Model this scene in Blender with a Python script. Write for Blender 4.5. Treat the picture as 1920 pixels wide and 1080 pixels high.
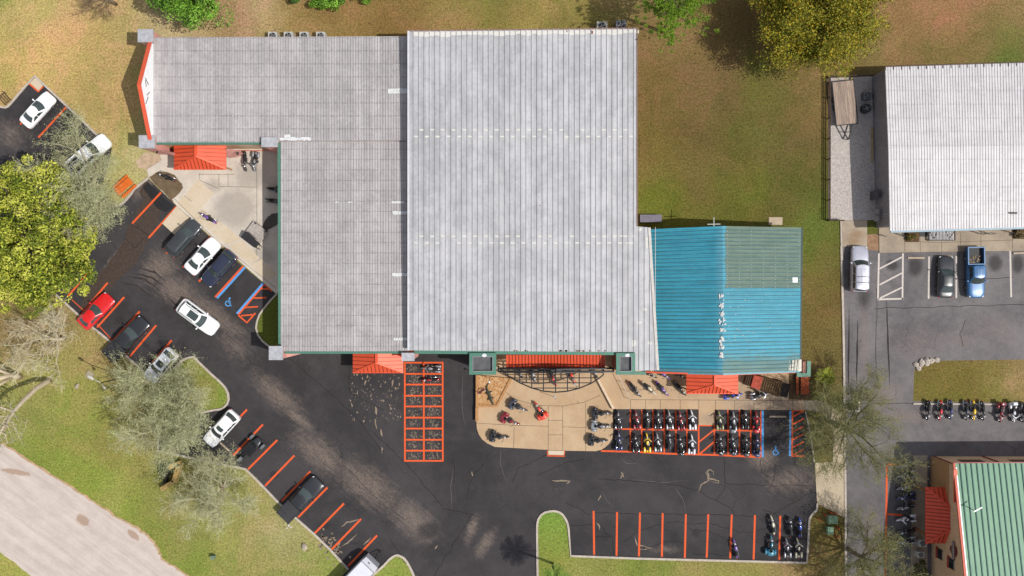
import bpy, bmesh, math, random
from mathutils import Vector, Matrix, Quaternion
R = math.radians
random.seed(11)
for o in list(bpy.data.objects):
    bpy.data.objects.remove(o)
sc = bpy.context.scene
COL = sc.collection

# ------------------------------------------------------------ camera, sky, sun, exposure
CAM_H = 105.0          # drone height in metres
PPM = 16.0             # photograph pixels per metre on the ground
cam = bpy.data.cameras.new('drone_camera')
cam.sensor_width = 36.0
cam.lens = 18.0 / (960.0 / PPM / CAM_H)
cam.clip_start = 1.0
cam.clip_end = 2000.0
camo = bpy.data.objects.new('drone_camera', cam)
camo.location = (0, 0, CAM_H)
COL.objects.link(camo)
sc.camera = camo
SUN = Vector((0.64, -0.225, 1.0)).normalized()
w = bpy.data.worlds.new('World')
sc.world = w
w.use_nodes = True
bg = w.node_tree.nodes['Background']
sky = w.node_tree.nodes.new('ShaderNodeTexSky')
sky.sky_type = 'NISHITA'
sky.sun_disc = False
sky.sun_elevation = math.asin(SUN.z)
sky.sun_rotation = math.atan2(SUN.x, SUN.y)
hs = w.node_tree.nodes.new('ShaderNodeHueSaturation')   # thin cloud: a paler sky
hs.inputs['Saturation'].default_value = 0.42
w.node_tree.links.new(sky.outputs[0], hs.inputs['Color'])
w.node_tree.links.new(hs.outputs[0], bg.inputs[0])
bg.inputs[1].default_value = 0.15
sl = bpy.data.lights.new('sun', 'SUN')
sl.energy = 3.7
sl.angle = R(0.5)
sl.color = (1.0, 0.965, 0.91)
so = bpy.data.objects.new('sun', sl)
so.rotation_euler = (-SUN).to_track_quat('-Z', 'Y').to_euler()
COL.objects.link(so)
sc.view_settings.view_transform = 'Standard'
sc.view_settings.look = 'None'
sc.view_settings.exposure = 0.06
sc.view_settings.gamma = 1.0

# ------------------------------------------------------------ helpers
def P(px, py, z=0.0):
    """Photograph pixel -> world point at height z."""
    k = (1.0 - z / CAM_H) / PPM
    return Vector(((px - 960.0) * k, (540.0 - py) * k, z))

def PD(dx, dy):
    """Direction in the photograph -> heading angle in the world."""
    return math.atan2(-dy, dx)

def lin(c):
    c = c / 255.0
    return c / 12.92 if c <= 0.04045 else ((c + 0.055) / 1.055) ** 2.4

GAIN = 1.45            # picture value of a sunlit surface over its base colour
def C(r, g, b, gain=None):
    g0 = gain or GAIN
    return (min(0.85, lin(r) / g0), min(0.85, lin(g) / g0), min(0.85, lin(b) / g0), 1.0)

def lerp(a, b, t):
    return a + (b - a) * t

class MB:
    def __init__(s):
        s.v = []; s.f = []; s.m = []; s.mi = 0
    def add(s, vs, fs):
        n = len(s.v)
        s.v += [tuple(v) for v in vs]
        s.f += [tuple(i + n for i in f) for f in fs]
        s.m += [s.mi] * len(fs)
        return s
    def box(s, c, size, rz=0.0):
        hx, hy, hz = size[0] / 2, size[1] / 2, size[2] / 2
        ca, sa = math.cos(rz), math.sin(rz)
        vs = []
        for z in (-hz, hz):
            for x, y in ((-hx, -hy), (hx, -hy), (hx, hy), (-hx, hy)):
                vs.append((c[0] + x * ca - y * sa, c[1] + x * sa + y * ca, c[2] + z))
        return s.add(vs, [(3, 2, 1, 0), (4, 5, 6, 7), (0, 1, 5, 4), (1, 2, 6, 5), (2, 3, 7, 6), (3, 0, 4, 7)])
    def bar(s, a, b, wd, ht, up=(0, 0, 1)):
        a = Vector(a); b = Vector(b)
        d = (b - a).normalized()
        u = Vector(up)
        if abs(d.dot(u)) > 0.98:
            u = Vector((1, 0, 0))
        r = d.cross(u).normalized() * (wd / 2)
        t = r.cross(d).normalized() * (ht / 2)
        vs = [a - r - t, a + r - t, a + r + t, a - r + t, b - r - t, b + r - t, b + r + t, b - r + t]
        return s.add(vs, [(0, 1, 2, 3), (7, 6, 5, 4), (0, 4, 5, 1), (1, 5, 6, 2), (2, 6, 7, 3), (3, 7, 4, 0)])
    def prism(s, top, depth):
        """Closed slab: top polygon (3D points, counter-clockwise from above), bottom = lowered by depth (or to z if tuple)."""
        n = len(top)
        if sum((top[i][0] * top[(i + 1) % n][1] - top[(i + 1) % n][0] * top[i][1]) for i in range(n)) < 0:
            top = list(reversed(top))
        bot = [(p[0], p[1], (depth[0] if isinstance(depth, tuple) else p[2] - depth)) for p in top]
        fs = [tuple(range(n)), tuple(range(2 * n - 1, n - 1, -1))]
        for i in range(n):
            j = (i + 1) % n
            fs.append((i, i + n, j + n, j))
        return s.add(list(top) + bot, fs)
    def sheet(s, pts):
        n = len(pts)
        if sum((pts[i][0] * pts[(i + 1) % n][1] - pts[(i + 1) % n][0] * pts[i][1]) for i in range(n)) < 0:
            pts = list(reversed(pts))
        return s.add(pts, [tuple(range(n))])
    def tube(s, path, r, n=6, cap=True):
        path = [Vector(p) for p in path]
        m = len(path)
        rs = r if isinstance(r, (list, tuple)) else [r] * m
        vs = []
        pv = None
        for i in range(m):
            d = (path[min(i + 1, m - 1)] - path[max(i - 1, 0)])
            d = d.normalized() if d.length > 1e-9 else Vector((0, 0, 1))
            if pv is None:
                u = Vector((0, 0, 1)) if abs(d.z) < 0.9 else Vector((1, 0, 0))
                pv = d.cross(u).normalized()
            else:
                pv = (pv - d * pv.dot(d))
                pv = pv.normalized() if pv.length > 1e-6 else d.orthogonal().normalized()
            q = d.cross(pv)
            for k in range(n):
                a = 2 * math.pi * k / n
                vs.append(path[i] + (pv * math.cos(a) + q * math.sin(a)) * rs[i])
        fs = []
        for i in range(m - 1):
            for k in range(n):
                k2 = (k + 1) % n
                fs.append((i * n + k, i * n + k2, (i + 1) * n + k2, (i + 1) * n + k))
        if cap:
            fs.append(tuple(range(n - 1, -1, -1)))
            fs.append(tuple((m - 1) * n + k for k in range(n)))
        return s.add(vs, fs)
    def ball(s, c, r3, nu=12, nv=7, e=1.0, rz=0.0):
        def p(v):
            return math.copysign(abs(v) ** e, v)
        ca, sa = math.cos(rz), math.sin(rz)
        vs = []; fs = []
        for j in range(nv + 1):
            ph = -math.pi / 2 + math.pi * j / nv
            for i in range(nu):
                th = 2 * math.pi * i / nu
                x = r3[0] * p(math.cos(ph)) * p(math.cos(th)); y = r3[1] * p(math.cos(ph)) * p(math.sin(th)); z = r3[2] * p(math.sin(ph))
                vs.append((c[0] + x * ca - y * sa, c[1] + x * sa + y * ca, c[2] + z))
        for j in range(nv):
            for i in range(nu):
                i2 = (i + 1) % nu
                fs.append((j * nu + i, j * nu + i2, (j + 1) * nu + i2, (j + 1) * nu + i))
        return s.add(vs, fs)
    def disc(s, c, r, h, axis='y', n=14):
        """Solid short cylinder."""
        ax = {'x': Vector((1, 0, 0)), 'y': Vector((0, 1, 0)), 'z': Vector((0, 0, 1))}[axis]
        c = Vector(c)
        return s.tube([c - ax * h / 2, c + ax * h / 2], r, n)
    def torus(s, c, RR, r, axis='y', nu=18, nv=6, wide=1.0):
        vs = []; fs = []
        for i in range(nu):
            a = 2 * math.pi * i / nu
            for j in range(nv):
                b = 2 * math.pi * j / nv
                q = RR + r * math.cos(b); t = r * wide * math.sin(b)
                u, v = q * math.cos(a), q * math.sin(a)
                p = {'y': (u, t, v), 'x': (t, u, v), 'z': (u, v, t)}[axis]
                vs.append((c[0] + p[0], c[1] + p[1], c[2] + p[2]))
        for i in range(nu):
            for j in range(nv):
                fs.append((i * nv + j, ((i + 1) % nu) * nv + j, ((i + 1) % nu) * nv + (j + 1) % nv, i * nv + (j + 1) % nv))
        return s.add(vs, fs)
    def grid(s, fn, nu, nv):
        vs = [fn(i / nu, j / nv) for i in range(nu + 1) for j in range(nv + 1)]
        fs = []
        for i in range(nu):
            for j in range(nv):
                a = i * (nv + 1) + j
                fs.append((a, a + nv + 1, a + nv + 2, a + 1))
        return s.add(vs, fs)
    def build(s, name, mat, parent=None, smooth=False, world=False, local_origin=None, fix=False, merge=False):
        me = bpy.data.meshes.new(name)
        v = s.v
        loc = Vector((0, 0, 0))
        if local_origin is not None:
            loc = Vector(local_origin)
            v = [(a[0] - loc.x, a[1] - loc.y, a[2] - loc.z) for a in v]
        me.from_pydata(v, [], s.f)
        mats = mat if isinstance(mat, (list, tuple)) else [mat]
        for m in mats:
            me.materials.append(m)
        if len(mats) > 1:
            me.polygons.foreach_set('material_index', s.m)
        if fix or merge:
            bm = bmesh.new(); bm.from_mesh(me)
            if merge:
                bmesh.ops.remove_doubles(bm, verts=bm.verts, dist=0.002)
            bmesh.ops.recalc_face_normals(bm, faces=bm.faces)
            bm.to_mesh(me); bm.free()
        if smooth:
            me.polygons.foreach_set('use_smooth', [True] * len(me.polygons))
        me.update()
        o = bpy.data.objects.new(name, me)
        COL.objects.link(o)
        o.location = loc
        if parent is not None:
            o.parent = parent
            if world:
                base = parent
                acc = Vector((0, 0, 0))
                while base is not None:
                    acc += base.location
                    base = base.parent
                o.location = loc - acc
        return o

def merge_into(o, mb, mat):
    """Lay marks that belong to a part's surface into that part's own mesh."""
    me = o.data
    me.materials.append(mat); mi = len(me.materials) - 1
    acc = Vector((0, 0, 0)); b = o
    while b is not None: acc += b.location; b = b.parent
    bm = bmesh.new(); bm.from_mesh(me)
    vs = [bm.verts.new((v[0] - acc.x, v[1] - acc.y, v[2] - acc.z)) for v in mb.v]
    for f in mb.f:
        q = bm.faces.new([vs[i] for i in f]); q.material_index = mi
    bm.to_mesh(me); bm.free()

def tag(o, label=None, cat=None, group=None, kind=None):
    if label: o['label'] = label
    if cat: o['category'] = cat
    if group: o['group'] = group
    if kind: o['kind'] = kind
    return o

def thing(name, loc, label, cat, group=None, rz=0.0):
    o = bpy.data.objects.new(name, None)
    COL.objects.link(o)
    o.empty_display_size = 0.3
    o.location = loc
    o.rotation_euler = (0, 0, rz)
    return tag(o, label, cat, group)

def structure(name, mb, mat, smooth=False, label=None):
    o = mb.build(name, mat, smooth=smooth)
    return tag(o, kind='structure', label=label)

def dup(root, loc, rz, label, paint=None, group=None, trim=None):
    """Copy of a thing with its parts and sub-parts; paint / trim replace the proto's paint materials on this copy."""
    r = root.copy(); COL.objects.link(r)
    r.location = loc; r.rotation_euler = (root.rotation_euler[0], root.rotation_euler[1], rz)
    r['label'] = label
    if group: r['group'] = group
    def swap(o):
        if o.type != 'MESH': return
        for sl_ in o.material_slots:
            if sl_.material is None: continue
            n = sl_.material.name
            if paint is not None and n == 'proto_paint':
                sl_.link = 'OBJECT'; sl_.material = paint
            elif trim is not None and n == 'proto_trim':
                sl_.link = 'OBJECT'; sl_.material = trim
    for ch in list(root.children):
        c = ch.copy(); COL.objects.link(c); c.parent = r; swap(c)
        for g in list(ch.children):
            d = g.copy(); COL.objects.link(d); d.parent = c; swap(d)
    return r

# ------------------------------------------------------------ materials
def newmat(name):
    m = bpy.data.materials.new(name)
    m.use_nodes = True
    nt = m.node_tree
    return m, nt, nt.nodes['Principled BSDF'], nt.nodes, nt.links

class NT:
    """Small node helper for world-position materials."""
    def __init__(s, name, coords='world'):
        s.m, s.nt, s.b, s.n, s.l = newmat(name)
        if coords == 'world':
            s.pos = s.n.new('ShaderNodeNewGeometry').outputs['Position']
        else:
            s.pos = s.n.new('ShaderNodeTexCoord').outputs['Object']
    def link(s, a, b):
        s.l.new(a, b)
    def mapped(s, scale=(1, 1, 1), loc=(0, 0, 0), rot=(0, 0, 0), typ='POINT', src=None):
        m = s.n.new('ShaderNodeMapping'); m.vector_type = typ
        m.inputs['Location'].default_value = loc; m.inputs['Rotation'].default_value = rot; m.inputs['Scale'].default_value = scale
        s.link(src or s.pos, m.inputs[0])
        return m.outputs[0]
    def noise(s, scale, detail=4, rough=0.6, vec=None, dist=0.0):
        t = s.n.new('ShaderNodeTexNoise')
        t.inputs['Scale'].default_value = scale; t.inputs['Detail'].default_value = detail; t.inputs['Roughness'].default_value = rough
        t.inputs['Distortion'].default_value = dist
        s.link(vec or s.pos, t.inputs['Vector'])
        return t.outputs['Fac']
    def vor(s, scale, feature='F1', vec=None, out='Distance', rnd=1.0):
        t = s.n.new('ShaderNodeTexVoronoi'); t.feature = feature
        t.inputs['Scale'].default_value = scale
        t.inputs['Randomness'].default_value = rnd
        s.link(vec or s.pos, t.inputs['Vector'])
        return t.outputs[out]
    def sep(s, vec=None):
        t = s.n.new('ShaderNodeSeparateXYZ'); s.link(vec or s.pos, t.inputs[0]); return t.outputs
    def math(s, op, a, b=None, c=None, clamp=False):
        t = s.n.new('ShaderNodeMath'); t.operation = op; t.use_clamp = clamp
        for i, q in enumerate((a, b, c)):
            if q is None: continue
            if hasattr(q, 'is_output') or hasattr(q, 'links'): s.link(q, t.inputs[i])
            else: t.inputs[i].default_value = q
        return t.outputs[0]
    def ramp(s, v, lo, hi, a=0.0, b=1.0):
        t = s.n.new('ShaderNodeMapRange'); t.interpolation_type = 'SMOOTHSTEP'
        s.link(v, t.inputs['Value'])
        t.inputs['From Min'].default_value = lo; t.inputs['From Max'].default_value = hi
        t.inputs['To Min'].default_value = a; t.inputs['To Max'].default_value = b
        return t.outputs['Result']
    def mix(s, f, a, b, typ='MIX'):
        t = s.n.new('ShaderNodeMix'); t.data_type = 'RGBA'; t.blend_type = typ
        if isinstance(f, float) or isinstance(f, int): t.inputs['Factor'].default_value = f
        else: s.link(f, t.inputs['Factor'])
        for q, nm in ((a, 6), (b, 7)):
            if isinstance(q, tuple): t.inputs[nm].default_value = q
            else: s.link(q, t.inputs[nm])
        return t.outputs[2]
    def scale_col(s, col, v):
        """col * v with v a float socket."""
        t = s.n.new('ShaderNodeVectorMath'); t.operation = 'SCALE'
        if isinstance(col, tuple): t.inputs[0].default_value = col[:3]
        else: s.link(col, t.inputs[0])
        s.link(v, t.inputs['Scale'])
        return t.outputs[0]
    def tint(s, col, rgb):
        t = s.n.new('ShaderNodeVectorMath'); t.operation = 'MULTIPLY'; s.link(col, t.inputs[0]); t.inputs[1].default_value = rgb
        return t.outputs[0]
    def spot(s, px, py, rx, ry, ang, f=1.0):
        """Soft elliptical patch centred at a place on the ground (metres)."""
        c = P(px, py)
        v = s.mapped(scale=(rx, ry, 50.0), loc=(c.x, c.y, 0), rot=(0, 0, ang), typ='TEXTURE')
        g = s.n.new('ShaderNodeTexGradient'); g.gradient_type = 'SPHERICAL'
        s.link(v, g.inputs[0])
        return s.math('MULTIPLY', g.outputs['Fac'], f)
    def bump(s, h, strength=0.3, dist=0.05):
        t = s.n.new('ShaderNodeBump'); t.inputs['Strength'].default_value = strength; t.inputs['Distance'].default_value = dist
        s.link(h, t.inputs['Height']); s.link(t.outputs[0], s.b.inputs['Normal'])
    def out(s, col, rough=0.9, metal=0.0, spec=0.3):
        if isinstance(col, tuple): s.b.inputs['Base Color'].default_value = col
        else: s.link(col, s.b.inputs['Base Color'])
        if isinstance(rough, (float, int)): s.b.inputs['Roughness'].default_value = rough
        else: s.link(rough, s.b.inputs['Roughness'])
        s.b.inputs['Metallic'].default_value = metal
        s.b.inputs['Specular IOR Level'].default_value = spec
        return s.m

_mc = {}
def plain(name, col, rough=0.6, metal=0.0, var=0.15, scale=3.0, spec=0.4, coat=0.0, coords='object', bump=0.0):
    """General procedural surface: a colour with fine and coarse noise variation."""
    if name in _mc: return _mc[name]
    t = NT(name, coords)
    n1 = t.noise(scale, 5, 0.65)
    v = t.ramp(n1, 0.25, 0.75, 1.0 - var, 1.0 + var)
    c = t.scale_col(col, v)
    m = t.out(c, rough, metal, spec)
    if coat:
        t.b.inputs['Coat Weight'].default_value = coat
        t.b.inputs['Coat Roughness'].default_value = 0.06
    if bump:
        t.bump(t.noise(scale * 6, 3), bump, 0.02)
    _mc[name] = m
    return m

def streaky(name, base, dark, light, along='y', period=None, phase=0.0, line=None, amt=0.5, rough=0.55, metal=0.25, panel=None, across=1.0):
    """Weathered metal roofing: streaks down the slope, grime on the lap lines, panel to panel tone."""
    t = NT(name)
    sx, sy = ((3.0, 0.12) if along == 'y' else (0.12, 3.0))
    st = t.noise(1.0, 5, 0.7, t.mapped(scale=(sx * across, sy, 1)))
    bl = t.noise(0.22, 6, 0.7)
    fine = t.noise(2.6, 5, 0.75)
    mid = t.noise(0.9, 4, 0.6, dist=0.6)
    f = t.math('ADD', t.math('MULTIPLY', st, 0.30), t.math('ADD', t.math('MULTIPLY', bl, 0.25), t.math('ADD', t.math('MULTIPLY', fine, 0.25), t.math('MULTIPLY', mid, 0.2))))
    c = t.mix(t.ramp(f, 0.40, 0.60), dark, light)
    c = t.mix(0.45, c, base)
    x = t.sep()
    if panel:
        ax = x[0] if along == 'y' else x[1]
        wn = t.n.new('ShaderNodeTexWhiteNoise'); wn.noise_dimensions = '1D'
        t.link(t.math('FLOOR', t.math('DIVIDE', ax, panel)), wn.inputs['W'])
        c = t.scale_col(c, t.ramp(wn.outputs['Value'], 0, 1, 0.94, 1.06))
    if period:
        ax = x[1] if along == 'y' else x[0]
        wob = t.math('MULTIPLY', t.noise(1.2, 2, vec=t.mapped(scale=(1, 1, 1))), 0.10)
        fr = t.math('FRACT', t.math('DIVIDE', t.math('ADD', t.math('ADD', ax, wob), phase), period))
        d = t.math('ABSOLUTE', t.math('SUBTRACT', fr, 0.5))
        msk = t.ramp(d, 0.0, 0.085, 1.0, 0.0)
        br = t.ramp(t.noise(1.6, 5, 0.8, t.mapped(scale=((2.2, 0.4, 1) if along == 'y' else (0.4, 2.2, 1)))), 0.35, 0.65)
        c = t.mix(t.math('MULTIPLY', msk, t.math('MULTIPLY', br, amt)), c, line)
    t.bump(fine, 0.08, 0.02)
    return t.out(c, t.ramp(fine, 0.2, 0.8, rough - 0.1, rough + 0.15), metal, 0.4)
# ------------------------------------------------------------ ground
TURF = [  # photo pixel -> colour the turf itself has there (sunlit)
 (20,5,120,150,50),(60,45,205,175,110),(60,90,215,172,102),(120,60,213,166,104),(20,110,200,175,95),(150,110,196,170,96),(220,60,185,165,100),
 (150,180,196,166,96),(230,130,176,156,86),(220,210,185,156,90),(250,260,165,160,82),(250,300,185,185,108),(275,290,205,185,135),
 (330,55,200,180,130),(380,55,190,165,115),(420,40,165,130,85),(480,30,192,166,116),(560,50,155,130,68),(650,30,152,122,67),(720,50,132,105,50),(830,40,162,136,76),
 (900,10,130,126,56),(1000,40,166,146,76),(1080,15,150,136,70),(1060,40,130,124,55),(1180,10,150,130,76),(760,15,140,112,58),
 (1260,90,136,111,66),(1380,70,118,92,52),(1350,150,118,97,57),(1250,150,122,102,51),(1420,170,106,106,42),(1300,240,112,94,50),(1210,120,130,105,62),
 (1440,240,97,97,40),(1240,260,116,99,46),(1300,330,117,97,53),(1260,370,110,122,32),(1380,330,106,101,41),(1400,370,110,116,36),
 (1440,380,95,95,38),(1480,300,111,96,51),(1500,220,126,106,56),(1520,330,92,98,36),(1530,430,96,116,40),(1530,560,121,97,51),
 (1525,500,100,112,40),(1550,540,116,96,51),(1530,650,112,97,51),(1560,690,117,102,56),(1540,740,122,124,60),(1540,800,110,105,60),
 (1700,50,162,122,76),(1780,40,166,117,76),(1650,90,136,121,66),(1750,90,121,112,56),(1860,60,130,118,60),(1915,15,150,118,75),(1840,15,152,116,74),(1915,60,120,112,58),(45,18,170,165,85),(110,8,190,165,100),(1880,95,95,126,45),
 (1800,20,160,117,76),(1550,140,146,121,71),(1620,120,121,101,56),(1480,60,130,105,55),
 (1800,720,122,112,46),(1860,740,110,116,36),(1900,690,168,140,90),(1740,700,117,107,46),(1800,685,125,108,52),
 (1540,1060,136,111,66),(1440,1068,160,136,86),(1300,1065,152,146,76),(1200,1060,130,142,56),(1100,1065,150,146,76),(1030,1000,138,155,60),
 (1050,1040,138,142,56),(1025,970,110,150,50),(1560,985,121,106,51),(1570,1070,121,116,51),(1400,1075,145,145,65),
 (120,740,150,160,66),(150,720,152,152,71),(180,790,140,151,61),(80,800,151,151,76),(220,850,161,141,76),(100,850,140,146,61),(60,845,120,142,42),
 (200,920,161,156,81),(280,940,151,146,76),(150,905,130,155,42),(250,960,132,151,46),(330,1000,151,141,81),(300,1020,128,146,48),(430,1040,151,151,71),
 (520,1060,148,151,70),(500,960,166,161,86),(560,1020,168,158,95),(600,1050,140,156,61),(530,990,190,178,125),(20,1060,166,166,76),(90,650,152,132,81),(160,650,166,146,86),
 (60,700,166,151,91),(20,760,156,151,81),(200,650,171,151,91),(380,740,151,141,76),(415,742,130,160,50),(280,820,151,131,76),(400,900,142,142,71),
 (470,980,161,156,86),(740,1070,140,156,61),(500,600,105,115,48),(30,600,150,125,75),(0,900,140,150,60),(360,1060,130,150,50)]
from mathutils import noise as mnoise
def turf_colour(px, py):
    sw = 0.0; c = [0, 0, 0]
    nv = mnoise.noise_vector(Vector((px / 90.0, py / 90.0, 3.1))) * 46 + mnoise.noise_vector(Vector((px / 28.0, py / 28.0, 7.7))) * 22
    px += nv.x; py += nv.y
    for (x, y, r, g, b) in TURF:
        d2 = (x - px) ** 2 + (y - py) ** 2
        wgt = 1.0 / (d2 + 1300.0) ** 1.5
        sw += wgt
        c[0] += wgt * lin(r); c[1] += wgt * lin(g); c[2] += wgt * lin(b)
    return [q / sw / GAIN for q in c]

def build_ground():
    me = bpy.data.meshes.new('ground')
    vs = []; fs = []; cols = []
    nx, ny, step = 150, 94, 1.0
    xs = [-400, -180] + [(-nx / 2 + i) * step for i in range(nx + 1)] + [180, 400]
    ys = [-400, -150] + [(-ny / 2 + i) * step for i in range(ny + 1)] + [150, 400]
    for y in ys:
        for x in xs:
            vs.append((x, y, 0.0))
            px = max(-60, min(1980, x * PPM + 960)); py = max(-60, min(1140, 540 - y * PPM))
            cols.append(turf_colour(px, py))
    n = len(xs)
    for j in range(len(ys) - 1):
        for i in range(n - 1):
            fs.append((j * n + i, j * n + i + 1, (j + 1) * n + i + 1, (j + 1) * n + i))
    me.from_pydata(vs, [], fs)
    at = me.color_attributes.new('turf', 'FLOAT_COLOR', 'POINT')
    flat = []
    for c in cols: flat += [c[0], c[1], c[2], 1.0]
    at.data.foreach_set('color', flat)
    t = NT('turf')
    a = t.n.new('ShaderNodeVertexColor'); a.layer_name = 'turf'
    wv = t.noise(0.5, 3)
    base = a.outputs['Color']
    big = t.noise(0.16, 6, 0.68, dist=0.6)
    mid = t.noise(0.8, 6, 0.72)
    fine = t.noise(4.2, 4, 0.75)
    grain = t.noise(14.0, 2, 0.7)
    dry = t.scale_col(base, t.ramp(big, 0.3, 0.7, 0.86, 1.16))
    c = t.mix(t.math('MULTIPLY', t.ramp(t.math('ADD', t.math('MULTIPLY', mid, .5), t.math('MULTIPLY', t.noise(0.3, 5, .7, dist=1.0), .5)), 0.49, 0.66), 0.75), dry, t.tint(base, (.84, 1.0, .76)))
    c = t.mix(t.math('MULTIPLY', t.ramp(t.noise(0.24, 7, .75, t.mapped(loc=(31, 17, 4)), .8), 0.46, 0.60), 0.8), c, t.tint(base, (1.22, 1.04, 1.32)))
    c = t.mix(t.math('MULTIPLY', t.ramp(t.noise(1.7, 6, 0.75), 0.52, 0.68), 0.7), c, t.tint(base, (.68, .56, .66)))
    c = t.mix(t.math('MULTIPLY', t.ramp(t.noise(2.6, 5, 0.8), 0.62, 0.76), 0.5), c, t.tint(base, (1.55, 1.5, 1.9)))
    v = t.math('MULTIPLY', t.ramp(fine, 0.28, 0.72, 0.66, 1.34), t.ramp(t.noise(8.0, 3, .8), 0.28, 0.72, 0.66, 1.34))
    hsn = t.n.new('ShaderNodeHueSaturation'); hsn.inputs['Saturation'].default_value = 0.94
    t.link(c, hsn.inputs['Color'])
    c = t.scale_col(hsn.outputs[0], v)
    t.bump(t.math('ADD', fine, grain), 0.6, 0.06)
    me.materials.append(t.out(c, 1.0, 0, 0.1))
    o = bpy.data.objects.new('ground', me); COL.objects.link(o)
    tag(o, kind='structure')
build_ground()

def pts(lst, z): return [P(x, y) + Vector((0, 0, z)) for x, y in lst]

def asphalt(name, dark, light, spots, dirt, oil=()):
    t = NT(name)
    big = t.noise(0.10, 6, 0.65, dist=0.5)
    mid = t.noise(0.7, 6, 0.7)
    fine = t.noise(6.0, 4, 0.8)
    agg = t.vor(22.0, 'F1')
    c = t.mix(t.ramp(t.math('ADD', t.math('MULTIPLY', big, 0.6), t.math('MULTIPLY', mid, 0.4)), 0.36, 0.64), dark, light)
    # fine hairline cracking where the surface is old
    wob = t.n.new('ShaderNodeVectorMath'); wob.operation = 'ADD'
    nz = t.n.new('ShaderNodeTexNoise'); nz.inputs['Scale'].default_value = 0.9; nz.inputs['Detail'].default_value = 4
    t.link(t.pos, nz.inputs['Vector'])
    t.link(t.pos, wob.inputs[0]); t.link(nz.outputs['Color'], wob.inputs[1])
    cr = t.vor(0.16, 'DISTANCE_TO_EDGE', wob.outputs[0])
    crm = t.math('MULTIPLY', t.ramp(cr, 0.0, 0.006, 1.0, 0.0), t.ramp(t.noise(0.13, 3), 0.50, 0.62))
    acc = None
    for s in spots:
        q = t.spot(*s)
        acc = q if acc is None else t.math('MAXIMUM', acc, q)
    patch = t.noise(1.5, 8, 0.85, dist=0.8)
    streak = t.noise(1.0, 6, 0.8, t.mapped(scale=(4.5, 0.45, 1), rot=(0, 0, R(-39)), typ='TEXTURE'))
    scr = t.noise(1.0, 4, 0.8, t.mapped(scale=(1.6, 0.10, 1), rot=(0, 0, R(-39)), typ='TEXTURE'))
    clod = t.noise(0.45, 6, 0.75, dist=1.0)
    dm = t.math('ADD', t.math('MULTIPLY', acc, 0.85), t.math('ADD', t.math('MULTIPLY', patch, 0.85), t.math('ADD', t.math('MULTIPLY', streak, 0.75), t.math('MULTIPLY', clod, 0.5))))
    brk = t.math('MULTIPLY', t.ramp(t.noise(4.5, 6, .85), 0.34, 0.58, .25, 1.0), t.ramp(scr, 0.36, 0.56, .35, 1.0))
    c = t.mix(t.math('MULTIPLY', t.math('MULTIPLY', t.ramp(dm, 1.26, 1.86), brk), 0.92), c, dirt)
    c = t.mix(t.math('MULTIPLY', crm, 0.7), c, (0.012, 0.012, 0.014, 1))
    if oil:
        oa = None
        for s in oil:
            q = t.spot(*s); oa = q if oa is None else t.math('MAXIMUM', oa, q)
        c = t.mix(t.math('MULTIPLY', t.ramp(t.math('ADD', t.math('MULTIPLY', oa, 1.2), t.math('MULTIPLY', t.noise(1.8, 6, .8), .7)), .5, 1.15), .75), c, C(52, 49, 50))
    fl = t.noise(9.0, 2, 0.5)
    c = t.mix(t.ramp(fl, 0.76, 0.80, 0.0, 0.35), c, C(150, 135, 118))
    v = t.math('MULTIPLY', t.ramp(fine, 0.2, 0.8, 0.82, 1.18), t.ramp(agg, 0.0, 0.6, 0.86, 1.1))
    c = t.scale_col(c, v)
    t.bump(fine, 0.25, 0.02)
    return t.out(c, t.ramp(mid, 0.3, 0.7, 0.78, 0.95), 0, 0.25)

ASPH = asphalt('asphalt', C(54, 51, 52), C(76, 72, 73), [
    (600, 850, 7.5, 3.2, R(-40)), (690, 910, 8.5, 3.8, R(-36)), (775, 975, 6.0, 3.6, R(-45)), (520, 740, 6.5, 2.6, R(-42)), (400, 590, 9.0, 2.2, R(-35)), (330, 545, 6.0, 3.2, R(-30)),
    (300, 500, 5, 3.6, R(55)), (270, 350, 3.4, 1.4, R(50)), (230, 470, 7.0, 1.0, R(48)), (560, 785, 5, 1.2, R(-40)), (910, 1020, 3.6, 1.4, R(60)), (885, 990, 3, 1.2, R(70)),
    (1430, 860, 3.5, 2.5, 0), (1480, 900, 6, 3.5, 0, 0.8), (1250, 1030, 4, 1.0, R(0), 0.75), (440, 650, 6, 3, R(-40), 0.7), (20, 250, 5, 4, 0, 0.7),
    (735, 750, 5, 4, 0, 0.42), (1040, 920, 8, 3, 0, 0.3)], C(140, 124, 112), [(803, 995, 2.0, 1.6, 0), (515, 890, .9, .7, 0), (545, 925, .8, .6, 0), (610, 985, 1.0, .7, 0), (1135, 1005, .9, .9, 0), (1265, 1008, .8, 1.1, 0), (1305, 1000, .8, .8, 0), (225, 600, 1.0, .8, 0), (430, 540, 1.2, .8, 0), (1455, 815, 1.0, 1.4, 0)])
ASPH_E = asphalt('asphalt_weathered', C(98, 94, 96), C(132, 126, 125), [
    (1720, 640, 9, 5, 0, 0.7), (1860, 620, 8, 5, 0, 0.7), (1620, 640, 1.0, 9, 0), (1660, 740, 4, 4, 0, 0.8), (1700, 780, 6, 2, 0, 0.9), (1630, 980, 2.5, 7, 0, 0.7), (1800, 640, 5, 2, 0, 0.7)], C(140, 126, 118), [(1716, 500, 1.3, 1.8, 0), (1866, 493, 1.3, 1.6, 0), (1908, 495, 1.1, 1.7, 0), (1672, 497, 1.2, 1.0, 0), (1620, 560, 1.4, 2.5, 0, .7)])

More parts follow.
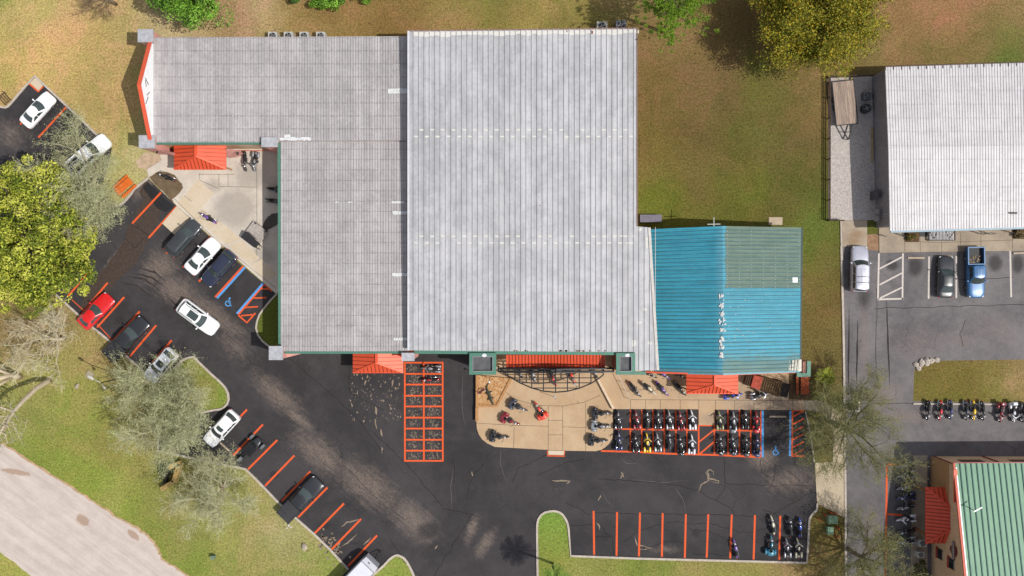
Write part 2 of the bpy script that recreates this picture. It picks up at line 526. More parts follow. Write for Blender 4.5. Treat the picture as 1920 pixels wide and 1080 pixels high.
LOT_W = [(278,335),(252,355),(237,375),(225,385),(215,386),(200,380),(188,360),(205,300),(210,278),(160,231),(110,184),(66,143),(43,168),(20,195),(11,202),(0,199),(-60,188),(-60,392),
 (125,570),(147,590),(172,612),(207,640),(242,672),(296,720),(330,688),(350,672),(364,669),(374,680),(395,700),(412,715),(423,727),(428,738),(429,749),(426,758),(419,765),(400,769),(350,780),(317,790),(297,802),
 (296,844),(342,855),(385,864),(422,872),(460,879),(480,898),(525,945),(557,973),(590,1002),(620,1031),(652,1066),(690,1104),
 (697,1080),(720,1060),(735,1045),(741,1041.5),(747,1041),(757,1046),(762,1052),(767,1060),(777,1082),(785,1130),
 (1008,1130),(1008,1080),(1007,1010),(1007,985),(1009,974),(1014,966),(1022,961),(1031,958.5),(1040,958),(1050,961),(1058,969),(1064,980),(1066,990),(1070,1042),
 (1200,1047),(1440,1053),(1512,1055),(1514,1035),(1517,976),(1520,967),(1525,961),(1531,956),(1532,944),(1527,868),(1509,770),(1509,700),(1240,640),(960,620),(770,560),(520,552),(420,470),(357,409),(331,386)]
mb = MB(); mb.sheet(pts(LOT_W, 0.006)); structure('parking_lot', mb, ASPH)
LOT_E = [(1578,461),(1648,465),(1649,474),(1930,470),(2050,468),(2050,676),(1920,674),(1775,676),(1742,677),(1728,681),(1718,688),(1714,697),(1712,752),(1930,756),(2050,757),(2050,1140),(1588,1140),(1586,1000),(1584,760)]
mb = MB(); mb.sheet(pts(LOT_E, 0.006)); structure('east_parking_lot', mb, ASPH_E)

# pale dirt and shell road
def road_mat():
    t = NT('shell_road')
    st = t.noise(1.0, 6, 0.75, t.mapped(scale=(9.0, 0.8, 1), rot=(0, 0, R(-36)), typ='TEXTURE'))
    n = t.noise(0.5, 6, 0.75)
    f = t.noise(7.0, 4, 0.8)
    c = t.mix(t.ramp(t.math('ADD', t.math('MULTIPLY', st, 0.6), t.math('MULTIPLY', n, 0.4)), 0.35, 0.65), C(204, 188, 178), C(228, 213, 202))
    e = t.math('MAXIMUM', t.spot(620 / 4, 975, 1.6, 1.0, R(-40)), t.math('MAXIMUM', t.spot(30, 885, 3.2, 0.6, R(-10)), t.spot(250, 1003, 1.6, .7, R(-40))))
    c = t.mix(t.math('MULTIPLY', t.ramp(t.math('ADD', e, t.math('MULTIPLY', t.noise(2.0, 6, 0.8), 0.9)), 0.85, 1.0), 0.75), c, C(176, 146, 122))
    c = t.scale_col(c, t.ramp(f, 0.2, 0.8, 0.9, 1.08))
    t.bump(f, 0.3, 0.03)
    return t.out(c, 0.95, 0, 0.15)
def ragged(a, amp=5.0, n=6):
    out = []
    for i in range(len(a) - 1):
        for k in range(n):
            t_ = k / n
            x = lerp(a[i][0], a[i + 1][0], t_); y = lerp(a[i][1], a[i + 1][1], t_)
            out.append((x + random.uniform(-amp, amp) * 0.35, y + random.uniform(-amp, amp) * 0.35))
    out.append(a[-1])
    return out
up = ragged([(-60,790),(0,832),(32,851),(87,887),(140,920),(180,946),(212,967),(255,990),(280,1010),(292,1027),(303,1048),(350,1080),(420,1140)])
lo = ragged([(130,1140),(60,1080),(25,1052),(0,1036),(-60,990)])
mb = MB(); mb.sheet(pts(up + lo, 0.006)); structure('road', mb, road_mat())
mb = MB()
m_edge = plain('bare_soil', C(196, 164, 128), 1.0, 0, 0.3, 2.0, 0.1, coords='world')
e_in = [(x + random.uniform(1.5, 4), y - random.uniform(1.5, 4)) for x, y in up]
mb.sheet(pts(up + list(reversed(e_in)), 0.003)); structure('road_verge_soil', mb, m_edge)

# concrete
def concrete(name, a, b, stain, extra=None):
    t = NT(name)
    n = t.noise(0.35, 6, 0.65); f = t.noise(5.0, 5, 0.75); m_ = t.noise(1.3, 5, 0.7)
    c = t.mix(t.ramp(n, 0.35, 0.65), a, b)
    c = t.mix(t.math('MULTIPLY', t.ramp(m_, 0.55, 0.75), 0.35), c, stain)
    if extra:
        acc = None
        for s in extra[0]:
            q = t.spot(*s); acc = q if acc is None else t.math('MAXIMUM', acc, q)
        c = t.mix(t.math('MULTIPLY', t.ramp(t.math('ADD', acc, t.math('MULTIPLY', t.noise(0.8, 6, 0.75, dist=0.8), 0.6)), 0.5, 0.95), extra[2]), c, extra[1])
    c = t.scale_col(c, t.ramp(f, 0.2, 0.8, 0.91, 1.08))
    t.bump(f, 0.15, 0.02)
    return t.out(c, 0.85, 0, 0.25)
CONC = concrete('plaza_concrete', C(202, 170, 134), C(214, 184, 148), C(188, 156, 124), ([(1300, 730, 8, 3, 0, .5), (1430, 750, 8, 4, 0, .9), (1330, 786, 3, 2, 0, .6)], C(172, 152, 132), 0.75))
CONC_COURT = concrete('court_concrete', C(216, 205, 191), C(234, 221, 204), C(186, 174, 162), ([(440, 390, 4.5, 3.6, R(20), 1.0), (470, 330, 4, 3, 0, .8), (400, 350, 2.5, 2, 0, .7), (490, 480, 3, 2, 0, .8)], C(182, 172, 160), 0.8))
CONC_OLD = concrete('old_concrete', C(168, 152, 134), C(192, 175, 152), C(136, 124, 112), ([(1607, 440, 1.8, 1.2, 0, .8), (1600, 452, 2, 1, 0, .7)], C(160, 128, 96), 0.7))
CONC_PALE = concrete('pale_concrete', C(222, 202, 172), C(228, 210, 184), C(205, 186, 160))
KERB = plain('kerb_concrete', C(205, 192, 178), 0.9, 0, 0.18, 2.5, 0.2, coords='world')
JOINT = plain('joint_dirt', C(120, 104, 86), 1.0, 0, 0.2, 3, 0.1, coords='world')

PLAZA = [(893,640),(893,787),(894,804),(898,815),(904,824),(913,831),(928,838),(1028,843.5),(1060,845),(1117,846),(1127,843.5),(1135,838.5),(1143,831),(1148,822),(1149.5,811),(1149.5,767),(1310,767.5),(1340,768),(1508,769),(1508,750),(1479,749),(1479,690),(1300,680),(1200,660)]
ZS = 0.12
mb = MB(); mb.prism([P(x, y, ZS) for x, y in PLAZA], (0.0,)); structure('plaza', mb, CONC)
RAMP_IN = [(1310, 767.5), (1340, 768), (1340, 797), (1310, 797)]
mb = MB(); mb.prism([P(x, y, ZS) for x, y in RAMP_IN], (0.0,)); structure('plaza_ramp_apron', mb, CONC)
mb = MB(); mb.prism([P(1028, 844.5, 0.1), P(1058, 845.5, 0.1), P(1057, 853.5, 0.02), P(1028, 852.5, 0.02)], (0.0,)); structure('kerb_ramp', mb, CONC_PALE)
mb = MB(); mb.prism([P(x, y, 0.1) for x, y in [(66,145),(80,160),(72,170),(56,156)]], (0.0,)); structure('corner_kerb_pad', mb, CONC_PALE)
COURT = [(279,334),(331.5,386),(357,409),(518,551),(540,540),(540,250),(300,250),(290,270),(303,300),(275,318)]
mb = MB(); mb.prism([P(x, y, 0.10) for x, y in COURT], (0.0,)); structure('court_paving', mb, CONC_COURT)
mb = MB(); mb.prism([P(x, y, 0.105) for x, y in [(331.5, 386.5), (355.5, 409), (327, 440), (304, 419)]], (0.0,)); structure('court_ramp', mb, CONC_PALE)
mb = MB()
for q in ([(372,337),(401,363),(377,393),(347,367)], [(343,366),(376,393),(358,404),(333,383)], [(359,404),(393,433),(417,420),(379,392)], [(395,434),(428,459),(452,448),(420,420)], [(431,462),(468,496),(488,484),(454,450)], [(470,497),(500,528),(520,515),(492,486)]):
    mb.sheet([P(x, y) + Vector((0, 0, 0.106)) for x, y in q])
structure('court_paving_slabs', mb, CONC_PALE)

def strip(mb, path, wd, z, jit=0.0, taper=False, n=1):
    """Thin ribbon on the ground along a path in photo pixels, wd in metres."""
    pp = []
    for i in range(len(path) - 1):
        for k in range(n):
            t_ = k / n
            pp.append((lerp(path[i][0], path[i + 1][0], t_) + (random.uniform(-jit, jit) if (i or k) else 0), lerp(path[i][1], path[i + 1][1], t_) + (random.uniform(-jit, jit) if (i or k) else 0)))
    pp.append(path[-1])
    q = [P(x, y) for x, y in pp]
    L = []; Rr = []
    for i, p in enumerate(q):
        d = (q[min(i + 1, len(q) - 1)] - q[max(i - 1, 0)]).normalized()
        nrm = Vector((-d.y, d.x, 0))
        wv = wd / 2
        if taper:
            wv *= max(0.12, math.sin(math.pi * (i + 0.4) / (len(q) - 0.2))) * random.uniform(0.6, 1.25)
        L.append(p + nrm * wv + Vector((0, 0, z))); Rr.append(p - nrm * wv + Vector((0, 0, z)))
    for i in range(len(q) - 1):
        mb.add([Rr[i], Rr[i + 1], L[i + 1], L[i]], [(0, 1, 2, 3)])

mb = MB()
for pth in ([(893,793),(960,797),(1028,799)], [(1028,761),(1028,843)], [(1055,761),(1055,844)], [(1028,788),(1055,788)], [(1028,815),(1055,815)], [(1055,800),(1149,803)], [(1098,755),(1098,845)], [(964,800),(963,840)],
            [(1180,749),(1508,751)], [(1182,749),(1182,767)], [(1210,750),(1210,767)], [(1238,750),(1238,767)], [(1275,750),(1275,767)], [(1310,750),(1310,767)], [(1341,750),(1341,768)], [(1377,750),(1377,768)], [(1413,750),(1413,768)], [(1449,750),(1449,768)], [(1486,751),(1486,769)],
            [(1055,761),(1005,760),(965,748),(940,728)], [(1055,761),(1095,754),(1125,741)], [(1082,752),(1086,756)]):
    strip(mb, pth, 0.05, ZS + 0.004)
for pth in ([(284,340),(330,375),(405,450),(519,541)], [(375,326),(375,338),(411,354)], [(411,326),(411,350)], [(412,350),(482,351)], [(428,326),(428,350)], [(482,300),(482,480)], [(372,327),(440,327)], [(346,367),(360,378)]):
    strip(mb, pth, 0.045, 0.111)
structure('paving_joints', mb, JOINT)
# dark damp stain in the court, pale sand washed onto it
WET = plain('damp_stain', C(120, 100, 76), 0.6, 0, 0.22, 1.5, 0.3, coords='world')
mb = MB()
mb.sheet([P(x, y) + Vector((0, 0, 0.116)) for x, y in ragged([(280,333),(296,322),(312,322),(328,328),(341,345),(344,352),(338,362),(328,371),(323,374),(326,379),(332,386),(318,372),(298,352),(280,333)], 2, 3)[:-1]])
WET2 = plain('wet_concrete', C(84, 74, 66), 0.45, 0, 0.2, 1.5, 0.4, coords='world')
structure('damp_patch', mb, WET)
mb = MB()
mb.sheet([P(x, y) + Vector((0, 0, 0.116)) for x, y in ragged([(523,398),(510,402),(500,409),(496,416),(492,425),(500,432),(508,428),(515,424),(523,420)], 3, 4)])
structure('wet_patch', mb, WET2)

# gravel yard and the walk east
GRAV = NT('gravel'); _n = GRAV.vor(9.0, 'F1'); _f = GRAV.noise(14.0, 3, 0.8)
GRAV_M = GRAV.out(GRAV.scale_col(GRAV.mix(GRAV.ramp(GRAV.vor(13.0, 'F1', out='Color'), 0.2, 0.8), C(180, 170, 163), C(220, 210, 202)), GRAV.ramp(_f, 0.2, 0.8, 0.9, 1.1)), 0.95, 0, 0.2)
GRAV.bump(_n, 0.2, 0.02)
mb = MB(); mb.sheet(pts([(1552,146),(1660,140),(1668,412),(1553,414)], 0.012)); tag(mb.build('gravel', GRAV_M), kind='stuff', label='pale grey gravel covering the yard beside the white roofed building')
mb = MB(); mb.prism([P(x, y, 0.10) for x, y in [(1576,414),(1626,413),(1626,462),(1577,462)]], (0.0,)); structure('driveway_apron', mb, CONC_OLD)
mb = MB(); mb.prism([P(x, y, 0.10) for x, y in [(1648,425),(2060,418),(2060,468),(1930,470),(1760,472),(1649,474)]], (0.0,)); structure('east_sidewalk', mb, CONC_OLD)
mb = MB()
for x in (1695, 1724, 1764, 1800, 1838, 1897): strip(mb, [(x, 436), (x + 1, 472)], 0.05, 0.104)
strip(mb, [(1695, 452), (1760, 455), (1900, 450)], 0.05, 0.104)
structure('east_sidewalk_joints', mb, JOINT)
WALK = [(1508,751),(1535,751),(1548,753),(1586,783),(1586,972),(1532,944),(1528,868),(1562,866),(1562,806),(1538,772),(1508,769)]
mb = MB(); mb.prism([P(x, y, 0.06) for x, y in WALK], (0.0,)); structure('footpath', mb, concrete('footpath_concrete', C(196, 178, 150), C(210, 192, 164), C(170, 152, 124)))
# mulch beds
MULCH = plain('mulch', C(110, 88, 66), 1.0, 0, 0.4, 6, 0.1, coords='world', bump=0.5)
mb = MB(); mb.sheet(pts([(1479,690),(1519,690),(1522,749),(1479,749)], 0.009)); structure('mulch_bed', mb, MULCH)
mb = MB(); mb.sheet([P(x, y) + Vector((0, 0, 0.107)) for x, y in [(1695,433),(1723,433),(1723,454),(1695,454)]]); mb.sheet([P(x, y) + Vector((0, 0, 0.107)) for x, y in [(1897,428),(1960,428),(1960,448),(1897,448)]]); structure('entrance_planting_bed', mb, MULCH)
mb = MB(); mb.sheet(pts([(1626,440),(1648,438),(1648,470),(1626,468)], 0.012)); structure('bare_soil_patch', mb, plain('sandy_soil', C(165, 132, 104), 1, 0, 0.25, 2.5, 0.1, coords='world'))

# the patch of turf and soil beside the left wing
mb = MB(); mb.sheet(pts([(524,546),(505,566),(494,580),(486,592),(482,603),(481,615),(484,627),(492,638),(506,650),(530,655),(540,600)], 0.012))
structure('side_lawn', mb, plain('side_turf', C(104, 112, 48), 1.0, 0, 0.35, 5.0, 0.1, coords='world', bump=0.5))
mb = MB(); mb.sheet(pts(ragged([(255,302),(272,285),(300,290),(310,300),(296,318),(278,320),(262,315),(255,302)], 4, 3)[:-1], 0.008)); structure('sandy_patch', mb, plain('pale_sand', C(205, 178, 150), 1, 0, 0.2, 2, 0.1, coords='world'))

# kerbs: real steps
def kerb(name, path, wd=0.20, h=0.13, mat=None, closed=False):
    mb = MB()
    q = [P(x, y) for x, y in path]
    n = len(q)
    L = []; Rr = []
    for i in range(n):
        d = (q[min(i + 1, n - 1)] - q[max(i - 1, 0)]).normalized()
        nr = Vector((-d.y, d.x, 0)) * wd / 2
        L.append(q[i] + nr); Rr.append(q[i] - nr)
    vs = []
    for i in range(n):
        vs += [L[i], Rr[i], Rr[i] + Vector((0, 0, h)), L[i] + Vector((0, 0, h))]
    fs = [(0, 1, 2, 3), (4 * n - 1, 4 * n - 2, 4 * n - 3, 4 * n - 4)]
    for i in range(n - 1):
        a = 4 * i; b = a + 4
        for k in range(4):
            k2 = (k + 1) % 4
            fs.append((a + k, b + k, b + k2, a + k2))
    mb.add(vs, fs)
    o = mb.build(name, mat or KERB, fix=True)
    return tag(o, kind='structure')
kerb('kerb', [(278,334),(252,355),(246,364),(237,375),(231,381),(225,384.5),(215,386),(207,384),(200,380)], 0.26)
kerb('kerb', [(205,276),(160,231),(110,184),(66,143),(43,168),(20,195),(15,200),(10,202),(4,201),(-60,188)], 0.24)
kerb('kerb', [(60,512),(125,570),(147,590),(172,612),(207,640),(242,672),(296,720)], 0.24)
kerb('kerb', [(296,720),(330,688),(342,676),(352,671),(364,669),(374,680),(395,700),(412,715),(423,727),(428,738),(429,749),(426,758),(419,765),(412,767.5),(400,769),(350,780),(317,790),(297,802),(296,844),(342,855),(385,864),(422,872),(460,879),(480,898),(525,945),(557,973),(590,1002),(620,1031),(652,1066),(690,1104)], 0.24)
kerb('kerb', [(690,1090),(697,1080),(720,1060),(729,1050),(735,1045),(741,1041.5),(747,1041),(752,1043),(757,1046),(762,1052),(767,1060),(772,1070),(777,1082),(785,1130)], 0.26)
kerb('kerb', [(1008,1130),(1008,1080),(1007,1010),(1007,985),(1009,974),(1014,966),(1018,963),(1022,960.5),(1031,958.5),(1040,958),(1046,959.5),(1050,961),(1055,965),(1058,969),(1062,976),(1064,981),(1066,990),(1070,1042),(1200,1047),(1440,1053),(1512,1055),(1514,1035),(1517,976),(1518,971),(1521,966),(1525,961),(1531,956),(1532,944)], 0.24)
kerb('kerb', [(1577,462),(1581,620),(1583,760),(1585,960),(1585.5,1130)], 0.24)
kerb('kerb', [(1526,866),(1520,820),(1510,771)], 0.14)
kerb('kerb', [(1712,757),(1800,757.5),(2050,759)], 0.18)
kerb('kerb', [(1576,414),(1577,462)], 0.14)
kerb('kerb', [(524,546),(505,566),(494,580),(487,590),(482,603),(480.5,615),(484,628),(492,639),(507,651)], 0.2)
# broken chunks of concrete along the worn corner of the east island
def rock(name, px, py, r, label, mat, group=None, z=0.0):
    mb = MB(); mb.ball((0, 0, 0), (r, r * random.uniform(.6, .9), r * .5), 9, 6)
    mb.v = [(x * random.uniform(.8, 1.2), y * random.uniform(.8, 1.2), zz * random.uniform(.8, 1.2)) for x, y, zz in mb.v]
    o = mb.build(name, mat); o.location = P(px, py) + Vector((0, 0, z + r * .3)); o.rotation_euler = (0, 0, random.uniform(0, 6))
    return tag(o, label, 'rock', group)
ROCK = plain('pale_rock', C(190, 176, 156), 0.95, 0, 0.3, 3, 0.2)
rock('rock', 145, 724, 0.35, 'small pale rock lying alone on the lawn near the street lamp', ROCK)
rock('rock', 571, 1025, 0.45, 'pale boulder on the lawn below the orange stall lines', ROCK)
for i, (x, y, r) in enumerate([(1717, 684, .35), (1727, 680, .45), (1737, 678, .5), (1746, 676, .4), (1722, 690, .35), (1756, 675, .35)]):
    rock('concrete_chunk', x, y, r, 'broken grey concrete chunk lining the corner of the east grass island', plain('broken_concrete', C(198, 186, 172), .95, 0, .3, 3, .2), 'broken concrete at the island corner')
for i, (x, y, r) in enumerate([(541, 985, .16), (538, 990, .12), (545, 988, .13)]):
    rock('stone', x, y, r, 'small white stone on the grass behind the black pickup bed', plain('white_stone', C(225, 215, 205), .9, 0, .15, 3, .2), 'white stones behind the pickup')

# ------------------------------------------------------------ painted markings
def worn_paint(name, col, under=0.0):
    t = NT(name)
    n = t.noise(3.0, 6, 0.8); f = t.noise(7.0, 5, 0.8)
    c = t.scale_col(col, t.ramp(n, 0.25, 0.75, 0.85, 1.12))
    c = t.mix(t.ramp(f, 0.56, 0.72, 0.0, 0.6), c, C(96, 84, 80))
    return t.out(c, 0.8, 0, 0.3)
ORANGE = worn_paint('orange_line_paint', C(250, 102, 48))
BLUE = worn_paint('blue_line_paint', C(96, 172, 238))
WHITE = worn_paint('white_line_paint', C(226, 214, 204))
LW = 0.22
ZM = 0.014
mb = MB()
W = [((91,172),(38,233)),((124,201),(72,258)),((302,361),(248,419)),((331,387),(279,446)),((368,411),(312,475)),((394,443),(343,501)),((424,470),(373,528)),((456,499),(403.5,557)),
     ((172,504),(127,556)),((202,530),(150,592)),((233,557),(182,614)),((262,584),(205,646)),((293,610),(243,669)),((322,638),(285,680)),((463,768),(446,786)),((493,796),(437,854)),((520,825),(465,880)),((552,854),(497,911)),((582,884),(528,940)),((614,914),(559,970)),((645,944),(590,1000)),((677,973),(622,1030)),((707,1004),(653,1061)),
     ((1113,958),(1114,1040)),((1157,960),(1156,1042)),((1200,961),(1198,1043)),((1242.5,962),(1241,1044)),((1286,964),(1284,1046)),((1328,964),(1325,1046)),((1372,965),(1369,1047)),((1415.5,966),(1413,1049)),((1463,967),(1461,1050)),
     ((496,532),(447,590)),((1663,870),(1660,1100)),((1661,870),(1688,872)),((1663,964),(1692,966))]
for a, b in W: strip(mb, [a, b], LW, ZM)
for x in (759, 794.5, 830): strip(mb, [(x, 679), (x + .3, 865)], 0.19, ZM)
for y in (680, 701, 721, 742, 762, 783, 803.5, 824.5, 845, 864): strip(mb, [(757.5, y), (831.5, y)], 0.19, ZM + 0.004)
for x, yb in ((1182, 847), (1203.5, 849), (1224.5, 850), (1245.5, 850), (1267, 851), (1288, 851.5), (1310, 853), (1339.5, 853.5), (1365, 855), (1386.5, 856), (1407.5, 857)):
    strip(mb, [(x, 768.5), (x, yb)], 0.17, ZM)
strip(mb, [(1151, 804), (1200, 805), (1308, 806.5)], 0.17, ZM + 0.004)
strip(mb, [(1340, 806.5), (1428, 808)], 0.17, ZM + 0.004)
strip(mb, [(1127, 845.5), (1186, 847), (1250, 850.5), (1340, 853), (1426, 857)], 0.2, ZM + 0.004)
strip(mb, [(1310, 797.7), (1340, 797.7)], 0.17, ZM + 0.004)
for a, b in (((1310, 829), (1339, 806)), ((1312, 851), (1339, 828))): strip(mb, [a, b], 0.17, ZM + 0.008)
strip(mb, [(1426.5, 770), (1426.5, 857)], 0.14, ZM + .002)
strip(mb, [(1486, 770), (1485, 855)], 0.17, ZM)
strip(mb, [(1484, 769.8), (1508, 769.8)], 0.17, ZM + .004); strip(mb, [(1484, 855), (1509, 855)], 0.19, ZM + .004)
for k in range(6): strip(mb, [(1487, 781 + k * 14.4), (1507, 770.5 + k * 14.4)], 0.15, ZM + .008)
# hatched bay by the court
strip(mb, [(497, 534), (510, 546)], .17, ZM); strip(mb, [(447, 591), (463, 605), (479, 587)], .2, ZM)
for a, b in (((490, 541.5), (504, 542)), ((476, 559), (500, 558)), ((460, 576.5), (484, 575)), ((452, 592), (474, 590))): strip(mb, [a, b], .16, ZM + .004)
strip(mb, [(55, 157), (72, 172), (81, 162)], .18, ZM)
strip(mb, [(1026.5, 845), (1026.5, 854.5), (1058.5, 855.2), (1058.5, 846)], .13, ZM + 0.02)
strip(mb, [(135, 562), (170, 594), (207, 634), (240, 664)], .10, ZM + .004)
structure('orange_stall_lines', mb, ORANGE)
mb = MB()
for a, b in (((459.5, 501), (407, 559)), ((494, 530.5), (444, 588)), ((1430, 770), (1430, 857)), ((1482, 770), (1481, 855))): strip(mb, [a, b], .24, ZM + .002)
def wheelchair(px, py, ang, s=1.0):
    c = P(px, py); ca, sa = math.cos(ang), math.sin(ang)
    def q(x, y): return Vector((c.x + (x * ca - y * sa) * s, c.y + (x * sa + y * ca) * s, ZM + .003))
    def ln(a, b, w_=.10):
        a = Vector(a); b = Vector(b); d = (b - a).normalized(); n_ = Vector((-d.y, d.x)) * w_ / 2
        mb.add([q(*(a - n_)), q(*(b - n_)), q(*(b + n_)), q(*(a + n_))], [(0, 1, 2, 3)])
    k = 16
    for i in range(k):
        a0 = R(110 + 230 * i / k); a1 = R(110 + 230 * (i + 1) / k)
        r0, r1 = .25, .37
        mb.add([q(r0 * math.cos(a0) - .05, r0 * math.sin(a0) - .15), q(r1 * math.cos(a0) - .05, r1 * math.sin(a0) - .15), q(r1 * math.cos(a1) - .05, r1 * math.sin(a1) - .15), q(r0 * math.cos(a1) - .05, r0 * math.sin(a1) - .15)], [(0, 1, 2, 3)])
    mb.add([q(-.05 + .11 * math.cos(R(30 * i)), .52 + .11 * math.sin(R(30 * i))) for i in range(12)], [tuple(range(12))])
    ln((-.05, .42), (-.02, -.02), .13); ln((-.03, .18), (.22, .16)); ln((-.05, -.02), (.25, -.04), .12); ln((.22, -.02), (.34, -.36), .12); ln((.32, -.36), (.46, -.30))
wheelchair(429, 567, R(-18), .95); wheelchair(1455, 846, R(0), .95)
structure('blue_bay_markings', mb, BLUE)
mb = MB()
for a, b in (((1648, 475), (1646, 562)), ((1693, 475), (1692, 562)), ((1645, 561.5), (1693, 560)), ((1742, 481), (1741, 560)), ((1793, 480), (1793, 559)), ((1894, 470), (1896, 557)), ((1945, 470), (1948, 557))): strip(mb, [a, b], .2, ZM)
for a, b in (((1649, 504), (1691, 482)), ((1649, 534), (1691, 512)), ((1650, 559), (1691, 539))): strip(mb, [a, b], .18, ZM + .004)
structure('white_stall_lines', mb, WHITE)

# cracks, scuffs, wet soil washed over the old asphalt
CRK = plain('crack_dark', C(50, 46, 48), 1.0, 0, 0.2, 3, 0.05, coords='world')  # dark colour of the crack lines themselves
mb = MB()
for pth in ([(960,905),(972,878),(1025,853)], [(1008,892),(1040,877),(1060,868),(1095,860)], [(1124,898),(1180,901),(1240,905),(1275,911),(1310,921),(1340,938),(1365,948),(1378,962)], [(1357,855),(1360,915),(1343,938)], [(1360,907),(1440,910),(1520,911)], [(1060,943),(1085,952),(1106,967)], [(1115,961),(1200,963),(1290,965),(1370,966),(1420,968)], [(1070,986),(1110,984)], [(1170,1015),(1200,995),(1240,981)], [(1250,981),(1270,978),(1300,983),(1330,980),(1360,990),(1385,995)], [(1290,992),(1330,996),(1350,1005),(1362,1012)], [(1200,1033),(1230,1023),(1245,1016),(1280,1016)], [(1125,985),(1143,1006)], [(1115,1006),(1149,1006),(1150,1040)], [(1300,1040),(1330,1039),(1370,1041)],
            [(1380,998),(1410,998),(1440,990)], [(1450,965),(1475,950),(1500,935),(1525,918)], [(1430,955),(1455,965),(1480,985)], [(1455,870),(1452,890),(1445,915)], [(1455,872),(1480,885),(1500,902)], [(1425,862),(1428,885),(1440,895)],
            [(300,361),(340,380),(362,405),(400,440)], [(655,880),(700,930),(760,975)], [(540,670),(600,720),(665,780),(720,850)], [(700,810),(760,868),(830,950)], [(730,1010),(760,1055),(790,1080)], [(885,965),(850,1020),(815,1080)], [(900,970),(870,960),(830,955)], [(655,660),(655,735),(720,770)], [(235,447),(253,466),(270,446)], [(208,455),(222,468)], [(248,420),(260,430),(280,440)], [(1640,580),(1650,578),(1780,575),(1920,571)], [(1643,540),(1643,690)], [(1810,600),(1800,625),(1806,650)], [(1610,757),(1712,757)], [(1800,525),(1900,520)], [(1830,1040),(1825,1060)], [(905,870),(880,905),(876,940)], [(850,860),(852,905)], [(1120,770),(1121,800)]):
    strip(mb, pth, 0.055, 0.011, jit=1.5, n=8)
structure('asphalt_cracks', mb, CRK)
mb = MB()
for pth in ([(1308,925),(1316,908),(1328,901),(1326,892),(1322,884)], [(1328,901),(1346,906),(1349,902),(1330,898),(1328,892),(1327,884),(1331,880),(1337,884),(1339,892)], [(1190,1006),(1195,1022),(1220,1027)], [(1196,1032),(1222,1027)], [(1118,980),(1123,984),(1124,994)], [(1035,901),(1070,902)], [(1062,907),(1069,902)], [(1122,939),(1126,928)], [(639,988),(650,980),(676,974)], [(640,1025),(655,1015),(670,1000)], [(682,1022),(695,1008)], [(604,1000),(606,1010),(613,1014)], [(703,785),(707,805)], [(716,838),(717,850)], [(815,1030),(820,1022)], [(884,884),(887,893)], [(1165,885),(1170,895)], [(1164,898),(1167,890)]):
    strip(mb, pth, 0.16, 0.011, jit=1.0, taper=True, n=4)
for k in range(70):
    x = random.gauss(625, 20); y = random.gauss(1022, 15)
    if 597 < x < 665 and (x - y) < -378: strip(mb, [(x, y), (x + random.uniform(-4, 4), y + random.uniform(-4, 4)), (x + random.uniform(-6, 6), y + random.uniform(-3, 6))], .22, .011, taper=True, n=2)
for k in range(1700):   # bird droppings and flaked paint under the wires and in the motorcycle bays
    if k < 1560:
        x = (776 if k % 2 else 813) + random.gauss(0, 6.5); y = 692 + 20.6 * random.randrange(9) + random.gauss(0, 5)
        if not 684 < y < 862 or not 761 < x < 829: continue
        s_ = random.choice((.02, .025, .03, .03, .04, .05, .08))
    else:
        x = random.uniform(655, 752); y = random.uniform(700, 790); s_ = random.choice((.03, .04, .05, .09))
    c = P(x, y); a0 = random.uniform(0, 6); el = random.uniform(1, 2.6) if k >= 1560 else random.uniform(.8, 1.5)
    mb.add([(c.x + s_ * random.uniform(.5, 1.2) * math.cos(a0 + i), c.y + el * s_ * random.uniform(.5, 1.2) * math.sin(a0 + i), .012) for i in range(6)], [tuple(range(6))])
for pth in ([(704,762),(706,778)], [(714,804),(717,818)], [(686,712),(684,722)], [(737,712),(735,724)], [(668,700),(671,704)], [(690,704),(688,709)], [(741,726),(743,731)]): strip(mb, pth, .22, .0115, jit=.8, taper=True, n=3)
structure('tan_scuffs', mb, plain('tan_scuff', C(160, 142, 122), .95, 0, .2, 3, .15, coords='world'))
mb = MB()
for pth in ([(1165,858),(1172,868),(1190,870),(1199,862)], [(1262,910),(1280,935),(1287,962)], [(1128,920),(1137,937),(1150,951)], [(850,875),(845,915),(848,960)], [(1290,900),(1240,905),(1180,898)], [(940,830),(938,870),(950,905)], [(868,700),(866,760),(872,800)]):
    strip(mb, pth, 0.06, 0.010, jit=.6, taper=True, n=4)
structure('tyre_scuffs_pale', mb, plain('pale_scuff', C(112, 104, 104), .95, 0, .2, 3, .15, coords='world'))
mb = MB()
for pth in ([(250,512),(285,520),(310,538)], [(240,518),(270,523),(300,545)], [(225,529),(255,535),(290,560)], [(312,556),(330,572),(345,590)], [(258,502),(290,510),(312,528)], [(1662,560),(1665,640),(1668,730)], [(1592,580),(1591,690),(1590,740)], [(1608,600),(1607,660),(1606,720)]):
    strip(mb, pth, 0.20, 0.010, jit=.5, taper=True, n=4)
structure('tyre_marks', mb, plain('tyre_mark', C(62, 54, 52), .9, 0, .2, 3, .2, coords='world'))
